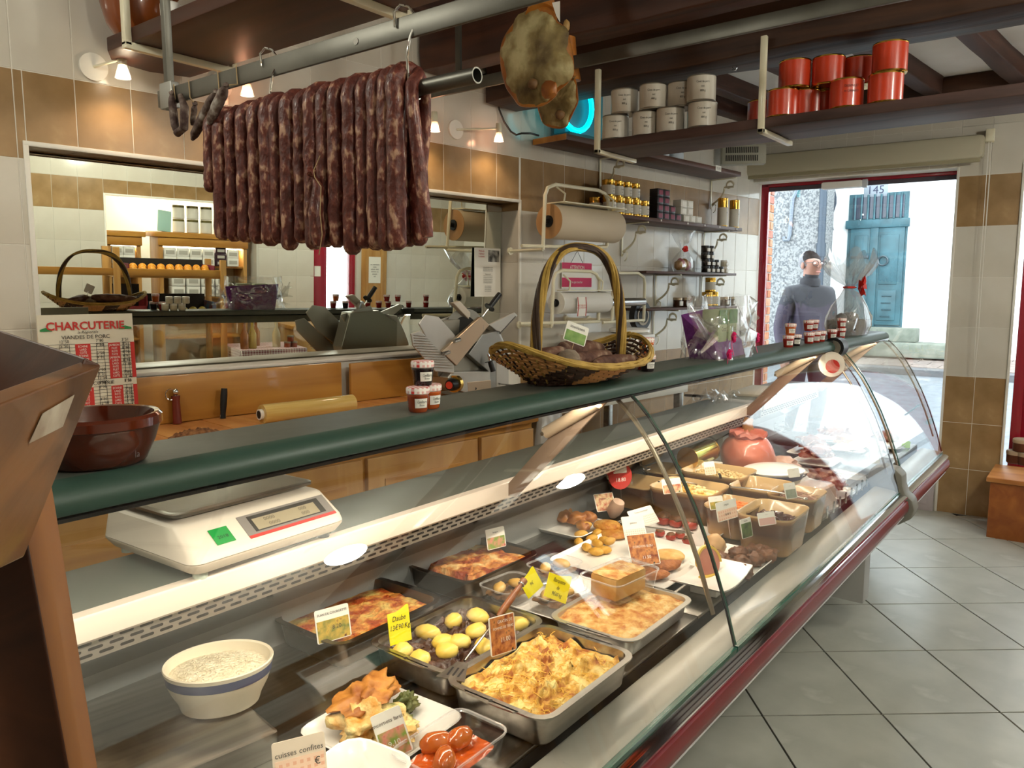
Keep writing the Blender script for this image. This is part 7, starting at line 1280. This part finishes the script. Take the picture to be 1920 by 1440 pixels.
# red door and wooden door in the front wall
d2 = struct(thing('door_2', 'red framed glass door opposite the mirror', 'door')); del d2['category']
M().box(4.26,4.46,YF-.1,YF-.03,0,2.3).obj('stile', RFRAME, d2, bev=.004); M().box(4.73,4.8,YF-.1,YF-.03,0,2.3).obj('stile', RFRAME, d2, bev=.004); M().box(4.46,4.73,YF-.1,YF-.03,2.2,2.3).obj('top_rail', RFRAME, d2, bev=.004); M().box(4.46,4.73,YF-.1,YF-.03,0,.3).obj('bottom_rail', RFRAME, d2, bev=.004); M().box(4.46,4.73,YF-.068,YF-.062,.3,2.2).obj('pane', PANE, d2, smooth=False); M().box(4.32,4.39,YF-.03,YF-.028,1.42,1.53).obj('sticker', PAPER, d2, smooth=False)
d3 = struct(thing('door_3', 'pine door with a white notice opposite the mirror', 'door')); del d3['category']; M().box(4.86,5.17,YF-.02,YF+.02,0,2.2).obj('leaf', PINEZ, d3, bev=.004); M().box(4.9,4.94,YF+.02,YF+.028,.1,2.1).obj('batten', PINEZ, d3, bev=.003); M().box(5.09,5.13,YF+.02,YF+.028,.1,2.1).obj('batten', PINEZ, d3, bev=.003); nt_ = M().box(4.94,5.09,YF+.022,YF+.025,1.36,1.65).obj('notice', PAPER, d3, smooth=False); text('\n'.join(['mmmm nn', 'nnn', 'mm nnnn', 'nn mmm', 'mmm', 'nn']), .026, INK, d3, (5.015, YF+.027, 1.5), (math.pi/2,0,math.pi))
# ================================================================ FOREGROUND STAND AT THE LEFT
OAK = wood('stand_wood', '#4a2c17', '#7f542f', 1.8, 'X', .4, coat=.2, dist=6); OAK_UNLIT = wood('stand_wood_unlit', '#3a1c0e', '#5a3018', 1.3, 'X', .5, dist=6)  # darker copy of stand wood: shade of inner and side boards put into colour
def dp_pt(u, v, d): r = ray(u, v); return CAM+r*(d/ r.dot(FWD))
Rr, Fr, Br = dp_pt(190,685,.62), dp_pt(-70,786,.42), dp_pt(-60,603,.82); Lr = Fr+(Br-Rr)
Rb, Fb = dp_pt(45,1045,.56), dp_pt(-150,1140,.43); Bb = Rb+(Br-Rr)*.8; Lb = Fb+(Br-Rr)*.8
wb_ = thing('wooden_bin', 'slanted open wooden bin on a post at the left edge', 'bin', (Rb.x, Rb.y, 0)); o_ = Vector((Rb.x, Rb.y, 0))
def panel(a, b, c, d, th, inw, m, name):
    a, b, c, d = [Vector(q)-o_ for q in (a, b, c, d)]; k = inw.normalized()*th
    return M().hexa([a, b, c, d], [a+k, b+k, c+k, d+k]).obj(name, m, wb_, smooth=False, bev=.0015)
cen = (Rr+Fr+Br+Lr)/4
def inward(a, b, c): n = (Vector(b)-Vector(a)).cross(Vector(c)-Vector(a)).normalized(); return n if n.dot(cen-Vector(a)) > 0 else -n
panel(Rr, Fr, Fb, Rb, .014, inward(Rr, Fr, Fb), OAK, 'front_board'); panel(Rr, Br, Bb, Rb, .014, inward(Rr, Br, Bb), OAK_UNLIT, 'right_board'); panel(Fr, Lr, Lb, Fb, .014, inward(Fr, Lr, Lb), OAK_UNLIT, 'left_board'); panel(Br, Lr, Lb, Bb, .014, inward(Br, Lr, Lb), OAK_UNLIT, 'back_board'); panel(Rb, Fb, Lb, Bb, .012, Vector((0,0,1)), OAK_UNLIT, 'bottom_board')
fn = -inward(Rr, Fr, Fb)
M().add([PN(u, v, Rr+fn*.0012, fn)-o_ for u, v in ((140,740),(118,800),(54,832),(80,775))], [(0,1,2,3)]).obj('torn_label', mat('torn_paper', '#c3b8a6', .6, c2='#9d8a78', ns=30), wb_, smooth=False)
def leg(px, d0, d1, th, nm, m):
    """slanting board: (left,right) at the top and at the lower frame edge, run on to the floor"""
    (a0, a1), (b0, b1) = px; T = [dp_pt(a0, 1043, d0), dp_pt(a1, 1043, d0+.012)]; B = [dp_pt(b0, 1440, d1), dp_pt(b1, 1440, d1+.012)]; k = -Vector((FWD.x, FWD.y, 0)).normalized()*-th; lo = []
    for t_, b_ in zip(T, B): s_ = t_.z/(t_.z-b_.z); q = t_+(b_-t_)*s_; q.z = 0; lo.append(q-o_)
    up = [t_-o_+Vector((0,0,.05)) for t_ in T]
    M().hexa([lo[0], lo[1], lo[1]+k, lo[0]+k], [up[0], up[1], up[1]+k, up[0]+k]).obj(nm, m, wb_, bev=.002)
POSTW = wood('stand_post', '#6e4224', '#92602f', 1.3, 'Z', .5)
leg(((42,78),(116,144)), .565, .575, .02, 'leg', POSTW); leg(((-60,44),(-60,117)), .60, .60, .015, 'side_panel', OAK_UNLIT)
# ================================================================ RIGHT EDGE: low wooden chest, jars, wire basket
a = PZ(1864, 978, 0); lc = thing('low_chest', 'low wooden chest against the red door at the right edge', 'chest', (a.x, a.y, 0)); zt = .39; OAKR = wood('chest_wood', '#8a4a20', '#a8642c', 1.5, 'X', .45)
M().box(-.42, .0, -.6, .0, 0, zt-.03).obj('body', OAKR, lc, bev=.004); M().box(-.44, .02, -.62, .02, zt-.03, zt).obj('top', wood('chest_top', '#a8642c', '#c98a4a', 1.5, 'Y', .45), lc, bev=.005)
for i, (u, v) in enumerate(((1904,868),(1925,872),(1914,838))):
    p = PZ(u, v, zt) if i < 2 else None
    if i < 2: P_ = p
    else: p = (P_+P0_)/2+Vector((0,0,.085))
    if i == 0: P0_ = p
    t = thing('terrine_jar', 'brown earthenware jar with a pale rim on the low chest, %s' % ['left', 'right', 'stacked on top'][i], 'jar', (p.x, p.y, zt+(.0865 if i == 2 else .0005))); M().lathe([(0,0),(.05,0),(.055,.006),(.056,.06),(0,.06)], 22).obj('pot', mat('brown_earthenware', '#5c2f1a', .4), t); M().lathe([(.057,.058),(.058,.064),(.058,.08),(.052,.086),(0,.086)], 22).obj('lid', mat('pale_lid', '#b9a68c', .5), t)
wp = PZ(1915, 1006, 0); wk = thing('wire_planter', 'white wire planter with scrolls and a grey liner on the floor at the right edge', 'planter', (wp.x+.02, wp.y-.04, 0)); WI = mat('white_wire', '#dcdad2', .4)
M().lathe([(0,.06),(.075,.06),(.09,.2),(.096,.27),(.09,.27),(.08,.2),(0,.08)], 24).obj('liner', mat('grey_zinc', '#7f8c92', .5, .5), wk)
for i in range(12):
    a = i*math.pi/6; M().tube([(.085*math.cos(a), .085*math.sin(a), .03), (.1*math.cos(a+.2), .1*math.sin(a+.2), .15), (.108*math.cos(a), .108*math.sin(a), .26)], .003, 5).obj('wire', WI, wk); c = Vector((.1*math.cos(a), .1*math.sin(a), .13)); tx = Vector((-math.sin(a), math.cos(a), 0)); M().tube([c+tx*(.026*math.cos(k*.6))*(1-k*.05)+Vector((0,0,.026*math.sin(k*.6)*(1-k*.05))) for k in range(12)], .0022, 4).obj('wire_scroll', WI, wk)
for r, z in ((.088,.02),(.11,.265),(.1,.2)): M().tube([(r*math.cos(k*.2618), r*math.sin(k*.2618), z) for k in range(24)], .0035, 5, closed=True).obj('hoop', WI, wk)
wl_ = M(); 
for k in range(16): pass
M().tube([(-.11, .0+.075*math.cos(k*.3927), .0785+.075*math.sin(k*.3927)) for k in range(16)], .0035, 5, closed=True).obj('wheel', WI, wk)
# ================================================================ MAN OUTSIDE
mp = Vector((7.35, 2.22, gz(7.35)+.003)); mn = thing('person', 'grey haired person in glasses and a dark purple jacket walking past the window', 'person', mp, rz=math.radians(-38)); mn.scale = (1.06,)*3
J = dict(pel=(0,0,.95,.165), sp=(0,.0,1.13,.165), ch=(0,0,1.34,.175), nb=(0,.01,1.5,.085), nk=(0,-.005,1.575,.06), hd=(0,-.025,1.655,.083), ht=(0,-.012,1.735,.078),
  ls=(.185,.01,1.42,.085), le=(.255,.04,1.13,.062), lw=(.25,-.05,.88,.045), lh=(.245,-.08,.80,.038), rs=(-.185,.01,1.42,.085), re=(-.255,.04,1.13,.062), rw=(-.25,-.03,.88,.045), rh=(-.245,-.05,.80,.038),
  lp=(.095,0,.86,.105), lk=(.105,-.06,.5,.07), la=(.105,.05,.1,.05), lt=(.11,-.1,.045,.042), rp=(-.095,0,.86,.105), rk=(-.1,.02,.5,.07), ra=(-.1,.14,.1,.05), rt=(-.1,-.01,.045,.042))
for sgn, k in ((1,'l'),(-1,'r')):
    hx0 = J[k+'h']
    for f in range(4): J[k+'f%d' % f] = (hx0[0]-sgn*.01, hx0[1]-.03+.02*f, .715+(.008 if f in (0,3) else 0), .010)
    J[k+'th'] = (hx0[0]-sgn*.03, hx0[1]-.05, .76, .011)
E_ = [('pel','sp'),('sp','ch'),('ch','nb'),('nb','nk'),('nk','hd'),('hd','ht')]+[(a+x, a+y) for a in 'lr' for x, y in (('s','e'),('e','w'),('w','h'),('h','f0'),('h','f1'),('h','f2'),('h','f3'),('h','th'),('p','k'),('k','a'),('a','t'))]+[('ch','ls'),('ch','rs'),('pel','lp'),('pel','rp')]
ks = list(J); me = bpy.data.meshes.new('body'); me.from_pydata([J[k][:3] for k in ks], [(ks.index(a), ks.index(b_)) for a, b_ in E_], []); ob = bpy.data.objects.new('body', me); COL.objects.link(ob)
md = ob.modifiers.new('skin', 'SKIN'); md.use_smooth_shade = True
for i, k in enumerate(ks): sv = me.skin_vertices[0].data[i]; r = J[k][3]; sv.radius = (r, r*(.78 if k in ('sp','ch','pel') else 1)); sv.use_root = (k == 'pel')
ob.modifiers.new('sub', 'SUBSURF').levels = 2; bpy.context.view_layer.update()
dg = bpy.context.evaluated_depsgraph_get(); m2 = bpy.data.meshes.new_from_object(ob.evaluated_get(dg)); bpy.data.objects.remove(ob)
SKIN = mat('skin', '#8f6555', .5); JKT = mat('jacket_purple', '#2e2836', .7, c2='#372f40', ns=6); YOK = mat('jacket_yoke', '#1e2029', .7); TRO = mat('trousers_dark', '#23242b', .8); SHO = mat('shoe_black', '#121212', .4)
m2.materials.clear(); [m2.materials.append(q) for q in (JKT, SKIN, YOK, TRO, SHO)]
for p in m2.polygons:
    c = p.center; p.use_smooth = True; p.material_index = 1 if (c.z > 1.585 or (c.z < .86 and abs(c.x) > .19)) else 2 if c.z > 1.33 else 0 if (c.z > .84 or abs(c.x) > .19) else 3 if c.z > .12 else 4
link('body', m2, mn)
M().blob((0,-.115,1.665), (.013,.022,.024), 0, sub=2).obj('nose', SKIN, mn)
for s_ in (-1, 1): M().blob((s_*.088,-.01,1.665), (.012,.02,.032), .1, 2, 1, 2).obj('ear', SKIN, mn); M().blob((s_*.034,-.103,1.685), (.013,.006,.008), 0, sub=2).obj('eye', mat('eye_white', '#e6e2dc', .2), mn); M().tube([(s_*.037+.03*math.cos(k*.5236), -.118, 1.684+.022*math.sin(k*.5236)) for k in range(12)], .0028, 5, closed=True).obj('spectacle_rim', BLACK, mn); M().tube([(s_*.066,-.115,1.69), (s_*.09,-.03,1.69)], .0025, 5).obj('spectacle_arm', BLACK, mn)
M().blob((0,-.108,1.612), (.026,.006,.006), 0, sub=2).obj('mouth', mat('lip', '#a86a60', .5), mn)
hr = M().blob((0,.012,1.705), (.092,.1,.098), .05, 3, 2, 4); hr.f = [f for f in hr.f if (lambda c: c.z > 1.615 and c.y > -.025-(c.z-1.70)*-.55)(sum((Vector(hr.v[i]) for i in f), Vector())/3)]
hr.obj('hair', mat('grey_hair', '#6a6a6e', .8, c2='#85858a', ns=40), mn)
M().loft([[(r*math.cos(a_*.3927), -.0+r*.9*math.sin(a_*.3927), z) for a_ in range(16)] for r, z in ((.088,1.49),(.09,1.535),(.082,1.56),(.07,1.552))], False, False).obj('collar', YOK, mn)
